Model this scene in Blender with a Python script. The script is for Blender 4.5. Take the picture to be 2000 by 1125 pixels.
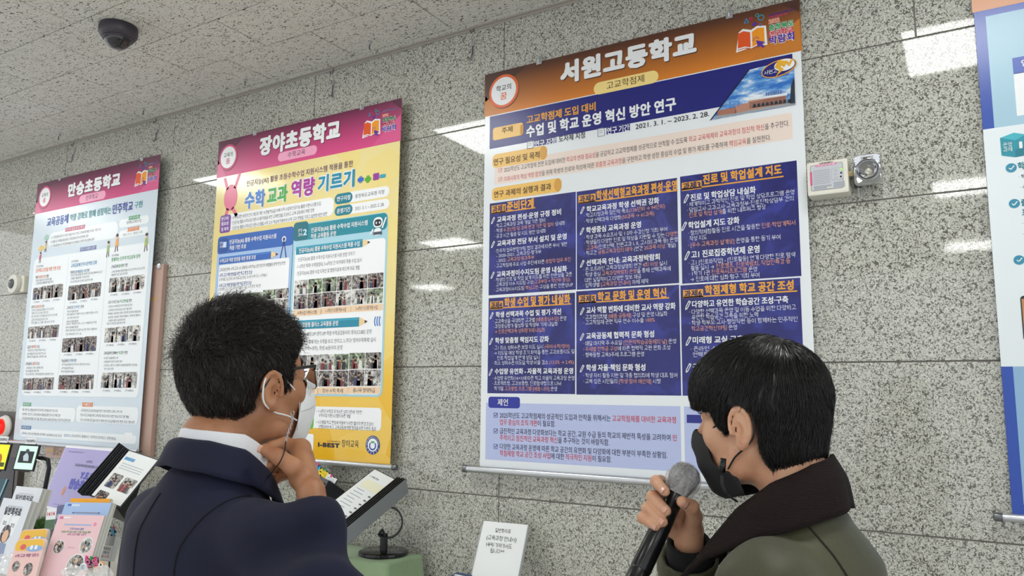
import bpy, bmesh, math, random
import numpy as np
from mathutils import Vector, Matrix, noise
random.seed(7); rng = np.random.default_rng(7)
for o in list(bpy.data.objects): bpy.data.objects.remove(o)
sc = bpy.context.scene; COL = sc.collection
# ---------------------------------------------------------------- camera
D = 2.8; CZ = 1.6; FPX = 1491.817
YAW, PITCH, ROLL = 0.5422739, 0.13621726, 0.0099828
def _basis():
    cy, sy, cp, sp = math.cos(YAW), math.sin(YAW), math.cos(PITCH), math.sin(PITCH)
    f = Vector((-sy*cp, cy*cp, sp)); r = Vector((cy, sy, 0)); u = r.cross(f)
    c, s = math.cos(ROLL), math.sin(ROLL)
    return c*r + s*u, -s*r + c*u, f
CR, CU, CF = _basis(); CAM = Vector((0, 0, CZ))
cam = bpy.data.cameras.new('camera'); camo = bpy.data.objects.new('camera', cam); COL.objects.link(camo)
cam.sensor_width = 36; cam.lens = FPX/2000*36; cam.clip_start = .02
camo.matrix_world = Matrix(((CR.x, CU.x, -CF.x, 0), (CR.y, CU.y, -CF.y, 0), (CR.z, CU.z, -CF.z, CZ), (0, 0, 0, 1)))
sc.camera = camo
def ray(px, py): return CF + CR*((px-1000)/FPX) - CU*((py-562.5)/FPX)
def at_y(px, py, Y): d = ray(px, py); return CAM + d*(Y/d.y)
def at_d(px, py, d): return CAM + ray(px, py)*d
# ---------------------------------------------------------------- world, exposure
w = bpy.data.worlds.new('world'); sc.world = w; w.use_nodes = True
w.node_tree.nodes['Background'].inputs[0].default_value = (0.93, 0.95, 1.0, 1)
w.node_tree.nodes['Background'].inputs[1].default_value = 0.62
sc.view_settings.view_transform = 'Standard'; sc.view_settings.look = 'None'
sc.view_settings.gamma = 1; sc.view_settings.use_curve_mapping = False
sc.view_settings.exposure = 0.9
PANEL = 9.0      # radiance of the ceiling light diffusers
# ---------------------------------------------------------------- materials
def lin(h):
    h = h.lstrip('#'); c = [int(h[i:i+2], 16)/255 for i in (0, 2, 4)]
    return tuple(((x/12.92) if x <= .04045 else ((x+.055)/1.055)**2.4) for x in c) + (1,)
_m = {}
def M(hexc, rough=.45, metal=0, name=None, **k):
    key = (hexc, rough, metal, name)
    if key in _m: return _m[key]
    m = bpy.data.materials.new(name or 'plain'); m.use_nodes = True
    b = m.node_tree.nodes['Principled BSDF']
    b.inputs['Base Color'].default_value = lin(hexc); b.inputs['Roughness'].default_value = rough
    b.inputs['Metallic'].default_value = metal
    for a, v in k.items(): b.inputs[a].default_value = v
    _m[key] = m; return m
class NT:
    def __init__(s, name, rough=.5):
        s.m = bpy.data.materials.new(name); s.m.use_nodes = True; s.t = s.m.node_tree
        s.b = s.t.nodes['Principled BSDF']; s.b.inputs['Roughness'].default_value = rough
    def n(s, typ, **k):
        nd = s.t.nodes.new(typ)
        for a, v in k.items():
            if a.startswith('i_'):
                nm = a[2:].replace('_', ' '); nd.inputs[int(nm) if nm.isdigit() else nm].default_value = v
            else: setattr(nd, a, v)
        return nd
    def l(s, a, b): s.t.links.new(a, b)
    def coord(s, kind='Object', scale=(1, 1, 1)):
        if kind == 'Position': o = s.n('ShaderNodeNewGeometry').outputs['Position']
        else: o = s.n('ShaderNodeTexCoord').outputs[kind]
        mp = s.n('ShaderNodeMapping'); mp.inputs['Scale'].default_value = scale; s.l(o, mp.inputs[0]); return mp.outputs[0]
    def noise(s, vec, scale, detail=2, rough=.5, dist=0):
        nd = s.n('ShaderNodeTexNoise', i_Scale=scale, i_Detail=detail, i_Roughness=rough, i_Distortion=dist); s.l(vec, nd.inputs['Vector']); return nd.outputs['Fac']
    def ramp(s, fac, stops, interp='LINEAR'):
        nd = s.n('ShaderNodeValToRGB'); r = nd.color_ramp; r.interpolation = interp
        while len(r.elements) < len(stops): r.elements.new(.5)
        for e, (p, c) in zip(r.elements, stops): e.position = p; e.color = lin(c) if isinstance(c, str) else (c, c, c, 1)
        s.l(fac, nd.inputs[0]); return nd.outputs[0]
    def mix(s, fac, a, b, mode='MIX'):
        nd = s.n('ShaderNodeMix', data_type='RGBA', blend_type=mode)
        for sock, v in ((nd.inputs[0], fac), (nd.inputs[6], a), (nd.inputs[7], b)):
            if isinstance(v, bpy.types.NodeSocket): s.l(v, sock)
            else: sock.default_value = lin(v) if isinstance(v, str) else v
        return nd.outputs[2]
    def color(s, c): s.l(c, s.b.inputs['Base Color'])
    def bump(s, h, strength=.3, dist=.002):
        nd = s.n('ShaderNodeBump', i_Strength=strength, i_Distance=dist); s.l(h, nd.inputs['Height']); s.l(nd.outputs[0], s.b.inputs['Normal'])
def granite():
    t = NT('polished_granite', .04); v = t.coord('Position')
    sh = t.n('ShaderNodeTexNoise', i_Scale=30, i_Detail=2); t.l(v, sh.inputs['Vector'])
    a = t.noise(v, 118, 2.5, .55, 1.3); dark = t.ramp(a, [(.42, 1.), (.47, 0.)])
    b = t.noise(v, 190, 1, .5, .5); dk2 = t.ramp(b, [(.36, 1.), (.42, 0.)])
    big = t.noise(v, 1.6, 3); base = t.ramp(big, [(.3, '#b7b8ad'), (.7, '#c4c5bb')])
    lt = t.noise(v, 140, 2); base2 = t.mix(t.ramp(lt, [(.5, 0.), (.62, 1.)]), base, '#d6d6ce')
    c = t.mix(dk2, base2, '#8d8880'); c = t.mix(dark, c, '#64635c'); t.color(c)
    return t.m
def tilemat():
    t = NT('mineral_ceiling_tile', .9); v = t.coord('Position', (34, 66, 30))
    a = t.noise(v, 1.35, 1.5, .5, 1.6); w_ = t.ramp(a, [(.365, 1.), (.39, 0.)])
    v2 = t.coord('Position', (1, 1, 1)); b = t.noise(v2, 150, 0); d_ = t.ramp(b, [(.25, 1.), (.28, 0.)])
    g = t.noise(v2, 3, 3)
    c = t.mix(w_, t.ramp(g, [(.3, '#d6d5cf'), (.7, '#dcdbd5')]), '#6b5f58'); c = t.mix(d_, c, '#85786e'); t.color(c)
    inv = t.n('ShaderNodeMath', operation='SUBTRACT', i_0=1.0); t.l(w_, inv.inputs[1]); t.bump(inv.outputs[0], .5, .002)
    return t.m
def gradmat(name, a, b, stops, axis=1, rough=.35, streak=0):
    """print gradient along local axis from a to b"""
    t = NT(name, rough); tc = t.n('ShaderNodeTexCoord'); sp = t.n('ShaderNodeSeparateXYZ'); t.l(tc.outputs['Object'], sp.inputs[0])
    mr = t.n('ShaderNodeMapRange'); mr.inputs[1].default_value = a; mr.inputs[2].default_value = b
    t.l(sp.outputs[axis], mr.inputs[0]); t.color(t.ramp(mr.outputs[0], stops)); return t.m
def photomat(name, stops, scale=60, rough=.35):
    t = NT(name, rough); v = t.coord('Object')
    n1 = t.noise(v, scale, 3, .6, .8); c = t.ramp(n1, stops, 'LINEAR')
    n2 = t.noise(v, scale*.35, 1); c = t.mix(t.ramp(n2, [(.42, .55), (.6, 0.)]), c, '#2b2a30'); t.color(c); return t.m
def fabric(name, c1, c2, scale=900, rough=.85, bump=.15, sheen=0):
    t = NT(name, rough); v = t.coord('Object'); a = t.noise(v, scale, 2); b = t.noise(v, 6, 3)
    c = t.mix(t.ramp(b, [(.35, 0.), (.65, 1.)]), c1, c2); c = t.mix(.12, c, t.ramp(a, [(.3, '#000000'), (.7, '#ffffff')]), 'OVERLAY'); t.color(c)
    t.bump(a, bump, .0006)
    if sheen: t.b.inputs['Sheen Weight'].default_value = sheen
    return t.m
# ---------------------------------------------------------------- mesh helpers
class MB:
    def __init__(s): s.v = []; s.f = []; s.mi = []; s.mats = []
    def mat(s, m):
        if m not in s.mats: s.mats.append(m)
        return s.mats.index(m)
    def add(s, vs, fs, m=None):
        b = len(s.v); s.v += [tuple(v) for v in vs]; s.f += [tuple(b+i for i in f) for f in fs]
        i = s.mat(m) if m else 0; s.mi += [i]*len(fs); return s
    def box(s, lo, hi, m=None, T=None):
        x0, y0, z0 = lo; x1, y1, z1 = hi
        vs = [Vector(p) for p in ((x0,y0,z0),(x1,y0,z0),(x1,y1,z0),(x0,y1,z0),(x0,y0,z1),(x1,y0,z1),(x1,y1,z1),(x0,y1,z1))]
        if T: vs = [T @ p for p in vs]
        return s.add(vs, [(0,3,2,1),(4,5,6,7),(0,1,5,4),(1,2,6,5),(2,3,7,6),(3,0,4,7)], m)
    def prism(s, pts, z0, z1, m=None, hole=None):
        n = len(pts); vs = [(x, y, z0) for x, y in pts] + [(x, y, z1) for x, y in pts]
        area = sum(pts[i][0]*pts[(i+1) % n][1]-pts[(i+1) % n][0]*pts[i][1] for i in range(n))
        top, bot = tuple(range(n, 2*n)), tuple(reversed(range(n)))
        fs = [top, bot] + [(i, (i+1) % n, n+(i+1) % n, n+i) for i in range(n)]
        if area < 0: fs = [tuple(reversed(f)) for f in fs]
        return s.add(vs, fs, m)
    def tube(s, pts, r, m=None, n=8, cap=True):
        pts = [Vector(p) for p in pts]; k = len(pts); rs = r if isinstance(r, (list, tuple)) else [r]*k
        vs = []; t0 = (pts[1]-pts[0]).normalized(); ref = t0.orthogonal().normalized()
        for i, p in enumerate(pts):
            t = (pts[min(i+1, k-1)]-pts[max(i-1, 0)]).normalized()
            ref = (ref - t*ref.dot(t)).normalized(); bi = t.cross(ref)
            for j in range(n):
                a = 2*math.pi*j/n; vs.append(p + (ref*math.cos(a)+bi*math.sin(a))*rs[i])
        fs = [(i*n+j, i*n+(j+1) % n, (i+1)*n+(j+1) % n, (i+1)*n+j) for i in range(k-1) for j in range(n)]
        if cap: fs += [tuple(reversed(range(n))), tuple(range((k-1)*n, k*n))]
        return s.add(vs, fs, m)
    def lathe(s, prof, m=None, n=32, T=None):
        vs = [Vector((r*math.cos(2*math.pi*j/n), r*math.sin(2*math.pi*j/n), z)) for r, z in prof for j in range(n)]
        if T: vs = [T @ p for p in vs]
        k = len(prof); fs = [(i*n+j, i*n+(j+1) % n, (i+1)*n+(j+1) % n, (i+1)*n+j) for i in range(k-1) for j in range(n)]
        fs += [tuple(reversed(range(n))), tuple(range((k-1)*n, k*n))]
        return s.add(vs, fs, m)
    def build(s, name, m=None, parent=None, smooth=False, bevel=0, label=None, kind=None, loc=None):
        me = bpy.data.meshes.new(name); me.from_pydata(s.v, [], s.f)
        mats = s.mats or ([m] if m else [])
        for x in mats: me.materials.append(x)
        if s.mats: me.polygons.foreach_set('material_index', s.mi)
        me.update()
        if bevel:
            bm = bmesh.new(); bm.from_mesh(me); bmesh.ops.bevel(bm, geom=bm.edges[:], offset=bevel, segments=2, profile=.6, affect='EDGES', clamp_overlap=True); bm.to_mesh(me); bm.free()
        if smooth: me.polygons.foreach_set('use_smooth', [True]*len(me.polygons))
        o = bpy.data.objects.new(name, me); COL.objects.link(o)
        if parent: o.parent = parent
        if label: o['label'] = label
        if kind: o['kind'] = kind
        if loc: o.location = loc
        return o
def autosmooth(o, ang=40):
    me = o.data; bm = bmesh.new(); bm.from_mesh(me)
    for f in bm.faces: f.smooth = True
    for e in bm.edges: e.smooth = len(e.link_faces) == 2 and e.calc_face_angle(0) < math.radians(ang)
    bm.to_mesh(me); bm.free(); return o
def tag(o, label, cat, group=None):
    o['label'] = label; o['category'] = cat
    if group: o['group'] = group
    return o
def thing(name, label, cat, mat=None, group=None):
    o = bpy.data.objects.new(name, None); COL.objects.link(o); o.empty_display_size = .05
    if mat is not None: o.matrix_world = mat
    return tag(o, label, cat, group)
def mcopy(o, parent=None, **k):
    c = o.copy(); COL.objects.link(c)
    if parent: c.parent = parent
    for a in [x for x in ('label',) if parent and x in c and a is None]: pass
    return c
# ---------------------------------------------------------------- planes with print on them
CR_ = dict(A=(930,0,2.961), B=(930,340,2.679), C=(930,560,2.679), D=(400,180,2.96), E=(400,520,2.8125), F=(30,290,3.63), G=(0,580,3.7515),
           I=(0,840,3.9475), J=(1540,0,2.678), K=(1880,200,3.125), L=(580,880,3.846), P=(0,0,1), S=(1560,300,10.23))
def cp(c, x, y): ox, oy, s = CR_[c]; return ox+x/s, oy+y/s
class Plane:
    def __init__(s, O, U, V):
        s.O = Vector(O); s.U = Vector(U).normalized(); V = Vector(V); s.V = (V - s.U*V.dot(s.U)).normalized(); s.N = s.U.cross(s.V)
        s.mat = Matrix(((s.U.x, s.V.x, s.N.x, s.O.x), (s.U.y, s.V.y, s.N.y, s.O.y), (s.U.z, s.V.z, s.N.z, s.O.z), (0, 0, 0, 1)))
    def uv(s, px, py):
        d = ray(px, py); t = (s.O-CAM).dot(s.N)/d.dot(s.N); p = CAM + d*t - s.O; return p.dot(s.U), p.dot(s.V)
    def c(s, crop, x, y): return s.uv(*cp(crop, x, y))
    def rect(s, crop, x0, y0, x1, y1, crop2=None):
        a = s.c(crop, x0, y0); b = s.c(crop2 or crop, x1, y1); return a[0], b[1], b[0], a[1]     # u0 v0 u1 v1
    def span(s, px0, py, px1):
        u0, v = s.uv(px0, py); q = py
        for _ in range(6):
            u1, v1 = s.uv(px1, q); _, v2 = s.uv(px1, q+1); q += (v-v1)/(v2-v1)
        return u0, v, s.uv(px1, q)[0]
def rr(u0, v0, u1, v1, r, n=5):
    r = min(r, abs(u1-u0)/2.01, abs(v1-v0)/2.01)
    if r <= 0: return [(u0, v0), (u1, v0), (u1, v1), (u0, v1)]
    P = []
    for cx, cy, a0 in ((u1-r, v0+r, -90), (u1-r, v1-r, 0), (u0+r, v1-r, 90), (u0+r, v0+r, 180)):
        for i in range(n+1): a = math.radians(a0+90*i/n); P.append((cx+r*math.cos(a), cy+r*math.sin(a)))
    return P
def ell(cu, cv, ru, rv, n=28): return [(cu+ru*math.cos(2*math.pi*i/n), cv+rv*math.sin(2*math.pi*i/n)) for i in range(n)]
LS = .0005
SMALL = .0205
# --- letters: large ones come from Blender's own font, small Hangul is written stroke by stroke
_FC = bpy.data.curves.new('lettering_source', 'FONT'); _FC.resolution_u = 2; _FO = bpy.data.objects.new('lettering_source', _FC)
_GC = {}
def font_glyph(ch):
    if ch in _GC: return _GC[ch]
    _FC.body = ch + '|'; me = _FO.to_mesh(); co = np.array([(v.co.x, v.co.y) for v in me.vertices]); tris = [tuple(p.vertices) for p in me.polygons]; _FO.to_mesh_clear()
    bar = set(np.argsort(co[:, 0], kind='stable')[-4:].tolist()); adv = min(co[i, 0] for i in bar) - _BX
    keep = [i for i in range(len(co)) if i not in bar]; mp = {i: j for j, i in enumerate(keep)}; fs = []
    for t in tris:
        if any(i in bar for i in t): continue
        for m in range(1, len(t)-1): fs.append((mp[t[0]], mp[t[m]], mp[t[m+1]]))
    _GC[ch] = (adv, co[keep].reshape(-1, 2), np.array(fs, int).reshape(-1, 3)); return _GC[ch]
_FC.body = '|'; _me = _FO.to_mesh(); _BX = min(v.co.x for v in _me.vertices); _FO.to_mesh_clear()
def _circ(x0, y0, x1, y1): return [((x0+x1)/2+(x1-x0)/2*math.cos(a*math.pi/5), (y0+y1)/2+(y1-y0)/2*math.sin(a*math.pi/5)) for a in range(11)]
_G = [(0, 1), (1, 1), (.88, 0)]; _S1 = [(.5, 1), (.42, .5), (0, 0)]; _S2 = [(.47, .62), (1, 0)]
_O = [_circ(.0, 0, 1, 1)]; _DG = [(1, 1), (0, 1), (0, 0), (1, 0)]; _B = [[(0, 1), (0, 0), (1, 0), (1, 1)], [(0, .55), (1, .55)]]; _J = [[(0, 1), (1, 1)], [(.5, 1), (.42, .5), (0, 0)], [(.47, .6), (1, 0)]]
def _dbl(a): return [[(x*.44, y) for x, y in p] for p in a] + [[(.56+x*.44, y) for x, y in p] for p in a]
_SI = [_S1, _S2]
_C = [[_G], _dbl([_G]), [[(0, 1), (0, 0), (1, 0)]], [_DG], _dbl([_DG]), [[(0, 1), (1, 1), (1, .5), (0, .5), (0, 0), (1, 0)]], [[(0, 0), (0, 1), (1, 1), (1, 0), (0, 0)]], _B, _dbl(_B), _SI, _dbl(_SI), _O, _J, _dbl(_J),
      [[(x, y*.76) for x, y in p] for p in _J] + [[(.3, 1), (.7, 1)]], [_G, [(0, .5), (.94, .5)]], [_DG, [(0, .5), (1, .5)]], [[(0, 1), (1, 1)], [(0, 0), (1, 0)], [(.28, 1), (.28, 0)], [(.72, 1), (.72, 0)]], [[(.3, 1), (.7, 1)], [(0, .8), (1, .8)], _circ(.15, 0, .85, .6)]]
_FIN = [None, (0,), (1,), (0, 9), (2,), (2, 12), (2, 18), (3,), (5,), (5, 0), (5, 6), (5, 7), (5, 9), (5, 16), (5, 17), (5, 18), (6,), (7,), (7, 9), (9,), (10,), (11,), (12,), (14,), (15,), (16,), (17,), (18,)]
_SX = [.8, .7, .8, .7, .87, .8, .87, .8, .8, .7, .87, .8, .87, .7, .87, .87]
def _vert(k, y0, y1):          # 0 a, 1 ae, 2 ya, 3 yae, 4 eo, 5 e, 6 yeo, 7 ye, 8 i
    h = y1-y0; m = y0+h*.52; a, b = y0+h*.66, y0+h*.4
    ys = (a, b) if k in (2, 3, 6, 7) else (m,)
    if k == 8: return [[(.88, y0), (.88, y1)]]
    if k in (0, 2): return [[(.76, y0), (.76, y1)]] + [[(.76, y), (1, y)] for y in ys]
    if k in (1, 3): return [[(.70, y0), (.70, y1)], [(.93, y0), (.93, y1)]] + [[(.70, y), (.93, y)] for y in ys]
    if k in (4, 6): return [[(.88, y0), (.88, y1)]] + [[(.62, y), (.88, y)] for y in ys]
    return [[(.76, y0), (.76, y1)], [(.95, y0), (.95, y1)]] + [[(.58, y), (.76, y)] for y in ys]
_VK = {0: 0, 1: 1, 2: 2, 3: 3, 4: 4, 5: 5, 6: 6, 7: 7, 20: 8}
_HK = {8: (1, 1), 12: (1, 2), 13: (-1, 1), 17: (-1, 2), 18: (0, 0)}
_CK = {9: (1, 0), 10: (1, 1), 11: (1, 8), 14: (-1, 4), 15: (-1, 5), 16: (-1, 8), 19: (0, 8)}
def hangul_strokes(ch):
    n = ord(ch)-0xAC00; L, V, T = n//588, n//28 % 21, n % 28; out = []
    def put(k, x0, y0, x1, y1): out.extend([[(x0+x*(x1-x0), y0+y*(y1-y0)) for x, y in p] for p in _C[k]])
    if V in _VK:
        put(L, .06, .5 if T else .2, .52, .95 if T else .86); out.extend(_vert(_VK[V], .42 if T else 0, 1))
    elif V in _HK:
        d, c = _HK[V]; put(L, .2, .68 if T else .5, .8, 1 if T else .96); y = (.5 if d >= 0 else .56) if T else (.14 if d > 0 else .36 if d < 0 else .18)
        out.append([(0, y), (1, y)]); e = y+d*(.15 if T else .28 if d > 0 else .36)
        for x in ((.5,) if c == 1 else (.33, .67) if c == 2 else ()): out.append([(x, y), (x, e)])
    else:
        d, k = _CK[V]; put(L, .08, .66 if T else .52, .55, .97 if T else .93); y = (.46 if d >= 0 else .54) if T else (.18 if d >= 0 else .34)
        out.append([(0, y), (.66, y)])
        if d: out.append([(.32, y), (.32, y+d*(.14 if T else .24))])
        out.extend(_vert(k, .34 if T else 0, 1))
    if T:
        f = _FIN[T]; x0 = .2 if V in _HK else .26
        if len(f) == 1: put(f[0], x0, 0, .86, .3)
        else: put(f[0], x0-.08, 0, .5, .3); put(f[1], .6, 0, .96, .3)
    return out
def stroke_glyph(ch, t):
    key = (ch, t)
    if key in _GC: return _GC[key]
    co = []; fs = []
    for p in hangul_strokes(ch):
        p = [(x*.82+.04, y*.86-.06) for x, y in p]; closed = p[0] == p[-1] or abs(p[0][0]-p[-1][0])+abs(p[0][1]-p[-1][1]) < 1e-6
        for (xa, ya), (xb, yb) in zip(p[:-1], p[1:]):
            dx, dy = xb-xa, yb-ya; l = math.hypot(dx, dy) or 1; ux, uy = dx/l, dy/l; e = t*.5 if len(p) < 9 else t*.15; nx, ny = -uy*t/2, ux*t/2; b = len(co)
            co += [(xa-ux*e-nx, ya-uy*e-ny), (xb+ux*e-nx, yb+uy*e-ny), (xb+ux*e+nx, yb+uy*e+ny), (xa-ux*e+nx, ya-uy*e+ny)]; fs += [(b, b+1, b+2), (b, b+2, b+3)]
    _GC[key] = (.9, np.array(co), np.array(fs, int)); return _GC[key]
def glyphs(txt, bold, small):
    """flat letters in em units -> points, triangles, accent flag; bold thickens every stroke by shifted copies"""
    x = 0; on = 0; V = []; F = []; K = []; n = 0
    sh = [(0, 0)] if bold < .008 else [(-bold, -bold*.8), (bold, -bold*.8), (-bold, bold*.8), (bold, bold*.8)] + ([(0, 0), (-bold*1.2, 0), (bold*1.2, 0), (0, bold*1.1), (0, -bold*1.1)] if bold > .03 else [])
    for ch in txt:
        if ch == '{': on = 1; continue
        if ch == '}': on = 0; continue
        if ch == ' ': x += .24; continue
        st = small and 0xAC00 <= ord(ch) <= 0xD7A3
        ad, co, fs = stroke_glyph(ch, round(.068+bold*1.8, 3)) if st else font_glyph(ch)
        for q_, (dx, dy) in enumerate([(0, 0)] if st else sh):
            V.append(np.column_stack([co[:, 0]+x+dx, co[:, 1]+dy, np.full(len(co), q_*.04)])); F.append(fs+n); K += [on]*len(fs); n += len(co)
        x += ad + (bold if bold > .03 else 0)
    if not V: return np.zeros((0, 3)), [], []
    return np.vstack(V), np.vstack(F), K
STUFF = {'purpose_text', 'task_text', 'purpose_cards', 'footer_print', 'headline_lettering', 'task_panel', 'suggestion_panel', 'teal_task_panel', 'blue_task_panel', 'fair_emblem', 'task_print', 'subject_band', 'printed_symbols', 'title_lettering', 'school_picture', 'background_print'}
class Print:
    """collects flat print on a plane; every add_* draws at a layer height above the sheet"""
    def __init__(s, plane): s.p = plane; s.mb = MB()
    def poly(s, pts, layer, m): s.mb.prism(pts, (layer-1)*LS, layer*LS, m); return s
    def rect(s, R, layer, m, r=0): return s.poly(rr(*R, r), layer, m)
    def text(s, crop, txt, xl, y, xr, h, layer, m, m2=None, bold=.0, vfix=0):
        sc_ = CR_[crop][2]; x0, y0 = cp(crop, xl, y); x1, _ = cp(crop, xr, y)
        u0, vc, u1 = s.p.span(x0, y0, x1); hh = h/sc_
        H = abs(s.p.uv(x0, y0-hh/2)[1] - s.p.uv(x0, y0+hh/2)[1])
        return s.textuv(txt, u0, vc, u1, H, layer, m, m2, bold)
    def textuv(s, txt, u0, vc, u1, H, layer, m, m2=None, bold=.0):
        co, fs, ks = glyphs(txt, bold, H < SMALL)
        if not len(co): return s
        em = H/.92; x0, x1 = co[:, 0].min(), co[:, 0].max(); sx = (u1-u0)/(x1-x0)
        vs = np.column_stack([u0+(co[:, 0]-x0)*sx, vc+(co[:, 1]-.375)*em, (layer+co[:, 2])*LS])
        b = len(s.mb.v); s.mb.v += vs.tolist(); ia = s.mb.mat(m); ib = s.mb.mat(m2 or m)
        s.mb.f += [tuple(f) for f in (fs+b).tolist()]; s.mb.mi += [ib if k else ia for k in ks]
        return s
    def stroke(s, pts, wd, layer, m):
        for (x0, y0), (x1, y1) in zip(pts[:-1], pts[1:]):
            dx, dy = x1-x0, y1-y0; l = math.hypot(dx, dy) or 1; nx, ny = -dy/l*wd/2, dx/l*wd/2
            s.poly([(x0+nx, y0+ny), (x0-nx, y0-ny), (x1-nx, y1-ny), (x1+nx, y1+ny)], layer, m)
        return s
    def build(s, name, parent, label=None, kind=None):
        return s.mb.build(name, parent=parent, label=label, kind=kind or ('stuff' if name in STUFF else None))
def unit(ob):  # print meshes are built in the plane's own frame
    return ob
# ================================================================ SETTING
GR = granite(); TM = tilemat()
ZC = CZ + .603*D
wall = MB().box((-9, D+.006, -.0), (5, D+.15, ZC+.2)).build('wall_back', M('#8d8a84', .9, name='joint_grout'), kind='structure')
zj = [0.0]+[CZ + (.431-.1953*k)*D for k in range(5, -1, -1)]+[ZC+.15]
for r_, (z0, z1) in enumerate(zip(zj[:-1], zj[1:])):
    xs = [(-.622+.4247*k)*D for k in range(-6, 6)]
    if r_ == 6: xs.append(-.035*D); xs.sort()
    for x0, x1 in zip(xs[:-1], xs[1:]):
        dy = random.uniform(-.0008, .0008)
        s_ = MB().box((x0+.0022, D+dy, z0+.0026), (x1-.0022, D+.012, z1-.0026)).build('granite_slab', GR, wall, bevel=.0015)
        s_.rotation_euler = (0, 0, 0)
MB().box((-9, -6, -.1), (5, D+.1, 0)).build('floor', M('#cbcac4', .25, name='floor_stone'), kind='structure')
ceil = MB().box((-9, -6, ZC+.008), (5, D+.1, ZC+.1)).build('ceiling', M('#5d524d', .9, name='ceiling_grid'), kind='structure')
tb = None; ph = .1093*D; pw = .2143*D
for r_ in range(0, 16):
    y1 = D*.98 - r_*ph; y0 = y1-ph
    off = -1.25*D + (pw/2 if r_ % 2 == 0 else 0)
    for k in range(-7, 11):
        x0 = off + k*pw
        if tb is None:
            tb = MB().box((.0022, .0022, 0), (pw-.0022, ph-.0022, .012)).build('ceiling_tile', TM, ceil, bevel=.002)
            t_ = tb
        else: t_ = tb.copy(); COL.objects.link(t_)
        t_.location = (x0, y0, ZC + random.uniform(-.0006, .0006))
tb2 = MB().box((-9, D*.98+.001, ZC), (5, D*.9925, ZC+.012)).build('ceiling_border', TM, ceil)
tr = MB().box((-9, D*.993, ZC-.004), (5, D-.0015, ZC+.006)).box((-9, D-.006, ZC-.012), (5, D-.0015, ZC-.0035)).build('trim_1', M('#a9a39c', .5), kind='structure', bevel=.001)
# ceiling light panels
def light_panel(x, y, label):
    t = thing('ceiling_light', label, 'ceiling light', Matrix.Translation((x, y, ZC-.004)), 'square light panels in the ceiling')
    em = bpy.data.materials.get('lit_diffuser')
    if not em:
        em = bpy.data.materials.new('lit_diffuser'); em.use_nodes = True; b = em.node_tree.nodes['Principled BSDF']
        b.inputs['Emission Color'].default_value = (.98, 1, .96, 1); b.inputs['Emission Strength'].default_value = PANEL
    a = .29
    MB().box((-a, -a, -.012), (a, a, -.002)).build('diffuser', em, t)
    fm = MB(); b_ = .3
    for lo, hi in (((-b_,-b_,-.016),(b_,-a,.002)), ((-b_,a,-.016),(b_,b_,.002)), ((-b_,-a,-.016),(-a,a,.002)), ((a,-a,-.016),(b_,a,.002))): fm.box(lo, hi)
    fm.build('frame', M('#e8e8e6', .4), t)
for row, yc in (('over the display', .5457*D), ('behind the visitors', -.492*D), ('far behind', -1.5*D)):
    for i, xc in enumerate((-2.64, -1.786, -.929, .035, .95)):
        light_panel(xc*D, yc, 'square white ceiling light panel %s, %s' % (row, ('leftmost', 'second from left', 'in the middle', 'second from right', 'rightmost')[i]))
# ================================================================ HANGING POSTERS
WH = M('#eef1f3', .32); NAVY = M('#1c2078', .3); NAVY2 = M('#262c86', .3); INK = M('#23232e', .35); GOLD = M('#e9a53a', .32); RED = M('#c8323f', .35)
PEACH = M('#eeddd2', .35); LAV = M('#b9c4ea', .32); TAN = M('#f2b98c', .35); PINKR = M('#e0457a', .35); GREENL = M('#2f9a5a', .35); PURP = M('#5a2f9c', .35)
ORNG = M('#e8702a', .35); LGOLD = M('#f0c060', .32); CREAM = M('#f3d98c', .32); STEEL = M('#c9ccd0', .3, .9); DSTEEL = M('#77797d', .35, .9); YEL = M('#f5c422', .32)
BOLD = .022
def rod(pl, u0, u1, v, r, parent):
    T = Matrix.Translation((u0, v, r+.001)) @ Matrix.Rotation(math.pi/2, 4, 'Y')
    o = MB().lathe([(.0001, 0), (r, 0), (r, u1-u0), (.0001, u1-u0)], STEEL, 20, T).build('bottom_rod', parent=parent, label='silver round bottom rod'); autosmooth(o)
    for uu in (u0-.02, u1-.008):
        T = Matrix.Translation((uu, v, r+.001)) @ Matrix.Rotation(math.pi/2, 4, 'Y')
        autosmooth(MB().lathe([(.0001, 0), (r*.8, .001), (r*1.12, .004), (r*1.12, .022), (r*.9, .028), (.0001, .028)], DSTEEL, 16, T).build('end_cap', parent=parent))
def hook(u, v, off, parent):
    mb = MB(); mb.tube([(u, v+.045, -off+.004), (u, v+.02, -off+.006), (u, v+.004, -off*.5), (u, v-.004, 0.006), (u, v+.008, .012), (u, v+.018, .010)], .0028)
    mb.box((u-.013, v-.012, .0012), (u+.013, v+.012, .004))
    mb.build('hanging_clip', STEEL, parent)
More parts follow.
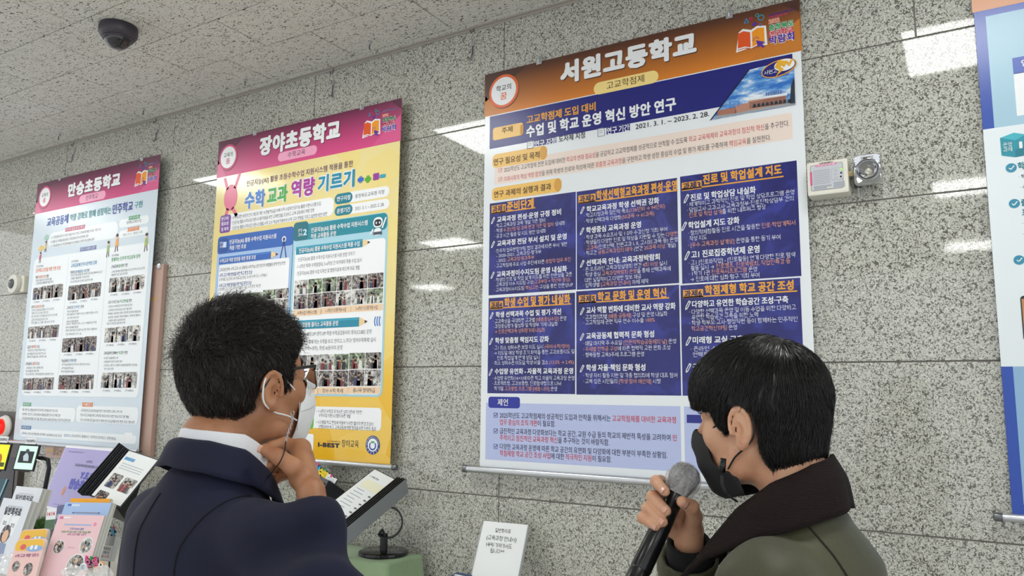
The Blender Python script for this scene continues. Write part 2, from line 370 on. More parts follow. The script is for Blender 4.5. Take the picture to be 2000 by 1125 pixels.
def logo(P, crop, x0, y0, x1, y1, layer):
    """open book with floating shapes, x0..x1 at the book's width, y0 its left edge middle and y1 its right edge middle"""
    a = P.p.c(crop, x0, y0); b = P.p.c(crop, x1, y1); W_ = b[0]-a[0]; cu = a[0]; cv = (a[1]+b[1])/2
    q = lambda pts: [(cu+x*W_, cv+y*W_) for x, y in pts]
    P.poly(q([(-.07,-.5),(.35,-.44),(.5,-.5),(.62,-.42),(1.05,-.46),(1.02,.28),(.7,.34),(.5,.24),(.2,.35),(.05,.25)]), layer, WH)
    P.poly(q([(0,-.36),(.02,.2),(.22,.26),(.46,.16),(.46,-.42),(.25,-.34)]), layer+1, M('#e0561f', .35))
    P.poly(q([(.52,-.42),(.52,.16),(.72,.26),(.95,.22),(.96,-.3),(.75,-.33)]), layer+1, M('#f29a1f', .35))
    P.stroke(q([(0,-.42),(.25,-.4),(.49,-.48),(.72,-.4),(.97,-.38)]), W_*.025, layer+1, M('#b8341c', .35))
    P.poly(q([(.66,-.2),(.98,-.34),(.86,-.38),(.95,-.5),(.88,-.54),(.79,-.42),(.72,-.5)]), layer+2, PURP)
    for i, a_ in enumerate((60, 100, 140, 180, 20)):
        r_ = math.radians(a_); P.stroke(q([(.66+.06*math.cos(r_), -.18+.06*math.sin(r_)), (.66+.13*math.cos(r_), -.18+.13*math.sin(r_))]), W_*.018, layer+2, PURP)
    P.stroke(q([(.26,.55),(.34,.72),(.42,.55),(.26,.55)]), W_*.03, layer+1, M('#3a8ec2', .35))
    for s_ in (-1, 1): P.stroke(q([(.5-.05,.66-.05*s_),(.5+.05,.66+.05*s_)]), W_*.04, layer+1, M('#d22f62', .35))
    P.poly(q([(.52,.4),(.6,.52),(.72,.46),(.64,.34)]), layer+1, PURP)
    P.stroke([(cu+(.86+.1*math.cos(t))*W_, cv+(.62+.1*math.sin(t))*W_) for t in np.linspace(0, 6.283, 15)], W_*.03, layer+1, M('#2f9fc8', .35))
    P.stroke(q([(.66,.75),(.72,.82),(.79,.75),(.72,.68),(.66,.75)]), W_*.025, layer+1, M('#3a9a8a', .35))
    P.stroke(q([(.78,.36),(.83,.42),(.88,.36),(.83,.3),(.78,.36)]), W_*.02, layer+1, M('#7a6fc0', .35))
def badge(P, crop, x, y, rv, ring, layer, t1, t2, c1, c2):
    cu, cv = P.p.c(crop, x, y); r_ = abs(P.p.c(crop, x, y-rv)[1]-cv)
    P.poly(ell(cu+r_*.04, cv-r_*.05, r_*1.0, r_*1.0, 40), layer, M('#5a2a22', .4)); P.poly(ell(cu, cv, r_, r_, 40), layer+1, ring); P.poly(ell(cu, cv, r_*.84, r_*.84, 40), layer+2, WH)
    P.textuv(t1, cu-r_*.5, cv+r_*.2, cu+r_*.5, r_*.36, layer+3, INK, bold=.01); P.textuv(t2, cu-r_*.22, cv-r_*.3, cu+r_*.22, r_*.44, layer+3, ring, bold=.015)
def sheet(name, label, x0, x1, zt, zb, off, base, hdr_frac, hdr):
    y = D-off; pl = Plane((x0*D*(y/D), y, CZ+zb*D*(y/D)), (1, 0, 0), (0, 0, 1))
    W_ = (x1-x0)*y; H_ = (zt-zb)*y
    t = thing(name, label, 'poster', pl.mat); hdr_frac = hdr_frac if isinstance(hdr_frac, float) else 1-pl.c(*hdr_frac)[1]/H_
    MB().box((0, 0, -.0016), (W_, H_, 0)).build('poster_sheet', base, t)
    hz = H_*(1-hdr_frac); MB().box((-.004, hz, 0), (W_+.004, H_+.001, LS)).build('header_print', hdr, t)
    return pl, t, W_, H_, hz
def header(pl, t, W_, H_, hz, dark, light):
    FA = lambda pts, m: Print(pl).poly(pts, 2, m).build('header_facet', t)
    FA([(0, H_), (W_*.16, H_), (0, hz+(H_-hz)*.35)], dark); FA([(0, hz), (0, H_*.5+hz*.5), (W_*.06, hz)], light)
    FA([(W_, hz), (W_, hz+(H_-hz)*.62), (W_*.86, hz)], light); FA([(W_, H_), (W_, hz+(H_-hz)*.75), (W_*.95, H_)], dark)
# ---------------------------------------------------------------- poster three: blue high-school poster
hm = gradmat('orange_header_print', 1.52, 1.78, [(0, '#e88a28'), (.35, '#b46a24'), (.8, '#5c3420'), (1, '#3c2620')])
pl, t3, W3, H3, hz = sheet('hanging_poster', 'large blue and orange school poster hanging between the two men', -.657, -.167, .5165, -.112, .02, M('#e9eef2', .25, name='poster_film'), ('A', 50, 677), hm)
header(pl, t3, W3, H3, hz, M('#4a2c22', .35), M('#c77a2c', .32))
rod(pl, -.055, W3+.04, -.012, .015, t3)
for u in (.28, 1.11): hook(u, H3, .02, t3)
P = Print(pl)
for dl, m, b, dx in ((2, M('#3a2018', .4), .05, 4), (3, WH, .05, 0)): P.text('A', '서원고등학교', 487+dx, 427+dx, 1275+dx, 118, dl, m, bold=b)
P.build('title_lettering', t3); P = Print(pl); P.rect(pl.rect('A', 680, 483, 1055, 475), 2, M('#f6dc8e', .3), .06); P.text('A', '고교학점제', 755, 498, 972, 44, 3, M('#4a2e18', .4), bold=.005)
P.build('subtitle_pill', t3, kind='stuff'); P = Print(pl); badge(P, 'A', 160, 527, 95, M('#e4662c', .35), 2, '학교의', '꿈', INK, ORNG); P.build('round_badge', t3, kind='stuff')
P = Print(pl); logo(P, 'A', 1512, 215, 1675, 205, 3)
P.text('A', '소통과 공감의 교육연구로', 1692, 90, 1833, 13, 3, PURP, bold=.03); P.text('A', '미래학교를 열어가다', 1692, 104, 1800, 12, 3, PINKR, bold=.03)
for (s_, x, y, x1, h, m) in (('2022', 1690, 127, 1757, 28, ORNG), ('충청북도', 1693, 165, 1838, 34, GREENL), ('연구학교', 1692, 202, 1835, 34, M('#d8284e', .35)), ('박람회', 1695, 238, 1840, 46, PURP)):
    P.text('A', s_, x, y, x1, h, 3, WH, bold=.09); P.text('A', s_, x, y, x1, h, 4, m, bold=.035)
P.build('fair_emblem', t3)
P = Print(pl); P.rect(pl.rect('A', 80, 676, 1838, 540), 1, NAVY)
P.rect(pl.rect('A', 98, 742, 272, 763+18), 3, LGOLD, .012); P.rect(pl.rect('A', 256, 722, 275, 780), 4, M('#c98f35', .35), .012)
P.text('A', '주제', 150, 757, 212, 34, 5, M('#4a3012', .4), bold=.01)
P.text('A', '고교학점제 도입 대비', 293, 695, 692, 48, 3, GOLD, bold=.03); P.text('A', '수업 및 학교 운영 혁신 방안 연구', 290, 764, 1157, 66, 3, WH, bold=.035)
P.build('subject_band', t3, 'navy subject band with gold and white lettering')
P = Print(pl)
P.rect(pl.rect('A', 337, 815, 463, 825), 2, NAVY); P.text('A', '연구 지정', 340, 835, 460, 38, 3, WH, bold=.02); P.text('A', '도자체 지정', 478, 806, 630, 38, 2, INK, bold=.015)
P.rect(pl.rect('A', 754, 740, 889, 755), 2, NAVY); P.text('A', '연구 기간', 757, 760, 886, 38, 3, WH, bold=.02); P.text('A', '2021. 3. 1. ~ 2023. 2. 28.', 922, 733, 1348, 36, 2, INK, bold=.01)
for x, y in ((312, 838), (722, 765)):
    u, v = pl.c('A', x, y); P.stroke([(u-.014, v-.017), (u-.014, v+.017), (u+.01, v+.017), (u+.016, v+.01), (u+.016, v-.017), (u-.014, v-.017)], .0025, 2, M('#8a8f9a', .4)); P.stroke([(u-.008, v+.006), (u+.008, v+.006)], .002, 2, M('#8a8f9a', .4)); P.stroke([(u-.008, v-.002), (u+.006, v-.002)], .002, 2, M('#8a8f9a', .4))
P.rect(pl.rect('A', 108, 945, 1832, 803), 1, PEACH)
for (s_, x0, y0, x1, h, tx0, ty, tx1, cr) in (('연구 필요성 및 목적', 95, 935, 410, 78, 102, 940, 367, 'A'), ('연구 과제의 실행과 결과', 83, 108, 447, 68, 94, 108, 393, 'B')):
    k = CR_[cr][2]; u0, vc = pl.c(cr, x0, y0); u1 = pl.c(cr, x1, y0)[0]; hh = abs(pl.c(cr, x0, y0-h/2)[1]-vc)
    P.rect((u0, vc-hh, u1, vc+hh), 2, LGOLD, .02); P.poly(ell(u1-.018, vc, .017, hh*.97), 3, M('#d9a040', .35)); P.text(cr, s_, tx0, ty, tx1, h*.5, 4, M('#4a3012', .4), bold=.012)
for s_, x, y, x1, in (('2025학년도 고교학점제 전면 도입에 대비한 {학교의 변화 필요성}을 공감하고 고교학점제를 성공적으로 안착할 수 있도록 {학교 교육체제와 교육과정의 점진적 혁신}을 추구한다.', 162, 983, 1810),
    ('{미래사회의 핵심 역량 함양}을 위해 학생의 진로와 적성에 따른 {맞춤형 교육과정}을 구현하고 학생 성장 중심의 수업 및 평가 제도를 구축하여 {책임교육}을 실현한다.', 162, 1037, 1705)):
    P.text('A', s_, x, y, x1, 30, 2, INK, RED, .004)
def check(P, crop, x, y, r_, m, layer=2):
    u, v = P.p.c(crop, x, y); P.stroke([(u-r_, v-r_), (u-r_, v+r_), (u+r_, v+r_), (u+r_, v-r_), (u-r_, v-r_)], r_*.22, layer, m); P.stroke([(u-r_*.5, v+.1*r_), (u-.1*r_, v-r_*.45), (u+r_*1.1, v+r_)], r_*.3, layer, m)
for y in (985, 1037): check(P, 'A', 140, y, .0085, M('#d88a7a', .4))
P.build('purpose_text', t3)
# school photo and crest
P = Print(pl); q = lambda *a: [pl.c('A', x, y) for x, y in a]
sky = NT('printed_sky', .3); v_ = sky.coord('Object', (3, 9, 1)); n_ = sky.noise(v_, 3.2, 4, .6); sky.color(sky.ramp(n_, [(.42, '#2f6fc4'), (.52, '#6ea6de'), (.62, '#e6eef5')]))
P.poly(q((1580,405), (1838,340), (1847,607), (1353,697)), 3, sky.m); P.poly(q((1575,402), (1585,402), (1362,694), (1350,699)), 4, M('#15183a', .35))
P.poly(q((1363,692), (1420,650), (1845,590), (1847,607)), 4, M('#9aa0a6', .4))
br = M('#a8705e', .4); dk = M('#3a3f55', .4); grn = M('#20303a', .4)
P.poly(q((1395,670), (1400,640), (1500,622), (1505,655)), 5, br); P.poly(q((1500,655), (1500,608), (1575,596), (1575,640)), 5, M('#b98674', .4)); P.poly(q((1575,640), (1575,580), (1660,566), (1660,625)), 5, M('#c08c78', .4)); P.poly(q((1660,622), (1660,562), (1795,540), (1795,600)), 5, M('#b57f6c', .4))
P.poly(q((1575,584), (1575,574), (1800,538), (1800,552)), 6, M('#dfe6ee', .4))
for i in range(7): P.poly(q((1675+i*14,556-i*2), (1675+i*14,538-i*2.3), (1684+i*14,536-i*2.3), (1684+i*14,554-i*2)), 6, M('#5a78b0', .4))
for i in range(4): P.poly(q((1438+i*24,628-i*4), (1438+i*24,600-(i % 2)*12), (1452+i*24,598-(i % 2)*12), (1452+i*24,626-i*4)), 6, M('#5b8fd0', .4))
for i in range(5): P.stroke(q((1400+i*18*0, 0), (1400, 0))[:0] or q((1580, 596+i*8), (1790, 560+i*8)), .002, 7, M('#6c4a42', .4))
for i in range(9): x = 1600+i*25; P.poly(q((x, 625-i*3.5), (x+5, 604-i*3.5), (x+16, 602-i*3.5), (x+22, 621-i*3.5)), 8, grn)
P.poly(q((1815,600), (1822,500), (1835,455), (1843,470), (1846,598)), 8, grn)
cu, cv = pl.c('A', 1752, 397); P.poly([(cu+.062*math.cos(a)*1-.01*math.sin(a), cv+.03*math.sin(a)+.012*math.cos(a)) for a in np.linspace(0, 6.28, 36)[:-1]], 9, GOLD)
P.poly([(cu+.058*math.cos(a)*1-.01*math.sin(a), cv+.026*math.sin(a)+.012*math.cos(a)) for a in np.linspace(0, 6.28, 36)[:-1]], 10, NAVY)
P.poly([(cu+.02+.036*math.cos(a), cv+.008+.022*math.sin(a)) for a in np.linspace(0, 6.28, 30)[:-1]], 11, WH); P.textuv('W', cu+.004, cv+.012, cu+.05, .026, 12, M('#e8b030', .35), bold=.05)
P.poly([(cu-.002, cv+.03), (cu+.028, cv+.022), (cu+.006, cv+.004), (cu+.018, cv-.008), (cu-.012, cv-.03), (cu+.002, cv-.008), (cu-.014, cv+.006)], 12, M('#e8b030', .35))
P.textuv('서원고', cu-.052, cv-.008, cu-.006, .016, 13, WH, bold=.01); P.build('school_picture', t3, 'small picture of a school under a blue sky with an oval crest')
# task grid
def pencil_icon(P, crop, x, y, s_, layer=3):
    u, v = P.p.c(crop, x, y); d = s_; P.stroke([(u-d*.55, v-d*.7), (u-d*.6, v-d), (u-d*.25, v-d*.85), (u+d*.6, v+d*.7), (u+d*.25, v+d*.95), (u-d*.55, v-d*.55), (u-d*.25, v-d*.85)], d*.17, layer, WH)
    P.stroke([(u+d*.12, v+d*.72), (u+d*.47, v+d*.47)], d*.14, layer, WH)
cells = [(('B',72,155),('B',522,604)), (('B',526,93),('B',1062,570)), (('B',1067,14),('B',1702,533)), (('B',66,650),('C',518,562)), (('B',524,614),('C',1073,570)), (('B',1069,583),('C',1721,577))]
TX = {}
TX[0] = [('T', 'B', '과제1', 84,186,152, '준비단계',161,171,302, 82,206,310), 
 ('H','B','교육과정 편성·운영 규정 정비',110,239,445,32), ('L','B','· 학교 교육과정 과목 개설 기준 정비',98,272,362,22), ('L','B','· 학생 {수강신청 및 과목 변경 기준 및 절차} 상세화',98,298,466,22), ('L','B','· 공강 시간 활용 및 지도 방안 상세화',98,326,366,22),
 ('H','B','교육과정 전담 부서 설치 및 운영',110,364,474,32), ('L','B','· 민주적 업무분장TF팀 협의 결과에 따른 부서 개편',98,404,475,22), ('L','B','- 2020-2021: 교육과정·평가부',107,428,342,22), ('L','B','- 2022: {교육과정·방과후부}',107,453,305,22), ('L','B','· 고교학점제 주요 사업 추진에 따른 {융합적 업무 추진}',98,481,495,22),
 ('H','B','교육과정이수지도팀 운영 내실화',108,525,476,32), ('L','B','· 학생의 진로 및 학업 설계 지도를 위한 전문성을 갖춘',96,555,503,22), ('L','B','교육과정 이수 지도팀 구성{(교과부장 + 학년부 중심)}',104,579,492,22), ('L','B','· 교육과정이수지도팀 {핵심교원} 구성을 통한 전문성UP',96,607,507,22)]
TX[1] = [('T','B','과제2',539,133,622,'학생선택형교육과정 편성·운영',630,113,1052,537,153,1055),
 ('H','B','학교교육과정 학생 선택권 강화',578,185,958,34), ('L','B','· 학교지정과목 점진적 축소{(126단위 → 94단위)}',566,218,988,24), ('L','B','· 학생 선택과목 다양화{(50과목 → 61과목)}',566,248,932,24),
 ('H','B','학생중심 교육과정 운영',576,295,863,34), ('L','B','· 학생 과목 수요조사 및 1·2차 수강신청 기회 부여',566,332,1000,24), ('L','B','· 학생들의 다양한 진로 및 적성을 지원할 수 있는 {다양한}',566,360,1056,24), ('L','B','{교과목}(진로선택, 전문교과 I, II, 고시외 과목 등) 운영',577,387,1054,24), ('L','B','· 학교간 {공동교육과정의 메카} (연간 {20과목 이상} 개설)',566,415,1045,24),
 ('H','B','선택과목 안내: 교육과정박람회',577,465,961,34), ('L','B','· 온·오프라인 교육과정설명회 연간 {4회 이상} 실시',562,500,998,24), ('L','B','· 학생 중심 {교육과정박람회 운영}을 통해 선택과목에',562,528,1018,24), ('L','B','대한 실질적이고 다양한 정보 제공',569,556,865,24), ('L','B','· 입학생별 {[교육과정 안내서]} 자체 제작',562,583,903,24)]
TX[2] = [('T','A','과제3',1194,1080,1300,'진로 및 학업설계 지도',1312,1040,1768,1190,1097,1778),
 ('H','B','진로 및 학업상담 내실화',1122,124,1463,38), ('L','B','· 체계적이고 과학적인 진로 및 학업 상담프로그램 운영',1104,160,1665,26), ('L','B','· 담임교사·교과교사·교육과정부·진로진학상담부 간의',1104,190,1661,26), ('L','B','{진로 및 학업 설계}를 위한 네트워크 형성',1114,216,1513,26),
 ('H','B','학업설계 지도 강화',1110,269,1378,38), ('L','B','· 창의적체험활동 진로 시간을 활용한 {진로·학업계획서}',1110,309,1670,27), ('L','B','작성 지도',1117,338,1208,27), ('L','B','· {[우수 교육과정 설계상]} 운영을 통한 동기 부여',1110,372,1592,27),
 ('H','B','고1 진로집중학년제 운영',1126,422,1483,40), ('L','B','· 고1 [진로와직업] - [진로활동] 연계 다양한 진로 탐색',1113,465,1670,27), ('L','B','활동 실시 → {진로캠프, 진로박람회, 직업인특강 등}',1123,493,1645,27), ('L','B','· 1학기 1권 {진로독서프로그램} 운영',1115,522,1470,27), ('L','B','→ 진로에 대한 심화 탐구 기회 부여',1122,551,1482,27)]
TX[3] = [('T','C','과제4',76,98,138,'학생 수업 및 평가 내실화',148,84,493,74,114,498),
 ('H','C','학생 선택과목 수업 및 평가 개선',103,147,445,32), ('L','C','· 교과특성을 극대화한 교과별 {[배움중심수업]} 운영',90,182,472,23), ('L','C','· 과정중심평가 활성화 및 학생부 기재 내실화',90,208,428,23), ('L','C','{→ 진로선택과목 성취평가제 내실화}',97,235,362,23),
 ('H','C','학생 맞춤형 책임지도 강화',100,282,381,32), ('L','C','· 고1 최소 성취수준 보장 지도 실시 {(국어/수학/영어)}',88,320,490,23), ('L','C','→ 미도달 예상 학생 조기 파악을 통한 교과보충지도 및',95,347,514,23), ('L','C','진로·학업설계 연계 상담 실시',110,373,333,23), ('L','C','· 최소 성취수준 미도달 학생 비율 감소 {(13.5% → 2.4%)}',88,399,512,23),
 ('H','C','수업량 유연화 - 자율적 교육과정 운영',98,443,508,32), ('L','C','· 수업량 유연화(16+1)에 따른 학교 자율적 교육과정 운영',86,478,514,23), ('L','C','· 프로젝트형, 교과보충형, 진로탐색형으로 나눠',86,505,445,23), ('L','C','학기말 {교과융합 프로그램 [배움 너머]} 운영',95,532,424,23)]
TX[4] = [('T','C','과제5',541,66,624,'학교 문화 및 운영 혁신',636,53,996,538,85,1010),
 ('H','C','교사 역할 변화에 대비한 교사 역량 강화',577,124,1044,36), ('L','C','· 교과협의회별 {[배움 공동체]} 구성 및 운영 내실화',562,160,1002,25), ('L','C','· 고교학점제 관련 직무 연수 이수율 {100%}',562,188,935,25),
 ('H','C','교육공동체 협력적 문화 형성',576,258,932,36), ('L','C','· 매달 마지막 주 수요일 {[전문적학습공동체의 날]} 운영',562,297,1047,25), ('L','C','· {주제별 전학공 구성}에 따른 협력적 교원 문화 조성',562,327,1016,25), ('L','C','· 행복동형 교육3주체 프로그램 운영',562,357,879,25),
 ('H','C','학생 자율·책임 문화 형성',576,424,886,36), ('L','C','· 학생 자치 활동 지원 및 각종 협의회에 학생 대표 참여',562,464,1053,25), ('L','C','· 교복 입은 시민들의 {[학생 참여 예산제]} 시행',562,494,965,25)]
TX[5] = [('T','C','과제6',1087,38,1184,'학점제형 학교 공간 조성',1197,18,1662,1085,56,1680),
 ('H','C','다양하고 유연한 학습공간 조성·구축',1130,92,1633,38), ('L','C','· 다양한 선택과목 운영 및 이동 수업을 위한 다양하고',1116,132,1675,27), ('L','C','유연한 학습공간 구축을 위한 노력',1127,160,1476,27), ('L','C','· 학생·학부모·교사·행정직원 등이 함께하는 민주적인',1116,190,1681,27), ('L','C','{학교공간혁신TF팀} 운영',1127,220,1365,27),
 ('H','C','미래형 교실 구축',1133,280,1400,38), ('L','C','· 온라인 수업 환경 조성',1123,325,1420,27), ('L','C','언택트 수업 지원',1134,355,1340,27), ('H','C','공간 혁신',1133,420,1300,38)]
cell_m = NT('navy_photo_print', .3); v_ = cell_m.coord('Position'); n1 = cell_m.noise(v_, 9, 3, .55, .6); cc = cell_m.ramp(n1, [(.35, '#191b60'), (.5, '#20246f'), (.62, '#343c96')]); n2 = cell_m.noise(v_, 3.5, 2); cell_m.color(cell_m.mix(cell_m.ramp(n2, [(.45, 0.), (.6, .5)]), cc, '#2a2f7c'))
ACC = M('#e2a184', .35)
for i, (a, b) in enumerate(cells):
    u0, v1 = pl.c(*a); u1, v0 = pl.c(*b); P = Print(pl); P.rect((u0, v0, u1, v1), 1, cell_m.m)
    for r_ in TX[i]:
        if r_[0] == 'T':
            _, cr, s1, x0, y0, x1, s2, x2, y2, x3, ux, uy, ux1 = r_; k = 48 if cr == 'A' else 42
            uu0, vv, uu1 = pl.span(*cp(cr, x0, y0), cp(cr, x1, y0)[0]); hh = abs(pl.uv(*cp(cr, x0, y0-k/2))[1]-vv)
            P.rect((uu0-.003, vv-hh*1.05, uu1+.003, vv+hh*.95), 2, GOLD); P.text(cr, s1, x0+2, y0, x1-2, k*.86, 3, M('#1a1d52', .35), bold=.03)
            P.text(cr, s2, x2, y2, x3, k*(1.15), 2, GOLD, bold=.035)
            uu0, vv, uu1 = pl.span(*cp(cr, ux, uy), cp(cr, ux1, uy)[0]); P.rect((uu0, vv-.0025, uu1, vv+.0025), 2, GOLD)
        elif r_[0] == 'H': P.text(r_[1], r_[2], r_[3], r_[4], r_[5], r_[6]*.95, 2, WH, bold=.025); pencil_icon(P, r_[1], r_[3]-21, r_[4]+4, .015 if i % 3 < 2 else .017)
        else: P.text(r_[1], r_[2], r_[3], r_[4], r_[5], r_[6]*.95, 2, M('#dfe3f2', .35), ACC, .006)
    P.build('task_panel', t3, ('navy panel headed task one', 'navy panel headed task two', 'navy panel headed task three', 'navy panel headed task four', 'navy panel headed task five', 'navy panel headed task six')[i])
P = Print(pl); P.rect(pl.rect('C', 52, 607, 1075, 968), 1, LAV)
u0 = pl.c('C', 1087, 625)[0]; u1 = pl.c('C', 1721, 577)[0]; R_ = pl.rect('C', 52, 607, 1075, 968); P.rect((u0, R_[1], u1, R_[3]), 1, LAV); P.rect((u0+.01, R_[3]-.06, u0+.12, R_[3]-.03), 2, NAVY2)
P.rect(pl.rect('C', 65, 575, 229, 637), 2, M('#23309a', .3), .012); P.text('C', '제언', 113, 604, 167, 36, 3, WH, bold=.01)
for s_, x, y, x1 in (('2025학년도 고교학점제의 성공적인 도입과 안착을 위해서는 {고교학점제를 대비한 교육과정}',124,672,1046), ('{업무 중심의 조직 개편}이 필요함.',124,708,415), ('급진적인 교육과정 다양화보다는 학교 공간, 교원 수급 등의 학교의 제반적 특성을 고려하여 {민}',124,754,1050), ('{주적이고 점진적인 교육과정 혁신}을 추구하는 것이 바람직함.',124,789,697), ('다양한 교육과정 운영에 따른 학교 공간의 유연화 및 다양화에 대한 부분이 부족한 상황임.',124,835,1001), ('{학점제형 학교 공간 조성 사업}에 대한 {적극적인 지원}이 필요함.',124,870,709)):
    P.text('C', s_, x, y, x1, 31, 2, M('#1f2348', .35), RED, .008)
for y in (672, 755, 836): check(P, 'C', 102, y, .009, NAVY2)
P.build('suggestion_panel', t3, 'lavender suggestion panel with dark and red lettering')
# ---------------------------------------------------------------- poster two: yellow elementary-school poster
hm2 = gradmat('magenta_header_print', 1.52, 1.78, [(0, '#d84a86'), (.3, '#c04078'), (.8, '#6a2648'), (1, '#4c1c36')])
yb = NT('yellow_poster_film', .16); tc = yb.n('ShaderNodeTexCoord'); sp = yb.n('ShaderNodeSeparateXYZ'); yb.l(tc.outputs['Object'], sp.inputs[0]); mr = yb.n('ShaderNodeMapRange'); mr.inputs[2].default_value = 1.6; yb.l(sp.outputs[1], mr.inputs[0])
v_ = yb.coord('Object', (3, 3, 3)); vo = yb.n('ShaderNodeTexVoronoi', i_Scale=1.6); yb.l(v_, vo.inputs['Vector']); sx = yb.n('ShaderNodeSeparateColor'); yb.l(vo.outputs['Color'], sx.inputs[0])
g_ = yb.ramp(mr.outputs[0], [(0, '#eab318'), (.25, '#f0c038'), (.45, '#efdc98'), (1, '#f0e0a0')]); yb.color(yb.mix(yb.ramp(sx.outputs[0], [(.55, 0.), (.9, .5)]), g_, '#f4dc80'))
pl, t2, W_, H_, hz = sheet('hanging_poster', 'yellow school poster with a magenta header hanging behind the man in the navy jacket', -1.318, -.8335, .5115, -.119, .055, yb.m, ('D', 75, 497), hm2)
header(pl, t2, W_, H_, hz, M('#5a2040', .35), M('#d8568c', .32)); rod(pl, -.03, W_+.03, -.01, .012, t2)
for u in (.3, 1.08): hook(u, H_, .055, t2)
P = Print(pl)
for dl, m, b, dx in ((2, M('#4a1830', .4), .05, 3), (3, WH, .05, 0)): P.text('D', '장야초등학교', 318+dx, 318+dx, 785+dx, 100, dl, m, bold=b)
P.build('title_lettering', t2); P = Print(pl); P.rect(pl.rect('D', 425, 352, 648, 358), 2, M('#f0a6c4', .3), .06); P.text('D', '수학교육', 480, 364, 582, 33, 3, M('#4c1c36', .4))
P.build('subtitle_pill', t2, kind='stuff'); P = Print(pl); badge(P, 'D', 137, 377, 73, M('#cf3f78', .35), 2, '교육의', '품', INK, PINKR); P.build('round_badge', t2, kind='stuff')
def emblem(P, crop, bx0, by0, bx1, by1, tx, rows):
    logo(P, crop, bx0, by0, bx1, by1, 3)
    for (s_, x, y, x1, h, m) in rows: P.text(crop, s_, x, y, x1, h, 3, WH, bold=.09); P.text(crop, s_, x, y, x1, h, 4, m, bold=.035)
P = Print(pl); emblem(P, 'D', 920, 202, 1012, 195, 0, (('소통과 공감의 교육연구로', 1028, 112, 1108, 9, PURP), ('2022', 1027, 137, 1065, 17, ORNG), ('충청북도', 1028, 164, 1107, 22, GREENL), ('연구학교', 1026, 190, 1105, 22, M('#d8284e', .35)), ('박람회', 1025, 218, 1106, 30, PURP))); P.build('fair_emblem', t2)
P = Print(pl); P.text('D', '인공지능(AI) 활용 {초등수학수업 지원시스템} 적용을 통한', 243, 530, 858, 34, 2, M('#5a3560', .4), M('#6a2a70', .4), .012)
for s_, x, y, x1, h, m in (('수학', 232, 630, 350, 92, M('#3a7cc8', .35)), ('교과', 362, 602, 480, 92, M('#3fa63c', .35)), ('역량', 500, 565, 637, 98, M('#a8359c', .35)), ('기르기', 655, 533, 868, 92, M('#2a8fae', .35))):
    P.text('D', s_, x, y, x1, h, 2, WH, bold=.1); P.text('D', s_, x, y, x1, h, 3, m, bold=.04)
P.build('headline_lettering', t2, 'headline in blue, green, purple and teal letters')
P = Print(pl); TEAL = M('#1f8aa6', .32); BLUE = M('#2a62b8', .32); LT = M('#a9d5e4', .32); LB = M('#a6c4ea', .32); WH2 = M('#f4f6f8', .22); G5 = M('#4a4a55', .4)
P.rect(pl.rect('D', 92, 714, 743, 712), 2, WH2, .03); P.rect(pl.rect('D', 92, 716, 147, 808), 3, M('#7d3fa0', .32), .015)
for s_, y in (('연구의', 735), ('필요성', 763), ('및 목적', 795)): P.text('D', s_, 97, y, 138, 22, 4, WH, bold=.02)
for s_, x, y, x1 in (('· 수학에 대한 부정적 인식 개선과 개인 수준별 학습을 위해 수학 수업에 인공지능 활용 지원시스템 도입',155,727,672), ('· 인공지능 활용 수학수업 지원시스템 적용을 위한 교육환경을 조성하고 교육 공동체의 역량 강화',155,757,635), ('· 인공지능 활용 수학수업 지원시스템을 수학 교수·학습에 적용하여 수학 교과 역량을 기르고 일반화 방안 마련',155,787,707)): P.text('D', s_, x, y, x1, 20, 3, G5, bold=.006)
for y, a, b in ((0, '연구지정', '충청북도교육청 지정'), (70, '운영기간', '2021. 3. 1. ~ 2023. 2. 28.')):
    R_ = pl.rect('D', 753, 592+y, 1067, 602+y); P.rect(R_, 2, WH2, .035); P.rect((R_[0], R_[1], pl.c('D', 855, 600+y)[0], R_[3]), 3, M('#1f7f92', .32), .03)
    P.text('D', a, 765, 619+y, 843, 28, 4, WH, bold=.02); P.text('D', b, 870, 603+y, 1038, 24, 3, INK)
P.build('purpose_cards', t2)
# mathematical symbols beside the headline
P = Print(pl)
for s_, x, y, h, m in (('÷', 883, 508, 60, M('#2f6fd0', .35)), ('+', 925, 505, 56, M('#58b52f', .35)), ('×', 972, 490, 60, M('#9a3aa0', .35)), ('−', 1010, 487, 56, M('#38a8c8', .35))): P.text('D', s_, x, y, x+38, h, 3, m, bold=.12)
u, v = pl.c('D', 150, 610); pk = M('#e0688c', .3)
P.poly(ell(u, v, .055, .075), 2, pk); P.stroke([(u-.03, v+.05), (u-.06, v+.12)], .02, 2, pk); P.stroke([(u+.03, v+.05), (u+.065, v+.13)], .02, 2, pk); P.stroke([(u-.02, v-.06), (u-.04, v-.13)], .022, 2, pk); P.stroke([(u+.02, v-.06), (u+.06, v-.11)], .022, 2, pk)
P.build('printed_symbols', t2, 'coloured arithmetic symbols and a pink figure')
def pencilbar(P, crop, x0, y0, x1, h, tip, m, layer):
    u0, v, u1 = pl.span(*cp(crop, x0, y0), cp(crop, x1, y0)[0]); hh = abs(pl.uv(*cp(crop, x0, y0-h/2))[1]-v); ut = pl.span(*cp(crop, x0, y0), cp(crop, tip, y0)[0])[2]
    P.rect((u0, v-hh, u1, v+hh), layer, m); P.rect((u0, v+hh*.45, u1, v+hh), layer+1, M('#3aa0bc' if m is TEAL else '#3f7ccc', .32))
    P.poly([(u1, v-hh), (ut, v), (u1, v+hh)], layer, M('#f0cf9a', .35)); P.poly([(ut-(ut-u1)*.35, v-hh*.35), (ut, v), (ut-(ut-u1)*.35, v+hh*.35)], layer+1, INK)
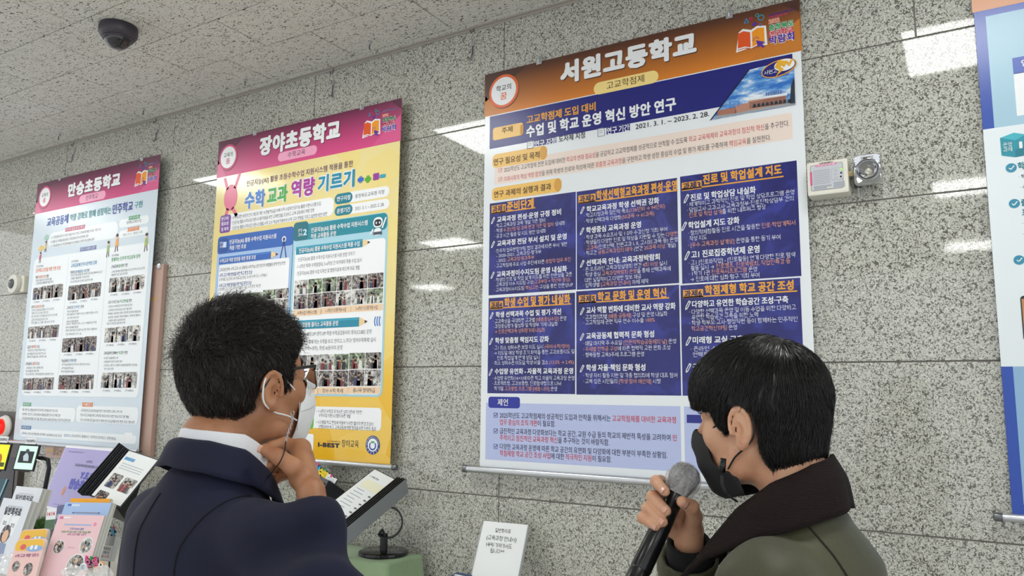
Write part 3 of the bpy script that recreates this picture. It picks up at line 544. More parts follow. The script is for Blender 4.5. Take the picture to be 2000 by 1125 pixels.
PH = [photomat('classroom_photo_print', [(.3, '#1f1f24'), (.42, '#5a5450'), (.52, '#b8aea4'), (.6, '#e4e2de'), (.68, '#6d5b4c')], 70),
      photomat('pupil_photo_print', [(.3, '#17171c'), (.45, '#3c3a44'), (.55, '#a58f7c'), (.63, '#d8d6d4'), (.7, '#5a6c8c')], 80),
      photomat('bright_photo_print', [(.3, '#3b3b40'), (.4, '#90867a'), (.5, '#dcdcd8'), (.6, '#f0f0ee'), (.7, '#b89a70')], 60),
      photomat('green_photo_print', [(.3, '#1c221c'), (.42, '#4f6a3c'), (.52, '#9fb088'), (.6, '#dfe4dc'), (.7, '#7c8c4c')], 60)]
def picture(P, R_, k, layer, split=0):
    u0, v0, u1, v1 = R_
    if not split: P.rect(R_, layer, PH[k % 4], .008); m_ = [(u0, v0, u1, v1)]
    else:
        g = .002; um, vm = (u0+u1)/2, (v0+v1)/2; m_ = [(u0, v0, um-g, vm-g), (um+g, v0, u1, vm-g), (u0, vm+g, um-g, v1), (um+g, vm+g, u1, v1)]
        for j, q_ in enumerate(m_): P.rect(q_, layer, PH[(k+j) % 4], .004)
    rr_ = random.Random(int(u0*1e4)+k)
    for (a, b, c, d) in m_:   # small dark-haired figures
        for _ in range(3):
            x = a+(c-a)*rr_.uniform(.2, .8); s_ = (d-b)*rr_.uniform(.13, .2); y = b+(d-b)*rr_.uniform(.45, .75)
            P.poly([(x-s_*.9, b+.001), (x-s_*.7, y-s_*.7), (x+s_*.7, y-s_*.7), (x+s_*.9, b+.001)], layer+1, M(rr_.choice(['#1c1e2c', '#2c3a66', '#e0ddd8', '#7c3030', '#50585c']), .4))
            P.poly(ell(x, y, s_*.55, s_*.65, 10), layer+2, M('#c49a7c', .4)); P.poly(ell(x, y+s_*.3, s_*.6, s_*.5, 10), layer+3, M('#15151a', .4))
# left (blue) box
P = Print(pl); R_ = pl.rect('D', 80, 838, 512, 880); R_ = (pl.c('D', 85, 850)[0]-.01, .55, R_[2], R_[3]); P.rect(R_, 2, LB, .02)
P.rect((R_[0], pl.c('D', 85, 938)[1], R_[2], R_[3]), 3, BLUE, .02); P.rect(pl.rect('D', 86, 848, 132, 925), 4, M('#1f4f9c', .32), .02)
P.text('D', '1', 108, 882, 127, 40, 5, M('#cfe2ff', .35), bold=.03); P.text('D', '운영', 88, 874, 106, 15, 5, WH, bold=.02); P.text('D', '과제', 88, 895, 106, 15, 5, WH, bold=.02)
P.text('D', '인공지능(AI) 활용 수학수업 지원시스템', 145, 868, 415, 26, 5, WH, bold=.02); P.text('D', '적용 기반 조성', 145, 902, 240, 26, 5, WH, bold=.02)
u, v = pl.c('D', 460, 850); 
for s_ in (-1, 1): P.stroke([(u, v-.01), (u+s_*.022, v-.1)], .006, 5, M('#2a3f80', .35))
P.poly(ell(u, v, .016, .016), 5, WH); P.poly(ell(u, v, .009, .009), 6, M('#2a3f80', .35))
pencilbar(P, 'D', 85, 977, 385, 40, 427, BLUE, 5); P.text('D', '수학교과 역량 함양을 위한 환경 조성', 90, 978, 297, 24, 7, WH, bold=.02)
a = pl.c('D', 85, 1002); b = pl.c('D', 492, 950)[0]; P.rect((a[0], .58, b, a[1]), 4, WH2, .01)
for cr, s_, x, y, x1, h, m, bd in (('D','· 교육과정 편제  수학 교과 시수 증배 및 수학 학습 관련 창의적 체험활동 영역 편성·운영',82,1030,467,19,G5,.004), ('D','· 수학 교과 역량 함양을 위한 학교 환경 조성',82,1061,275,20,M('#2a4f9c', .4),.02), ('D','수학체험교실 정비, AI 미래교실 완공, 도서관 수학 코너, 수학배너',85,1085,362,18,G5,0), ('E','· 수학 교과 역량 함양을 위한 학급 환경 조성',76,108,258,19,M('#2a4f9c', .4),.02), ('E','수학체험 교구 구입, 우리반 태블릿 구비, 수학 환경 게시판',76,128,310,17,G5,0)): P.text(cr, s_, x, y, x1, h, 5, m, bold=bd)
picture(P, pl.rect('E', 65, 163, 312, 260), 0, 5, 1); picture(P, pl.rect('E', 322, 132, 458, 230), 1, 5, 1)
P.build('blue_task_panel', t2, 'blue panel of the first task')
# right (teal) box
P = Print(pl); a = pl.c('D', 515, 770); b = pl.c('E', 976, 718); P.rect((a[0], b[1], b[0], a[1]), 2, LT, .03)
P.rect((a[0]+.004, pl.c('D', 525, 862)[1], b[0]-.004, a[1]-.004), 3, M('#1f8a9c', .32), .025); P.rect((a[0]+.002, pl.c('D', 525, 862)[1], pl.c('D', 598, 800)[0], a[1]+.012), 4, M('#166f80', .32), .02)
P.text('D', '2', 570, 810, 593, 44, 5, M('#bfeef4', .35), bold=.03); P.text('D', '운영', 541, 801, 565, 18, 5, WH, bold=.02); P.text('D', '과제', 541, 826, 565, 18, 5, WH, bold=.02)
P.text('D', '인공지능(AI) 활용 수학수업 지원시스템', 617, 799, 943, 28, 5, WH, bold=.02); P.text('D', '적용 교육활동 운영', 615, 835, 760, 28, 5, WH, bold=.02)
a = pl.c('D', 525, 905); b = pl.c('E', 967, 706); P.rect((a[0], b[1], b[0], a[1]), 4, WH2, .02)
pencilbar(P, 'D', 530, 919, 915, 44, 960, TEAL, 6); P.text('D', '인공지능(AI) 활용 수학수업 지원시스템 적용 수업', 548, 918, 898, 27, 8, WH, bold=.02)
for s_, x, y, x1 in (('· 인공지능(AI) 활용 수학수업 지원시스템 사용 방법 익히기',535,970,868), ('· 1~2학년 똑똑! 수학탐험대, 3~6학년 간 아카데미 적용 수업 실시',530,1010,908), ('· 인공지능(AI) 활용 수업 디자인 및 맵핑자료와 피드백 자료 개발',530,1050,898)): P.text('D', s_, x, y, x1, 24, 5, G5, bold=.006)
caps = ['수학수업 지원시스템', '1~2학년 시스템 적용 수업', '3~6학년 시스템 적용 수업', '수학동아리', '장야 수학 축제', '꿈나무 영재학급']
for i, (x0, y0, x1, y1, cx0, cy, cx1, cy1) in enumerate(((497,80,640,228, 492,250,637,270), (650,65,803,213, 645,235,800,252), (813,50,978,200, 808,218,976,240), (500,490,622,663, 497,683,622,700), (633,485,786,661, 627,683,781,700), (797,477,966,658, 793,683,958,698))):
    R_ = pl.rect('E', x0, y0, x1, y1); picture(P, R_, i, 6, 1)
    P.rect((R_[0]-.003, R_[1]-.036, R_[2]+.003, R_[1]-.004), 5, M('#f2d3b0', .35), .006); P.textuv(caps[i], R_[0]+.15*(R_[2]-R_[0]), R_[1]-.02, R_[0]+.85*(R_[2]-R_[0]), .019, 6, G5, bold=.006)
pencilbar(P, 'E', 495, 324, 850, 48, 897, TEAL, 6); P.text('E', '수준별·맞춤형 플러스 교육활동 운영', 490, 325, 735, 26, 8, WH, bold=.02)
u, v = pl.c('E', 955, 302); P.poly(ell(u, v, .025, .025), 6, M('#e8f0f8', .35))
for k in (-1, 0, 1): P.stroke([(u+k*.014-.008*math.cos(a), v+.022*math.sin(a)) for a in np.linspace(-1.4, 1.4, 8)], .006, 7, M('#3a72c0', .35))
for s_, x, y, x1 in (("· 방과후수학놀이로 재미 UP! 생각 UP! 학생 수학공감동아리 '큐브(CUBE)' 운영",450,378,917), ("· 학생·교사·학부모가 함께 하는 수학을 보고, 만지고, 느끼다! '장야수학축제' 실시",450,420,940), ('· 수학 영재학급(수학+과학), 학생 AI동아리 운영',450,455,757)): P.text('E', s_, x, y, x1, 24, 5, G5, bold=.006)
u, v = pl.c('D', 1003, 765); P.rect((u-.03, v-.015, u+.03, v+.035), 7, WH2, .024); P.rect((u-.022, v-.008, u+.022, v+.025), 8, INK, .015); P.rect((u-.022, v-.055, u+.022, v-.018), 7, WH2, .015)
for k in (-.009, .011): P.poly(ell(u+k, v+.008, .004, .006, 10), 9, WH)
P.stroke([(u-.028, v-.02), (u-.045, v-.045)], .008, 7, WH2); P.stroke([(u+.028, v-.02), (u+.05, v+.03)], .008, 7, WH2); P.rect((u-.026, v-.05, u+.026, v-.036), 8, M('#4a4f60', .35))
P.build('teal_task_panel', t2, 'teal panel of the second task with rows of small photographs')
P = Print(pl); P.rect(pl.rect('E', 530, 768, 968, 905), 2, WH2, .02); P.rect(pl.rect('E', 530, 768, 597, 893), 3, M('#5fb52f', .32), .015); P.text('E', '제언', 545, 830, 580, 28, 4, WH, bold=.03)
for s_, x, y, x1 in (('▸ 1~6학년 수학과 국가수준 성취기준에 기반한',615,795,865), ('수학수업 지원시스템의 바른 개발',627,818,802), ('▸ 시스템을 학교 현장에 적용하기 위한 물리적 환경 조성이',613,855,926), ('선행되어야 하고, 교육공동체 역량 함양을 위한 지원도 필요',625,880,943)): P.text('E', s_, x, y, x1, 20, 3, G5, bold=.004)
P.rect(pl.rect('E', 250, 905, 517, 990), 2, WH2, .02); P.text('E', '우수자료 및 활용자료 개발', 300, 935, 460, 19, 3, G5); P.text('E', '수학수업 자료, 홈페이지', 300, 958, 440, 19, 3, G5)
P.rect(pl.rect('E', 527, 918, 595, 1015), 2, WH2, .012)
P.text('E', 'I-BEST', 622, 978, 742, 28, 2, INK, bold=.05); P.text('E', '즐거운 배움 행복한 나눔', 672, 960, 745, 8, 2, INK); P.text('E', '장야교육', 752, 972, 846, 42, 2, INK, bold=0)
u, v = pl.c('E', 923, 982); P.poly(ell(u, v, .043, .043), 2, M('#1d3a86', .35)); P.poly(ell(u, v, .030, .030), 3, WH2); P.stroke([(u+.018*math.cos(a), v-.003+.018*math.sin(a)) for a in np.linspace(2.4, 7.0, 14)], .007, 4, M('#2a56b0', .35)); P.poly(ell(u-.004, v+.013, .006, .004), 5, M('#3aa648', .35)); P.poly(ell(u+.005, v+.013, .006, .004), 5, M('#3aa648', .35))
for i, ch in enumerate('장야초등학교'): a = math.radians(205+i*26); P.textuv(ch, u+.0365*math.cos(a)-.004, v+.0365*math.sin(a), u+.0365*math.cos(a)+.004, .009, 4, WH, bold=.02)
for i, ch in enumerate('JANGYAELEMENTARYSCHOOL'): a = math.radians(178-i*8.3); P.textuv(ch, u+.0365*math.cos(a)-.0018, v+.0365*math.sin(a), u+.0365*math.cos(a)+.0018, .007, 4, WH, bold=.02)
P.build('footer_print', t2)
# ---------------------------------------------------------------- poster one: pale school poster, far left
pl, t1, W_, H_, hz = sheet('hanging_poster', 'pale blue school poster with a magenta header, leftmost on the wall', -2.0185, -1.5155, .5155, -.126, .05, M('#d3e0ea', .25, name='pale_poster_film'), ('F', 148, 465), hm2)
header(pl, t1, W_, H_, hz, M('#5a2040', .35), M('#d8568c', .32)); rod(pl, -.02, W_+.02, -.01, .012, t1)
for u in (.28, 1.2): hook(u, H_, .05, t1)
P = Print(pl)
for dl, m, b, dx in ((2, M('#4a1830', .4), .05, 3), (3, WH, .05, 0)): P.text('F', '만승초등학교', 375+dx, 300+dx, 747+dx, 88, dl, m, bold=b)
P.build('title_lettering', t1); P = Print(pl); P.rect(pl.rect('F', 457, 335, 638, 354), 2, M('#f0a6c4', .3), .06); P.text('F', '민주학교', 502, 352, 586, 36, 3, M('#4c1c36', .4))
P.build('subtitle_pill', t1, kind='stuff'); P = Print(pl); badge(P, 'F', 210, 345, 76, M('#cf3f78', .35), 2, '교육의', '품', INK, PINKR); P.build('round_badge', t1, kind='stuff')
P = Print(pl); emblem(P, 'F', 856, 205, 935, 195, 0, (('소통과 공감의 교육연구로', 946, 112, 1012, 9, PURP), ('2022', 946, 135, 975, 15, ORNG), ('충청북도', 944, 163, 1005, 22, GREENL), ('연구학교', 940, 193, 1003, 22, M('#d8284e', .35)), ('박람회', 938, 222, 1002, 30, PURP))); P.build('fair_emblem', t1)
P = Print(pl)
for s_, x, y, x1, h, m, b in (('교육공동체', 225, 525, 377, 62, M('#3054a8', .35), .03), ('역량 강화로 함께 성장하는', 387, 492, 681, 50, M('#2f8f96', .35), .02), ('민주학교', 690, 433, 835, 68, M('#3a4a9c', .35), .03), ('구현', 846, 403, 902, 46, M('#2f8f96', .35), .02)): P.text('F', s_, x, y, x1, h, 3, m, bold=b)
P.build('headline_lettering', t1, 'headline in blue and teal letters')
P = Print(pl); PW = M('#eef3f6', .28)
P.rect(pl.rect('F', 240, 600, 725, 632), 2, PW, .05); P.rect(pl.rect('F', 738, 507, 948, 528), 2, PW, .05); P.rect(pl.rect('F', 735, 585, 943, 605), 2, PW, .05)
def ribbon(crop, x0, y, x1, h, m, s_):
    u0, v, u1 = pl.span(*cp(crop, x0, y), cp(crop, x1, y)[0]); hh = abs(pl.uv(*cp(crop, x0, y-h/2))[1]-v)
    P.poly([(u0-.006, v-hh), (u1+.006, v-hh), (u1, v), (u1+.006, v+hh), (u0-.006, v+hh), (u0, v)], 3, m); P.textuv(s_, u0+.008, v, u1-.008, hh*1.3, 4, WH, bold=.02)
ribbon('F', 358, 578, 492, 27, M('#c95a78', .35), '연구의 필요성 및 목적'); ribbon('F', 808, 496, 882, 27, M('#58a878', .35), '연구지정'); ribbon('F', 800, 577, 877, 27, M('#e08038', .35), '연구기간'); ribbon('F', 463, 717, 572, 27, M('#6a78b0', .35), '연구 과제의 실행')
for s_, x, y, x1, h in (('① 교육공동체 모두가 주인의식을 가지고 학교 교육에 참여할 수 있는 기반 조성',255,633,608,18), ('② 배움 및 자치활동 활성화로 교육공동체 민주시민역량 강화',252,664,520,18), ('③ 교육공동체의 유기적 협력 활동으로 함께하는 민주적 학교문화 정착',250,694,562,18), ('충청북도교육청 지정',790,528,893,19), ('2021. 3. 1. ~ 2023. 2. 28.',765,612,905,18)): P.text('F', s_, x, y, x1, h, 3, G5, bold=.006)
def tiny(x, y, shirt, s_=.05, brolly=None):
    u, v = pl.c('F', x, y); P.poly([(u-s_*.28, v-s_*.5), (u-s_*.2, v+s_*.3), (u+s_*.2, v+s_*.3), (u+s_*.28, v-s_*.5)], 4, shirt); P.poly(ell(u, v+s_*.55, s_*.2, s_*.24, 12), 4, M('#f0c8a8', .4)); P.poly(ell(u, v+s_*.66, s_*.22, s_*.17, 12), 5, M('#3a2c28', .4))
    P.stroke([(u-s_*.12, v-s_*.5), (u-s_*.2, v-s_*1.1)], s_*.14, 4, M('#5a4a48', .4)); P.stroke([(u+s_*.12, v-s_*.5), (u+s_*.25, v-s_*1.05)], s_*.14, 4, M('#5a4a48', .4))
    if brolly: P.poly([(u-s_*.9, v+s_*1.1), (u-s_*.7, v+s_*1.7), (u, v+s_*2.0), (u+s_*.7, v+s_*1.7), (u+s_*.9, v+s_*1.1)], 4, brolly); P.stroke([(u, v+s_*1.9), (u+s_*.25, v+s_*.2)], s_*.06, 4, G5)
tiny(217, 690, M('#e8c060', .4), .04, M('#a8ccc0', .4)); tiny(178, 768, M('#c84a68', .4), .04, M('#f0d078', .4)); tiny(660, 705, M('#98b878', .4), .055); tiny(722, 660, M('#f0a850', .4), .06); tiny(930, 655, M('#a8b860', .4), .06)
P.build('purpose_cards', t1)
P = Print(pl); a = pl.c('F', 128, 770); b = pl.c('G', 1015, 738); P.rect((.05, b[1], b[0], pl.c('F', 400, 745)[1]), 2, PW, .04)
for cx in ((378, 790), (655, 745)): uu = pl.c('F', *cx)[0]; P.rect((uu-.001, b[1]+.05, uu+.001, a[1]-.03), 3, M('#c8d4dc', .4))
for (s0, s1, x, y, x1, m) in (('연구과제 01', '민주학교 운영을 위한 기반 조성', 148, 868, 320, M('#e07a38', .4)), ('연구과제 02', '교육공동체 민주시민역량 강화', 397, 832, 580, M('#3a86b8', .4)), ('연구과제 03', '함께하는 민주적 학교문화 정착', 683, 790, 888, M('#4a9c5a', .4))):
    P.text('F', s1, x, y, x1, 28, 3, m, bold=.02); P.text('F', s0, x+2, y-29, x+52, 16, 3, G5, bold=.01)
body = [('F', [('학생 {자치중심 학교} 개선',145,913,238), ('· 학생이 만들어가는 학생문화 생활',143,937,258), ('· 교육공동체 생활협약 제정 운영',143,957,268)], '#e07a38'), ('F', [('학생주도의 {배움중심 수업} 전개',392,878,525), ('· 민주시민역량 강화를 위한 참여형 수업 주제 선정하여 수업시간',390,900,620), ('· 주제탐구 활동을 통한 교육과정 운영',390,922,525), ('· 민주시민역량 강화 프로젝트 학습 운영 및 적용',388,946,550)], '#3a86b8'),
 ('F', [('교육공동체 {참여문화} 개선',680,838,798), ('· 교육공동체와 함께 만들어가는 민주학교의 날 운영',678,874,918), ('· 생활협약 실천 점검 및 환류',676,897,797)], '#4a9c5a'),
 ('G', [('민주적 {교직문화 운영} 조성',232,73,325), ('· 민주적 교원학습공동체의 조직 및 운영',230,98,395), ('· 협력적 연구 및 나눔의 문화 운영',230,120,355), ('· 중간 관리자의 지도력을 바탕으로 한 의견수렴',228,143,420), ('· 소통의 문화 활성화 방안 모색',226,168,352), ('· 학년별 소그룹, 동아리 운영',224,190,400)], '#e07a38'),
 ('G', [('교육과정 {민주적인} 운영',490,78,615), ('· 학생 자치활동 활성화',490,107,578), ('· 학생 자율동아리, 학생회가 이끄는 다양한 학교행사, 수학기',488,128,720), ('있는 학생 다모임 운영',495,153,578), ('· 학부모 자치활동 활성화',485,180,575), ('· 온라인 학부모 연수, 교사 자율모임 운영',480,198,708), ('· 학부모 참여활동 활성화',478,223,575), ('· 온라인 카페 개설, 학교참관의 날 운영, 학부모 자율동아리',478,245,712), ('운영, 학부모회의 의견 나눔',483,272,598)], '#3a86b8'),
 ('G', [('모두가 주인 되는 {학교문화를} 운영',795,38,965), ('· 학교자치 이해 증진과 민주적 참여 및 운영',792,70,970), ('· 교육과정 연계 다모임 프로그램 운영',790,97,965), ('· 학생참여, 공동체의식 함양, 프로젝트 및 동아리 활동 발표,',788,122,1035), ('놀이마당, 나눔장터, 학부모 체험부스, 학부모회 체험부스,',795,147,1035), ('사제동행 소통하고 놀이마당 운영',795,172,918), ('· 학생 건의 수렴 결과 실행 환류 피드백',780,195,918)], '#4a9c5a'),
 ('G', [('교실의 {평화문화} 구성',200,365,290), ('· 학생과 만드는 학급의 평화규칙 실시',200,390,337), ('· 갈등 해결을 위한 또래 조정자 연수 실시',198,415,337), ('· 평화로운 학급을 위한 소통 문화 나눔',196,438,342), ('교육공동체 {소통문화} 조성',188,488,290), ('· 교육공동체, 교직원 소통문화 운영',187,518,317), ('· 학교 자치를 위한 소통의 문화',185,541,287), ('· 학교교육과정, 교육과정협의회, 대토론회 운영',185,564,393)], '#e07a38'),
 ('G', [('학습공동체 {연구문화} 운영',452,466,560), ('· 학년 학습공동체를 위한 주제 프로그램 운영 및 연수실시',450,494,660), ('· 교원 학습공동체 연수실시',447,520,540), ('· 학부모 학습공동체 연수실시',445,545,545)], '#3a86b8'), ('G', [('교육공동체가 함께하는 {학교평가} 운영',762,410,935), ('· 학교평가 자율위원회 구축',758,447,868), ('· 교육공동체가 평가한 공동의 정리',757,473,896), ('· 교육과정 소통간의, 자체평가 대토론회를 통한 의견수렴,',757,500,1007), ('평가 결과 반영',765,525,832)], '#4a9c5a')]
for cr, ls, c in body:
    for i, (s_, x, y, x1) in enumerate(ls): P.text(cr, s_, x, y+2, x1, 22 if '{' in s_ else 16, 3, G5, M(c, .4), .02 if '{' in s_ else .004)
P.build('task_text', t1)
pics = [('F', q_) for q_ in ((130,990,188,1068),(190,978,262,1060),(265,966,333,1052),(380,975,455,1070),(460,965,526,1060),(531,955,603,1048),(670,920,745,1015),(750,912,828,1008),(832,902,912,998))] + [('G', q_) for q_ in ((210,220,278,302),(283,213,353,298),(360,207,428,294),(462,304,548,404),(552,298,620,400),(625,290,703,396),(773,227,853,332),(857,220,934,327),(938,212,1023,322),(172,596,240,682),(243,593,317,681),(322,590,390,679),(435,573,515,678),(520,571,593,677),(597,569,682,676),(748,555,828,668),(832,553,907,667),(912,550,1000,666))]
P = Print(pl)
for i, (cr, (x0, y0, x1, y1)) in enumerate(pics):
    P = Print(pl); R_ = pl.rect(cr, x0, y0, x1, y1); picture(P, R_, (i*3+i//3) % 3, 3, 0); P.textuv('[학생활동]', R_[0]+.2*(R_[2]-R_[0]), R_[1]-.016, R_[0]+.8*(R_[2]-R_[0]), .011, 3, G5); P.build('activity_picture', t1, kind='stuff')
P = Print(pl); P.rect(pl.rect('G', 145, 800, 548, 918), 2, PW, .03); P.rect(pl.rect('G', 565, 795, 1008, 938), 2, PW, .03); P.rect(pl.rect('G', 150, 962, 998, 1080), 2, PW, .03)
ribbon('G', 172, 786, 226, 27, M('#58a878', .35), '운영성과'); ribbon('G', 607, 788, 678, 30, M('#e08038', .35), '제언'); ribbon('G', 160, 955, 226, 27, M('#4a80b0', .35), '일반화 자료')
for s_, x, y, x1 in (('· 제도 개선 및 소통을 바탕으로 민주학교 운영을 위한 기반 조성',160,825,423), ('· 프로젝트 수업 연구, 교육과정별 자치활동을 통한 민주시민역량 강화',158,857,445), ('· 교육공동체 참여 활동으로 자율, 책임, 참여의 공유된 동의하는 민주적 학교문화 정착',155,888,520), ('· 교육공동체 공감대 형성을 위한 기회 마련과 소통 노력 지속',588,830,898), ('· 민주시민교육을 위한 교육과정 재구성 및 다양한 학습 프로그램 개발',585,864,946), ('· 민주시민역량 증진을 위한 단계적 연수 및 실무를 위한 훈련 프로그램 마련',583,900,986), ('{교육목표} | 민주시민역량강화 프로젝트 수업계획 및 수업 지도안',158,998,455), ('{협업학교} | 만승초등학교 홈페이지 〉민주학교 연구학교 〉운영자료실',472,1013,848)): P.text('G', s_, x, y, x1, 19, 3, G5, M('#3a78b0', .35), .004)
P.rect(pl.rect('G', 912, 992, 968, 1068), 3, WH2, .01); P.build('footer_print', t1)
# ---------------------------------------------------------------- poster four: right edge
pl, t4, W_, H_, hz = sheet('hanging_poster', 'white and blue poster cut off by the right edge of the photo', .0262, .5162, .513, -.1235, .02, M('#2a4fae', .25, name='blue_poster_film'), ('P', 1905, 24), M('#d99a74', .3))
rod(pl, -.03, W_+.03, -.01, .012, t4)
P = Print(pl); P.rect((0, 0, W_, 0) if 0 else (0, pl.c('P', 1958, 716)[1], W_, pl.c('P', 1922, 253)[1]), 1, M('#e6eef2', .28))
P.rect((pl.c('P', 1925, 33)[0], pl.c('P', 1922, 253)[1], W_, pl.c('P', 1923, 33)[1]), 1, M('#a3c8dc', .3)); P.rect((pl.c('J', 1170, 305)[0], pl.c('J', 1190, 608)[1], W_-.05, pl.c('J', 1172, 388)[1]), 2, WH); P.rect((pl.c('J', 1170, 305)[0], pl.c('J', 1172, 390)[1], W_-.05, pl.c('J', 1170, 305)[1]), 2, M('#3c5cb8', .3)); P.text('J', '연구학교 운영', 1217, 332, 1500, 36, 3, WH, bold=.02)
P.rect((pl.c('P', 1980, 740)[0], .03, W_-.03, pl.c('P', 1980, 716)[1]-.0), 1, M('#8fb6d8', .3)); P.build('background_print', t4)
P = Print(pl); c6 = [pl.c('K', *q_) for q_ in ((228,218),(312,186),(385,196),(400,320),(322,335),(238,325))]; P.poly(c6, 3, M('#1f93a8', .3)); P.poly([c6[0], c6[1], c6[2], pl.c('K', 322, 232)], 4, M('#3fb4c4', .3)); P.poly([c6[3], c6[4], pl.c('K', 322, 290), pl.c('K', 400, 262)], 4, M('#157c90', .3))
P.text('K', '운영', 246, 262, 300, 27, 5, WH, bold=.01); P.text('K', '과제', 248, 291, 303, 27, 5, WH, bold=.01); P.text('K', '1', 345, 260, 365, 50, 5, WH, bold=.04)
for (x, y) in ((297, 400), (316, 618), (345, 962)):
    u, v = pl.c('K', x, y); P.poly(ell(u, v, .0145, .0145), 3, M('#2f8fae', .3)); P.stroke([(u-.006, v), (u-.001, v-.005), (u+.008, v+.006)], .003, 4, WH)
for s_, x, y, x1, h, m in (('학생 참여', 336, 390, 520, 44, M('#1f7f8c', .35)), ('출발점', 356, 612, 500, 44, M('#1f7f8c', .35)), ('프로그램', 362, 672, 520, 44, M('#1f7f8c', .35)), ('· 학교 교육과정 운영', 345, 455, 560, 26, G5), ('· 수업 연구', 350, 518, 480, 26, G5), ('· 학생 활동', 366, 738, 500, 26, G5), ('· 자료 개발', 370, 802, 500, 26, G5)): P.text('K', s_, x, y, x1, h, 3, m, bold=.03 if h > 40 else .01)
P.rect(pl.rect('P', 1992, 578, 2060, 665), 3, M('#2c2c30', .3), .01); P.rect(pl.rect('P', 1995, 584, 2060, 660), 4, M('#c08858', .3)); P.build('task_print', t4)
# ================================================================ WALL AND CEILING FITTINGS
YW = D
def wx(px, py, Y=D): p = at_y(px, py, Y); return p.x, p.z
BLK = M('#16171a', .35); WPL = M('#e6e3d6', .4); CHR = M('#d8dadd', .08, 1.0)
# emergency lamp beside the blue poster
pl = Plane(at_y(1580, 392, D-.0), (1, 0, 0), (0, 0, 1))
a = pl.c('S', 185, 855); b = pl.c('S', 968, 75)
pf = Plane(pl.O - Vector((0, .075, 0)), (1, 0, 0), (0, 0, 1)); a = pf.c('S', 180, 855); b = pf.c('S', 970, 80)
t = thing('emergency_light', 'cream emergency lamp unit with square chrome spotlight on the granite wall', 'emergency light', pf.mat)
u0, v0, u1, v1 = a[0], a[1], b[0], b[1]
MB().box((u0, v0, -.078), (u1, v1, 0)).build('casing', WPL, t, bevel=.006)
P = Print(pf); m = .012; g = M('#c9ccd2', .35)
P.rect((u0+m, v0+m*1.3, u1-m*1.3, v1-m), 1, M('#6d7480', .4), .006); P.rect((u0+m+.0015, v0+m*1.3+.0015, u1-m*1.3-.0015, v1-m-.0015), 2, g, .005)
W_ = u1-u0; H_ = v1-v0; X = lambda x: u0+W_*(x-180)/790; Y_ = lambda y: v1-H_*(y-80-(-.13)*0)/775
P.rect((X(350), Y_(205), X(770), Y_(150)), 3, M('#e58fb4', .4), .008); P.textuv('비상조명등', X(380), Y_(178), X(740), .0075, 4, M('#f4e2ea', .4), bold=.02)
P.rect((X(245), Y_(625), X(282), Y_(300)), 3, M('#d8588c', .4), .005)
for k in range(9): P.rect((X(310), Y_(298+k*38), X(630), Y_(290+k*38)), 3, M('#8a8f98', .5))
P.rect((X(655), Y_(560), X(880), Y_(280)), 3, M('#9aa0aa', .4), .008); P.rect((X(660), Y_(555), X(875), Y_(285)), 4, g, .008)
for k in range(3): P.poly(ell(X(740), Y_(335+k*85), .0055, .0034), 5, M('#7a808a', .4)); P.poly(ell(X(740), Y_(335+k*85), .0048, .0028), 6, g)
P.rect((X(310), Y_(730), X(650), Y_(640)), 3, M('#a9adb5', .45)); P.rect((X(690), Y_(730), X(900), Y_(600)), 3, M('#a9adb5', .45)); P.rect((X(560), Y_(720), X(660), Y_(690)), 4, M('#d8dbc8', .4))
P.textuv('LINKSKY', X(440), Y_(128), X(700), .006, 1, BLK, bold=.03); P.build('control_label', t, kind='stuff', label='grey control label with pink strips')
for k, m_ in enumerate((M('#6fdc2c', .3), BLK, BLK)):
    o = MB().lathe([(.0001, 0), (.0032, 0), (.0032, .002), (.0018, .0034), (.0001, .0036)], m_, 14, Matrix.Translation((X(852-k*9), Y_(325+k*85), .001))).build('indicator', parent=t, smooth=True)
o = bpy.data.materials.new('green_indicator_glow'); o.use_nodes = True; o.node_tree.nodes['Principled BSDF'].inputs['Base Color'].default_value = lin('#6fdc2c'); o.node_tree.nodes['Principled BSDF'].inputs['Emission Color'].default_value = lin('#7cf03a'); o.node_tree.nodes['Principled BSDF'].inputs['Emission Strength'].default_value = .8
[c for c in COL.objects if c.name.startswith('indicator')][0].data.materials[0] = o
# spotlight: square reflector with rings
S0 = X(1070); S1 = X(1590); T0 = Y_(735); T1 = Y_(60); cu, cv = (S0+S1)/2, (T0+T1)/2; hw, hh = (S1-S0)/2, (T1-T0)/2
sp_ = MB()
def ring_sq(z, k, r): return [(cu+(x-cu), cv+(y-cv), z) for x, y in rr(cu-hw*k, cv-hh*k, cu+hw*k, cv+hh*k, r)]
loops = [ring_sq(-.045, .8, .012), ring_sq(-.02, 1, .014), ring_sq(-.004, 1, .014), ring_sq(0, .97, .014), ring_sq(0, .92, .013)]
n_ = len(loops[0])
def rg(R_, z): return [(cu+hw*R_*math.cos(math.radians(a)), cv+hw*R_*math.sin(math.radians(a)), z) for a in [-90+90*(i//6)+90*(i % 6)/5*.999 for i in range(n_)]]
loops += [rg(.86, -.006), rg(.86, -.002), rg(.80, -.002), rg(.78, -.010), rg(.70, -.006), rg(.6, -.016), rg(.42, -.028), rg(.2, -.034)]
vs = [p for l in loops for p in l]; fs = [(i*n_+j, i*n_+(j+1) % n_, (i+1)*n_+(j+1) % n_, (i+1)*n_+j) for i in range(len(loops)-1) for j in range(n_)] + [tuple(range((len(loops)-1)*n_, len(loops)*n_)), tuple(reversed(range(n_)))]
o = sp_.add(vs, fs, CHR).build('reflector', parent=t, label='square chrome reflector'); autosmooth(o, 35)
gl = NT('lamp_lens', .03); gl.b.inputs['Base Color'].default_value = (1, 1, 1, 1); gl.b.inputs['Transmission Weight'].default_value = 1; gl.b.inputs['IOR'].default_value = 1.25
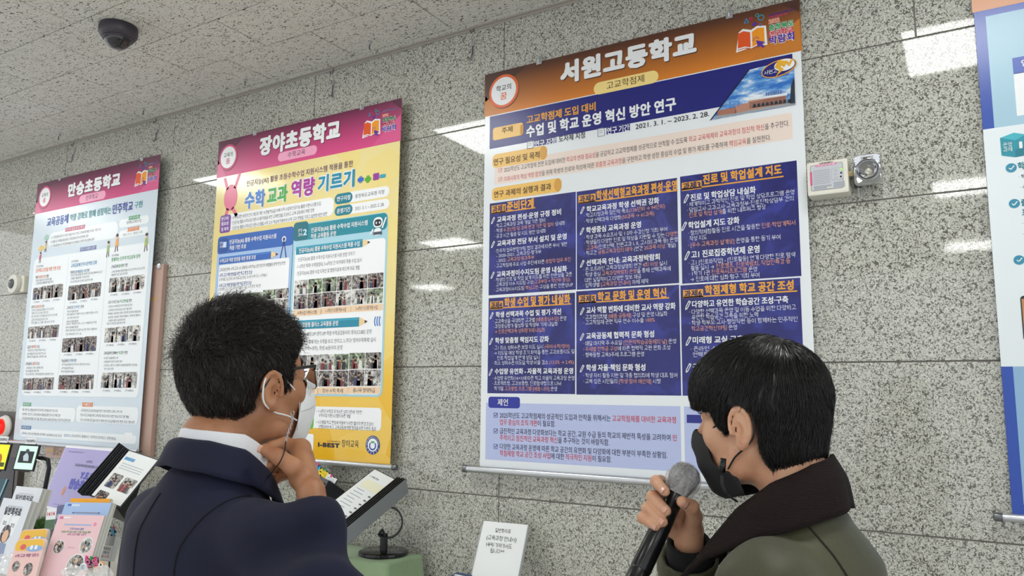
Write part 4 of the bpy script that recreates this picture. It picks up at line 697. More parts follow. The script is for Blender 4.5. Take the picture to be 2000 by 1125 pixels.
MB().lathe([(.0001, -.004), (hw*.62, -.006), (hw*.66, -.004), (hw*.45, .004), (hw*.2, .007), (.0001, .008)], gl.m, 32, Matrix.Translation((cu, cv, 0))).build('lens', parent=t, smooth=True)
MB().lathe([(.0001, -.034), (.006, -.032), (.008, -.02), (.004, -.012), (.0001, -.011)], M('#e8e4d4', .2), 16, Matrix.Translation((cu, cv, 0))).build('bulb', parent=t, smooth=True)
MB().tube([(u1-.002, Y_(400), -.02), (S0+.008, Y_(400), -.03)], .006, M('#c9b98a', .3, .6)).tube([(u1-.002, Y_(450), -.02), (S0+.008, Y_(450), -.03)], .004, M('#c9b98a', .3, .6)).build('swivel_bracket', parent=t)
MB().box((S0-.004, Y_(690), -.07), (S0+.016, Y_(180), -.03)).build('mount', BLK, t, bevel=.003)
MB().tube([(S0+.006, Y_(690), -.06), (S0+.006, Y_(880), -.072)], .003, M('#c8cacc', .4)).build('cable', parent=t)
# second lamp at the far left
x0, z0 = wx(35, 574, D); x1, z1 = wx(60, 540, D); pf = Plane((x0, D-.05, z0), (1, 0, 0), (0, 0, 1)); W_ = x1-x0; H_ = z1-z0
t = thing('emergency_light', 'small white wall lamp with a round lens left of the pale poster', 'emergency light', pf.mat)
MB().box((0, 0, -.05), (W_*1.1, H_, 0)).build('casing', WPL, t, bevel=.006)
autosmooth(MB().lathe([(.0001, 0), (W_*.42, 0), (W_*.46, .008), (W_*.44, .03), (W_*.3, .036), (.0001, .034)], M('#d9d7cf', .3), 28, Matrix.Translation((W_*.5, H_*.5, 0))).build('lamp_head', parent=t))
MB().lathe([(.0001, .034), (W_*.24, .035), (W_*.2, .045), (.0001, .052)], M('#5c5f62', .1), 20, Matrix.Translation((W_*.5, H_*.5, 0))).build('lens', parent=t, smooth=True)
# notice board behind the pale poster
x0, z0 = wx(88, 893, D-.03); x1, z1 = wx(320, 515, D-.03); z0 = at_y(115, 895, D-.03).z
pf = Plane((x0, D-.03, z0), (1, 0, 0), (0, 0, 1)); W_ = x1-x0; H_ = z1-z0
t = thing('notice_board', 'brownish pink wall board mostly hidden behind the pale poster', 'board', pf.mat)
MB().box((0, 0, -.029), (W_, H_, 0)).build('board_panel', M('#b7988a', .35), t, bevel=.004)
P = Print(pf); a = pf.c('I', 445, 158); P.textuv('출입구', a[0]-.05, a[1], a[0]+.05, .06, 1, M('#6a4a34', .4), bold=.01); a = pf.c('I', 387, 155); P.rect((a[0]-.05, a[1]-.006, a[0]+.05, a[1]+.006), 1, M('#c8a050', .35)); a = pf.c('F', 985, 1065); P.rect((a[0]-.05, a[1]-.006, a[0]+.03, a[1]+.006), 1, M('#c8a050', .35)); P.build('direction_print', t, kind='stuff')
a = pf.c('F', 1020, 835); autosmooth(MB().lathe([(.0001, 0), (.02, 0), (.02, .004), (.012, .01), (.0001, .011)], STEEL, 16, Matrix.Translation((a[0], a[1], 0))).build('screw_cap', parent=t))
# hydrant cabinet and alarm lamp
x1, z1 = wx(46, 806, D-.044); z1 = at_y(4, 804, D-.044).z
pf = Plane((x1-1.1, D-.044, .15), (1, 0, 0), (0, 0, 1)); t = thing('hydrant_cabinet', 'dark metal fire hydrant cabinet at the left edge, under a red lamp', 'cabinet', pf.mat)
MB().box((0, 0, -.042), (1.1, z1-.15, 0)).build('casing', M('#4c4642', .35, .3), t, bevel=.005)
MB().box((.04, .04, 0), (1.06, z1-.15-.30, .004)).build('door', M('#2c2a2b', .3, .3), t, bevel=.003)
c_ = pf.c('G', 45, 950)
al = thing('alarm_lamp', 'red dome alarm lamp with a white ring on the dark cabinet', 'lamp', pf.mat @ Matrix.Translation((c_[0], c_[1], .0)))
autosmooth(MB().lathe([(.0001, 0), (.075, 0), (.078, .01), (.07, .028), (.058, .034), (.0001, .034)], M('#dcd9d2', .35), 32).build('base_ring', parent=al, label='white base ring'))
rm = M('#c01812', .15, name='red_dome'); rm.node_tree.nodes['Principled BSDF'].inputs['Emission Color'].default_value = lin('#ff2010'); rm.node_tree.nodes['Principled BSDF'].inputs['Emission Strength'].default_value = .35
MB().lathe([(.055, .034), (.054, .05), (.044, .072), (.026, .088), (.0001, .094)], rm, 28).build('dome', parent=al, smooth=True, label='red dome')
# dome camera on the ceiling
p = at_d(237, 70, 1); d_ = ray(232, 52); s_ = (ZC-.0)/1; tt = (ZC-CZ)/d_.z; c_ = CAM + d_*tt
t = thing('dome_camera', 'dark dome security camera on the ceiling', 'camera', Matrix.Translation((c_.x, c_.y, ZC)))
SC_ = 1.32; DK = M('#3a3640', .38)
autosmooth(MB().lathe([(.0001, 0), (.062*SC_, 0), (.063*SC_, -.004), (.0635*SC_, -.012)], DK, 40).build('mounting_ring', parent=t))
autosmooth(MB().lathe([(.0001, -.0122), (.064*SC_, -.0125), (.064*SC_, -.03*SC_), (.058*SC_, -.040*SC_), (.05*SC_, -.046*SC_), (.0001, -.046*SC_)], DK, 40).build('housing', parent=t))
dm = NT('smoked_dome', .04); dm.b.inputs['Base Color'].default_value = lin('#0c0c14'); dm.b.inputs['Coat Weight'].default_value = .6
MB().lathe([(.046*SC_, -.044*SC_)] + [(.045*SC_*math.cos(a), -.046*SC_-.038*SC_*math.sin(a)) for a in np.linspace(.05, 1.5, 9)] + [(.0001, -.0845*SC_)], dm.m, 36).build('smoked_dome', parent=t, smooth=True)
MB().lathe([(.047*SC_, -.044*SC_), (.0505*SC_, -.046*SC_), (.05*SC_, -.051*SC_), (.0455*SC_, -.051*SC_)], DK, 36).build('dome_ring', parent=t, smooth=True)
# hooks for hanging things
def ceiling_pin(px, py, label):
    d_ = ray(px, py); c_ = CAM + d_*((ZC-CZ)/d_.z)
    t = thing('ceiling_pin', label, 'hook', Matrix.Translation((c_.x, c_.y, ZC)), 'metal pins in the ceiling edge')
    autosmooth(MB().lathe([(.0001, 0), (.011, 0), (.011, -.004), (.005, -.01), (.0001, -.011)], STEEL, 14).build('pin_plate', parent=t)); MB().tube([(0, 0, -.009), (0, 0, -.030), (.003, 0, -.036)], .0028, DSTEEL).build('pin_shank', parent=t)
for a in ((722, 83, 'steel pin in the ceiling edge above the yellow poster, right one'), (479, 155, 'steel pin in the ceiling above the yellow poster, left one'), (280, 213, 'dark pin in the ceiling above the gap between the left posters'), (115, 263, 'steel pin in the ceiling above the pale poster')): ceiling_pin(*a)
def wall_hook(px, py, label, s_=1):
    p = at_y(px, py, D); t = thing('wall_hook', label, 'hook', Matrix.Translation((p.x, D, p.z)), 'wire hooks on the granite wall')
    MB().tube([(0, 0, .05*s_), (0, -.006, .03*s_), (0, -.007, 0), (-.004*s_, -.01, -.016*s_), (-.016*s_, -.012, -.02*s_), (-.02*s_, -.012, -.008*s_)], .0028, DSTEEL).build('hook_wire', parent=t)
    MB().box((-.008, -.005, .04*s_), (.008, 0, .062*s_), STEEL).build('hook_plate', parent=t)
for a in ((307, 235, 'wire hook under the ceiling line right of the pale poster, upper one'), (306, 271, 'wire hook on the wall just above the pale poster corner'), (653, 138, 'wire hook under the ceiling above the yellow poster, upper one'), (651, 181, 'wire hook on the wall above the yellow poster, lower one'), (928, 56, 'wire hook under the ceiling left of the blue poster, upper one'), (924, 107, 'wire hook on the wall left of the blue poster, lower one'), (146, 280, 'wire hook under the ceiling above the pale poster, upper one'), (143, 312, 'wire hook on the wall above the pale poster, lower one')): wall_hook(*a)
# ================================================================ DISPLAY TABLE AND WHAT STANDS ON IT
TZ = .76
def B3(name, label, cat, TL, TR, BL, th, mat, group=None, back=None, part='cover', bev=.0008, ratio=None):
    """board from three seen corners (pixel x, pixel y, distance ahead of the camera)"""
    tl, tr, bl = at_d(*TL), at_d(*TR), at_d(*BL); U = tr-tl; V = tl-bl; V = V-U.normalized()*V.dot(U.normalized()); W_ = U.length; H_ = V.length
    pl = Plane(tl-V, U, V); t = thing(name, label, cat, pl.mat, group)
    if part: MB().box((0, 0, -th), (W_, H_, 0)).build(part, mat, t, bevel=bev)
    return pl, t, W_, H_
t = thing('display_table', 'long display table against the granite wall, below the posters', 'table', Matrix.Translation((-2.9, 0, 0)))
MB().box((-3.2, 1.75, TZ-.03), (2.35, 2.715, TZ)).build('tabletop', M('#d9d6cf', .4), t, bevel=.004)
for lx in (-3.1, 2.25):
    for ly in (1.82, 2.68): MB().box((lx-.02, ly-.02, 0), (lx+.02, ly+.02, TZ-.031)).build('leg', M('#9a9a9a', .3, .8), t, bevel=.003)
# green cloth covered box + ring stand
c_ = at_d(749, 1083, 3.30); GZ = c_.z
gm = fabric('green_cloth', '#86a07a', '#93ab86', 500, .9, .3, .3)
a = at_d(560, 1080, 3.9); b = at_d(819, 1082, 3.28)
cl = MB(); nx, ny = 40, 16; X0, X1 = b.x-.75, b.x; Y0, Y1 = c_.y-.14, D-.06; vs = []; fs = []
prof = [(-1, 0)] 
def clothz(u, v): return GZ + .004*noise.noise(Vector((u*9, v*9, 0)))
loopn = []
rows = [(0, 0), (.0, .012), (.004, .05), (.012, .1), (.018, GZ-TZ-.001)]   # outward, downward along the drape
cx_, cy_ = (X0+X1)/2, (Y0+Y1)/2; NP = 72
def edge(i):
    t_ = i/NP*4; k = int(t_) % 4; f = t_-int(t_); c = [(X0, Y0), (X1, Y0), (X1, Y1), (X0, Y1)]; a_, b_ = c[k], c[(k+1) % 4]; return Vector((a_[0]+(b_[0]-a_[0])*f, a_[1]+(b_[1]-a_[1])*f))
for (o_, dn) in rows:
    for i in range(NP):
        e = edge(i); dr = (e-Vector((cx_, cy_))).normalized(); wv = math.sin(i*1.7)*.5+math.sin(i*.61)*.5; q = e + dr*(o_ + dn*.12*max(0, wv))
        vs.append((q.x, min(q.y, D-.012), clothz(q.x, q.y)-dn if dn < GZ-TZ-.01 else TZ+.001))
R_ = len(rows)
fs = [(r*NP+i, (r+1)*NP+i, (r+1)*NP+(i+1) % NP, r*NP+(i+1) % NP) for r in range(R_-1) for i in range(NP)]
for s_ in (.66, .33):
    for i in range(NP): e = edge(i); q = Vector((cx_, cy_)) + (e-Vector((cx_, cy_)))*s_; vs.append((q.x, q.y, clothz(q.x, q.y)))
b0 = R_*NP; b1 = b0+NP
fs += [(b0+i, i, (i+1) % NP, b0+(i+1) % NP) for i in range(NP)] + [(b1+i, b0+i, b0+(i+1) % NP, b1+(i+1) % NP) for i in range(NP)] + [tuple(range(b1, b1+NP))]
cl.add(vs, fs, gm); o = cl.build('table_riser_cloth', smooth=True); tag(o, 'sage green cloth draped over a box in front of the granite wall', 'cloth')
t = thing('ring_stand', 'black book stand with round base and ring on the green cloth', 'stand', Matrix.Translation((c_.x, c_.y, GZ+.003)))
autosmooth(MB().lathe([(.0001, 0), (.106, 0), (.108, .004), (.106, .012), (.1, .015), (.0001, .015)], M('#101114', .12), 48).build('base_disc', parent=t))
autosmooth(MB().lathe([(.0001, .0151), (.017, .0151), (.016, .085), (.0001, .085)], BLK, 24).build('neck', parent=t))
rc = Vector((.018, .01, .145)); rt = at_d(757, 1020, 3.30) - Vector((c_.x, c_.y, GZ+.003)); rc = rt
ringp = [rc + Vector((.060*math.cos(a)*.75, .060*math.cos(a)*.66, .062*math.sin(a))) for a in np.linspace(-2.2, 1.9, 22)]
mb = MB()
for (A_, B_) in zip(ringp[:-1], ringp[1:]):
    pass
vs = []; 
for i, p_ in enumerate(ringp):
    rd = (p_-rc).normalized(); ax = Vector((.66, -.75, 0)).normalized()
    for s1, s2 in ((-1, 0), (1, 0), (1, 1), (-1, 1)): vs.append(p_ + ax*s1*.016 + rd*s2*.006)
fs = [(i*4+j, i*4+(j+1) % 4, (i+1)*4+(j+1) % 4, (i+1)*4+j) for i in range(len(ringp)-1) for j in range(4)]+[(3,2,1,0), tuple(range(len(vs)-4, len(vs)))]
autosmooth(mb.add(vs, fs, BLK).build('ring', parent=t))
MB().tube([(0, 0, .083), (-.01, .0, .1), tuple(ringp[0])], .006, BLK).build('ring_joint', parent=t)
# right binder on the ring stand
PG = M('#e9ecec', .12, name='page_sleeve')
pl, t, W_, H_ = B3('file_binder', 'open black flip file of plastic sleeves on the ring stand', 'binder', (732, 915, 3.42), (793, 946, 3.33), (632, 1042, 3.06), .004, BLK, part='back_cover', bev=.001)
R0 = (.006, .008, W_*.72, H_-.006)
MB().box((R0[0], R0[1], .0005), (R0[2], R0[3], .0022)).build('page', PG, t)
P = Print(pl); q_ = lambda x0, y0, x1, y1: (R0[0]+(R0[2]-R0[0])*x0, R0[1]+(R0[3]-R0[1])*y0, R0[0]+(R0[2]-R0[0])*x1, R0[1]+(R0[3]-R0[1])*y1)
P.rect(q_(.12, .70, .95, .84), 6, M('#e8e6cc', .3)); P.textuv('1. 수학급 편성', *(lambda r: (r[0], (r[1]+r[3])/2, r[2], .01))(q_(.1, .86, .5, .92)), 6, G5, bold=.02)
for k in range(12): r_ = q_(.15, .66-k*.05, .5+.06*(k % 3), .668-k*.05); P.rect(r_, 6, M('#9aa2b0', .4))
for k in range(7): r_ = q_(.78, .62-k*.07, .88, .64-k*.07); P.rect(r_, 6, M('#60656c', .4))
P.rect(q_(.12, .04, .38, .16), 6, M('#8d8a86', .4)); P.build('page_print', t, kind='stuff')
for k in range(5):   # fanned sleeves towards the right edge
    u = W_*(.74+.05*k); MB().box((u, .0+.002*k, .0), (u+.005, H_+.003*k, .020)).build('sleeve', BLK if k != 4 else M('#26282c', .2), t, bevel=.0006)
MB().add([(W_*.965, .0, .022), (W_*.965, H_+.008, .022), (W_*1.10, H_*.985, -.03), (W_*1.10, -.005, -.03)] + [(W_*.965, .0, .019), (W_*.965, H_+.008, .019), (W_*1.10, H_*.985, -.033), (W_*1.10, -.005, -.033)], [(0,3,2,1), (4,5,6,7), (0,1,5,4), (1,2,6,5), (2,3,7,6), (3,0,4,7)]).build('side_page', M('#7c8284', .15), t)
# black folding frame with cut letters
pl, t, W_, H_ = B3('photo_frame', 'dark grey folding display frame behind the hand of the man in navy', 'frame', (607, 921, 3.62), (642, 938, 3.52), (585, 1000, 3.52), .012, M('#4d5053', .4), part='bezel', bev=.002)
MB().box((.008, .01, .0), (W_-.008, H_-.018, .001)).build('screen', M('#0d0e12', .1), t)
W0 = W_; MB().add([(W_+.001, 0, 0), (W_+.001, H_, 0), (W_+.040, H_*.93, -.07), (W_+.040, -.06, -.05), (W_+.001, 0, -.012), (W_+.001, H_, -.012), (W_+.040, H_*.93, -.082), (W_+.040, -.06, -.062)], [(0,3,2,1), (4,5,6,7), (0,1,5,4), (1,2,6,5), (2,3,7,6), (3,0,4,7)]).build('folding_side', M('#1a1b1f', .3), t)
def cutletters(name, label, txts, TL, TR, BL, h, stick=0):
    pl, t, W_, H_ = B3(name, label, 'cut letters', TL, TR, BL, .004, None, part=None)
    n_ = sum(len(a[0]) for a in txts); k = 0
    for s_, m_ in txts:
        for ch in s_:
            co, fs, ks = glyphs(ch, .06, False); e = h/.92; u = W_*(k+.5)/n_; v = H_*.5
            for nm, bb, zz, mm in (('letter_backing', .15, .002, BLK), ('letter', .05, .0045, m_)):
                co, fs, ks = glyphs(ch, bb, False); cxm = (co[:, 0].max()+co[:, 0].min())/2; P = MB(); V = [((x-cxm)*e+u, (y-.375)*e+v, zz+z*.004) for x, y, z in co]; nv = len(V)
                P.add(V + [(x, y, 0) for x, y, z in V], [tuple(f) for f in fs.tolist()], mm); 
                P.build(nm, parent=t, kind='stuff')
            k += 1
    for k in range(3):
        u = W_*(.2+.3*k); v = H_*.5+h*(.62-.1*k); st = [(u+(.009 if i % 2 else .004)*math.cos(i*math.pi/5), v+(.009 if i % 2 else .004)*math.sin(i*math.pi/5)) for i in range(10)]
        MB().prism(st, .0, .006, (M('#e0488c', .35), M('#3fa650', .35), M('#e8347c', .35))[k]).build('star', parent=t)
    if stick:
        a = pl.mat @ Vector((W_*.5, H_*.5, -.006)); Mi = pl.mat.inverted(); MB().tube([Mi @ a, Mi @ Vector((a.x, a.y, TZ+.001))], .004, BLK).build('support_stick', parent=t)
    MB().box((W_*.1, H_*.5-.004, -.003), (W_*.9, H_*.5+.004, -.0005), BLK).build('holder_strip', parent=t)
CY = M('#35b4e8', .35); YE = M('#f2d21c', .35)
cutletters('letter_topper', 'colourful cut letter topper on the dark folding frame', [('장야', CY), ('수학', YE), ('축제', WH)], (611, 903, 3.6), (657, 937, 3.54), (603, 912, 3.6), .037)
cutletters('letter_topper', 'blue cut letters seen between chin and collar of the man in navy', [('활동', CY)], (500, 888, 3.5), (525, 892, 3.4), (498, 905, 3.5), .04, 1)
cutletters('letter_topper', 'blue cut letters beside the left shoulder of the man in navy', [('영재', CY)], (204, 1028, 3.42), (228, 1032, 3.34), (203, 1042, 3.42), .036, 1)
# white sign and papers in the middle
AC = NT('clear_acrylic', .03); AC.b.inputs['Base Color'].default_value = (1, 1, 1, 1); AC.b.inputs['Transmission Weight'].default_value = 1; AC.b.inputs['IOR'].default_value = 1.2; AC = AC.m
pl, t, W_, H_ = B3('sign_holder', 'white handwritten sign in a clear holder against the granite wall', 'sign', (945, 1017, 3.12), (1031, 1025, 3.06), (906, 1148, 2.96), .003, M('#eef1f2', .2), part='sign_card')
P = Print(pl); HB = M('#1c1c22', .4)
for s_, x, y, x1, h in (('일반화자료', 1490, 597, 1608, 32), ('(교육과정 안내서)', 1425, 650, 1650, 36), ('1부씩 가져가셔도', 1422, 703, 1616, 36), ('됩니다^^', 1452, 750, 1558, 34)): P.text('L', s_, x, y, x1, h, 1, HB, bold=.01)
P.build('handwriting', t, kind='stuff')
MB().box((W_+.001, 0, -.022), (W_+.003, H_, .001)).box((-.003, 0, -.022), (-.001, H_, .001)).box((-.003, -.004, -.022), (W_+.003, -.001, .004)).build('holder', M('#b9c0c4', .1), t)
pl, t, W_, H_ = B3('booklet', 'blue booklet edge at the bottom of the photo beside the white sign', 'booklet', (893, 1117, 2.95), (922, 1123, 2.9), (868, 1150, 2.8), .01, M('#2c4470', .3)); P = Print(pl); P.rect((.01, H_-.03, W_-.01, H_-.02), 1, WH); P.build('cover_print', t)
pl, t, W_, H_ = B3('paper_notice', 'white paper notice low between microphone and olive sleeve', 'paper', (1262, 1096, 2.9), (1345, 1101, 2.86), (1238, 1190, 2.75), .003, M('#e6e8ea', .3), part='sheet'); P = Print(pl); a = pl.uv(1283, 1121); P.textuv('일반화자료 안내', a[0]-.03, a[1], a[0]+.07, .014, 1, HB, bold=.02); P.textuv('자유롭게 보세요', a[0]-.03, a[1]+.03, a[0]+.03, .006, 1, HB, bold=.02); P.build('lettering', t, kind='stuff')
# left group -----------------------------------------------------
pl, t, W_, H_ = B3('framed_sign', 'lilac sign in a white frame leaning behind the booklets', 'sign', (129, 870, 4.55), (243, 879, 3.98), (98, 994, 4.3), .012, M('#eceef2', .3), part='frame', bev=.003)
MB().box((.012, .012, .0), (W_-.012, H_-.012, .0015)).build('sign_sheet', M('#a49ad2', .3), t)
P = Print(pl); P.layer0 = 4; DB = M('#2430b8', .35)
P.text('I', 'Y.E.S', 622, 345, 716, 62, 5, DB, bold=.06); P.text('I', '만승초등학교', 540, 410, 770, 78, 5, DB, bold=.07); P.text('I', '교육공동체 역량 강화로 함께 성장하는 민주학교 구현', 580, 268, 804, 20, 5, M('#3c3660', .4), bold=.02); P.text('I', '# 연구학교', 670, 243, 716, 18, 5, M('#3c3660', .4), bold=.02); P.text('I', '# 2021. 2023 교육부 지정 학교', 532, 165, 645, 12, 5, M('#3c3660', .4)); P.text('I', '# 2021. 연구학교 운영보고', 418, 568, 498, 12, 5, M('#3c3660', .4))
for x, y in ((788, 393), (492, 470)): a = pl.c('I', x, y); P.poly(ell(a[0], a[1], .02, .026, 12), 5, M('#d88a5c', .4))
a = pl.c('I', 700, 492); P.stroke([(a[0]-.02, a[1]), (a[0], a[1]+.02), (a[0]+.02, a[1]-.01)], .01, 5, DB); P.build('sign_print', t, kind='stuff')
# left binder
pl, t, W_, H_ = B3('file_binder', 'open black flip file standing beside the lilac sign', 'binder', (252, 878, 3.55), (312, 898, 3.45), (207, 981, 3.35), .004, BLK, part='back_cover', bev=.001)
MB().box((.008, .006, .0005), (W_-.008, H_-.006, .002)).build('page', PG, t)
P = Print(pl); P.rect((.02, H_-.05, W_*.4, H_-.035), 5, M('#5c98c8', .3))
for k in range(3): P.rect((.03, H_-.07-k*.012, W_-.04, H_-.066-k*.012), 5, M('#b0b6be', .4))
picture(P, (.03, H_-.19, .10, H_-.12), 0, 5); picture(P, (.03, H_-.27, .10, H_-.21), 1, 5); picture(P, (.115, H_-.19, W_-.02, H_-.12), 2, 5); P.build('page_print', t, kind='stuff')
for k in range(6): MB().box((-.008-.0085*k, -.002*k, -.004), (-.0025-.0085*k, H_+.001*k, .006+.005*k)).build('sleeve', BLK if k % 2 else M('#2c2e33', .3), t, bevel=.0006)
MB().add([(W_*.3, .0, -.005), (W_*.8, 0, -.005), (W_*.8, -.02, -.12), (W_*.3, -.02, -.12), (W_*.3, H_*.8, -.005), (W_*.8, H_*.8, -.005)], [(0,1,2,3), (0,3,4), (1,5,2), (3,2,5,4), (0,4,5,1)]).build('stand_wedge', BLK, t)
# tablets on arms
def tablet(TL, TR, BL, label, scr, tagt, kind):
    pl, t, W_, H_ = B3('tablet', label, 'tablet', TL, TR, BL, .01, BLK, part='tablet_body', bev=.002)
    em = bpy.data.materials.new('lit_screen'); em.use_nodes = True; b = em.node_tree.nodes['Principled BSDF']; b.inputs['Base Color'].default_value = lin(scr); b.inputs['Emission Color'].default_value = lin(scr); b.inputs['Emission Strength'].default_value = .55; b.inputs['Roughness'].default_value = .15
    MB().box((.007, .008, 0), (W_-.007, H_-.008, .0008)).build('screen', em, t); P = Print(pl)
    if kind: P.rect((.02, .04, W_-.02, H_-.035), 3, M('#202428', .3)); P.poly([(W_*.42, .05), (W_*.36, H_*.55), (W_*.5, H_*.72), (W_*.62, H_*.55), (W_*.66, .05)], 4, M('#c8dce6', .4)); P.poly(ell(W_*.5, H_*.74, .012, .012, 12), 4, M('#3c4858', .4))
    else: P.rect((.012, H_*.55, W_*.5, H_*.8), 3, M('#fff06a', .3)); P.rect((.012, .02, W_-.012, H_*.3), 3, M('#4c5a20', .3)); P.poly(ell(W_*.6, H_*.4, .02, .03, 12), 4, M('#c87a20', .3))
    P.build('screen_print', t, kind='stuff')
    MB().box((W_*.25, H_+.002, -.006), (W_*.75, H_+.034, -.003)).build('name_card', WH, t); P = Print(pl); P.textuv(tagt, W_*.28, H_+.018, W_*.72, .014, -4, INK, bold=.03); P.build('card_lettering', t, kind='stuff')
    mx = 1 if kind else -1; X_ = lambda d: W_+d if kind else -d
    MB().box((W_*.3, -.004, -.022), (W_*.7, H_+.006, -.0105)).build('clamp', BLK, t, bevel=.002)
    Mi = pl.mat.inverted(); base = pl.mat @ Vector(((W_+.015 if kind else -.03), -.2, -.09)); base.z = TZ+.002
    pts = [Vector((W_*.5, H_*.5, -.02)), Vector((W_*(.9 if kind else .1), H_*.55, -.05)), Vector((X_(.025), H_*.5, -.05)), Vector((X_(.035), H_*.2, -.06)), Mi @ (base+Vector((0, 0, .12))), Mi @ base]
    MB().tube(pts, .011, BLK).build('arm', parent=t); MB().tube([Vector((X_(0), H_*.45, -.004)), Vector((X_(.03), H_*.4, .0)), Vector((X_(.045), H_*.3, -.01)), Vector((X_(.03), -.05, -.02)), Mi @ (base+Vector((.0, -.06, .0)))], .003, M('#e8e8e6', .4)).build('cable', parent=t)
    o = MB().lathe([(.0001, 0), (.035, 0), (.035, .008), (.014, .016), (.0001, .016)], BLK, 24).build('arm_base', parent=t); o.matrix_parent_inverse = t.matrix_world.inverted(); o.location = base
tablet((38, 867, 3.98), (78, 869, 3.95), (32, 919, 3.93), 'small tablet with a green and white screen on a clamp arm', '#a8d8b8', '만승초등학교', 1)
tablet((-18, 864, 4.0), (23, 866, 3.97), (-24, 918, 3.95), 'small tablet with a bright yellow screen cut by the left edge', '#d8d020', '천사초등학교', 0)
# booklets
def stack(label, TL, TR, BL, th, cov, group=None, n=4, name='booklet_stack'):
    pl, t, W_, H_ = B3(name, label, 'booklets', TL, TR, BL, .002, cov, group, part='cover')
    for k in range(n):
        a = -.0022-th*k/n; MB().box((.001, .0, a-th/n+.0008), (W_-.001-.0006*(k % 2), H_-.001*(k % 3), a)).build('booklet_block', M('#dfe0dc', .5) if k % 2 else M('#c9ccc8', .5), t)
    return pl, t, W_, H_
pl, t, W_, H_ = stack('white booklet pile with dark title, back one behind the white pile', (32, 949, 3.85), (84, 954, 3.75), (8, 1075, 3.7), .05, M('#dfe3ea', .3)); P = Print(pl)
P.text('I', '일반화자료', 120, 516, 256, 44, 1, INK, bold=.03); P.text('I', '교육공동체 역량 강화로 함께 성장하는 민주학교', 140, 487, 258, 8, 1, INK); P.build('cover_print', t, kind='stuff')
pl, t, W_, H_ = stack('white booklet pile with dark title and small pictures, front one', (7, 972, 3.6), (62, 979, 3.5), (-22, 1115, 3.45), .05, M('#dde2ea', .3)); P = Print(pl)
P.text('I', '일반화자료', 38, 618, 165, 62, 1, INK, bold=.04); P.text('I', '교육공동체 역량 강화로 함께', 62, 582, 172, 8, 1, INK)
for x, y, s_ in ((35, 715, 28), (95, 735, 26)):
    a = pl.c('I', x, y); P.poly([(a[0]-.03, a[1]-.05), (a[0]+.025, a[1]-.04), (a[0]+.035, a[1]+.05), (a[0]-.02, a[1]+.035)], 1, WH); P.textuv('토의', a[0]-.012, a[1], a[0]+.014, .018, 2, INK, bold=.02)
a = pl.c('I', 30, 835); P.poly(ell(a[0], a[1]+.02, .035, .04, 16), 1, M('#3a2420', .4)); P.poly(ell(a[0]+.004, a[1]+.01, .022, .028, 14), 2, M('#e2b89a', .4)); P.poly([(a[0]-.04, a[1]-.12), (a[0]-.03, a[1]-.02), (a[0]+.03, a[1]-.02), (a[0]+.045, a[1]-.12)], 1, M('#8a98b8', .4)); P.build('cover_print', t, kind='stuff')
pl, t, W_, H_ = stack('deep blue booklet leaning behind the pink booklet', (112, 988, 3.6), (128, 985, 3.55), (86, 1112, 3.5), .01, M('#4a5490', .3), n=1, name='booklet'); P = Print(pl)
for k in range(5): P.rect((W_*.15, H_*(.15+.16*k), W_*.7, H_*(.22+.16*k)), 1, M('#b8c0e0', .4))
P.build('cover_print', t, kind='stuff')
pl, t, W_, H_ = stack('yellow booklet topmost behind the blue and pink ones', (139, 973, 3.35), (216, 974, 3.3), (104, 1118, 3.2), .02, M('#f0a818', .35), n=2, name='booklet')
pl, t, W_, H_ = stack('light blue booklet between the yellow and the pink one', (128, 981, 3.27), (218, 982, 3.2), (96, 1120, 3.12), .03, M('#a6c0e8', .3), n=3); P = Print(pl)
P.rect(pl.rect('I', 560, 632, 768, 645), 1, M('#4a5a90', .35)); P.rect(pl.rect('I', 572, 636, 756, 641), 2, WH); P.rect(pl.rect('I', 527, 570, 550, 585), 1, M('#3a70c0', .3)); P.rect(pl.rect('I', 555, 572, 612, 587), 1, M('#d6e2f4', .3)); P.build('cover_print', t, kind='stuff')
pl, t, W_, H_ = stack('pink booklet pile with round photographs on the cover, in front', (115, 1005, 3.12), (204, 1007, 3.05), (90, 1128, 3.0), .045, M('#ecc6cc', .3), n=6); P = Print(pl)
P.rect(pl.rect('I', 497, 722, 705, 738), 1, M('#9ab4dc', .3), .004); a = pl.c('I', 733, 727); P.poly(ell(*a, .008, .008, 16), 1, M('#e890a8', .35)); P.rect(pl.rect('I', 465, 665, 487, 685), 1, M('#d070a0', .3)); P.rect(pl.rect('I', 492, 668, 545, 680), 1, WH)
P.text('I', '인공지능(AI) 활용', 538, 760, 648, 17, 1, M('#4a7ab8', .4), bold=.02); P.text('I', '초등수학수업 지원시스템 적용을 통한', 475, 782, 702, 16, 1, M('#3f9a4c', .4), bold=.02); P.text('I', '수학 교과 역량 기르기', 518, 803, 665, 17, 1, M('#a04a90', .4), bold=.02); P.text('I', '2021. 11. 25.', 528, 905, 575, 8, 1, INK)
for x, y, r_, k in ((453, 900, 52, 0), (665, 890, 62, 2), (578, 1045, 88, 0)):
    a = pl.c('I', x, y); R_ = abs(pl.c('I', x, y-r_)[1]-a[1]); P.poly(ell(*a, R_*1.05, R_*1.05, 32), 1, WH); P.poly(ell(*a, R_*.96, R_*.96, 32), 2, PH[k])
    for j in range(4): aa = j*1.6+k; P.poly(ell(a[0]+R_*.45*math.cos(aa), a[1]+R_*.4*math.sin(aa), R_*.16, R_*.2, 12), 3, M(('#18181c', '#d8b090', '#e8e6e2', '#2a3450')[j], .4))
P.build('cover_print', t, kind='stuff')
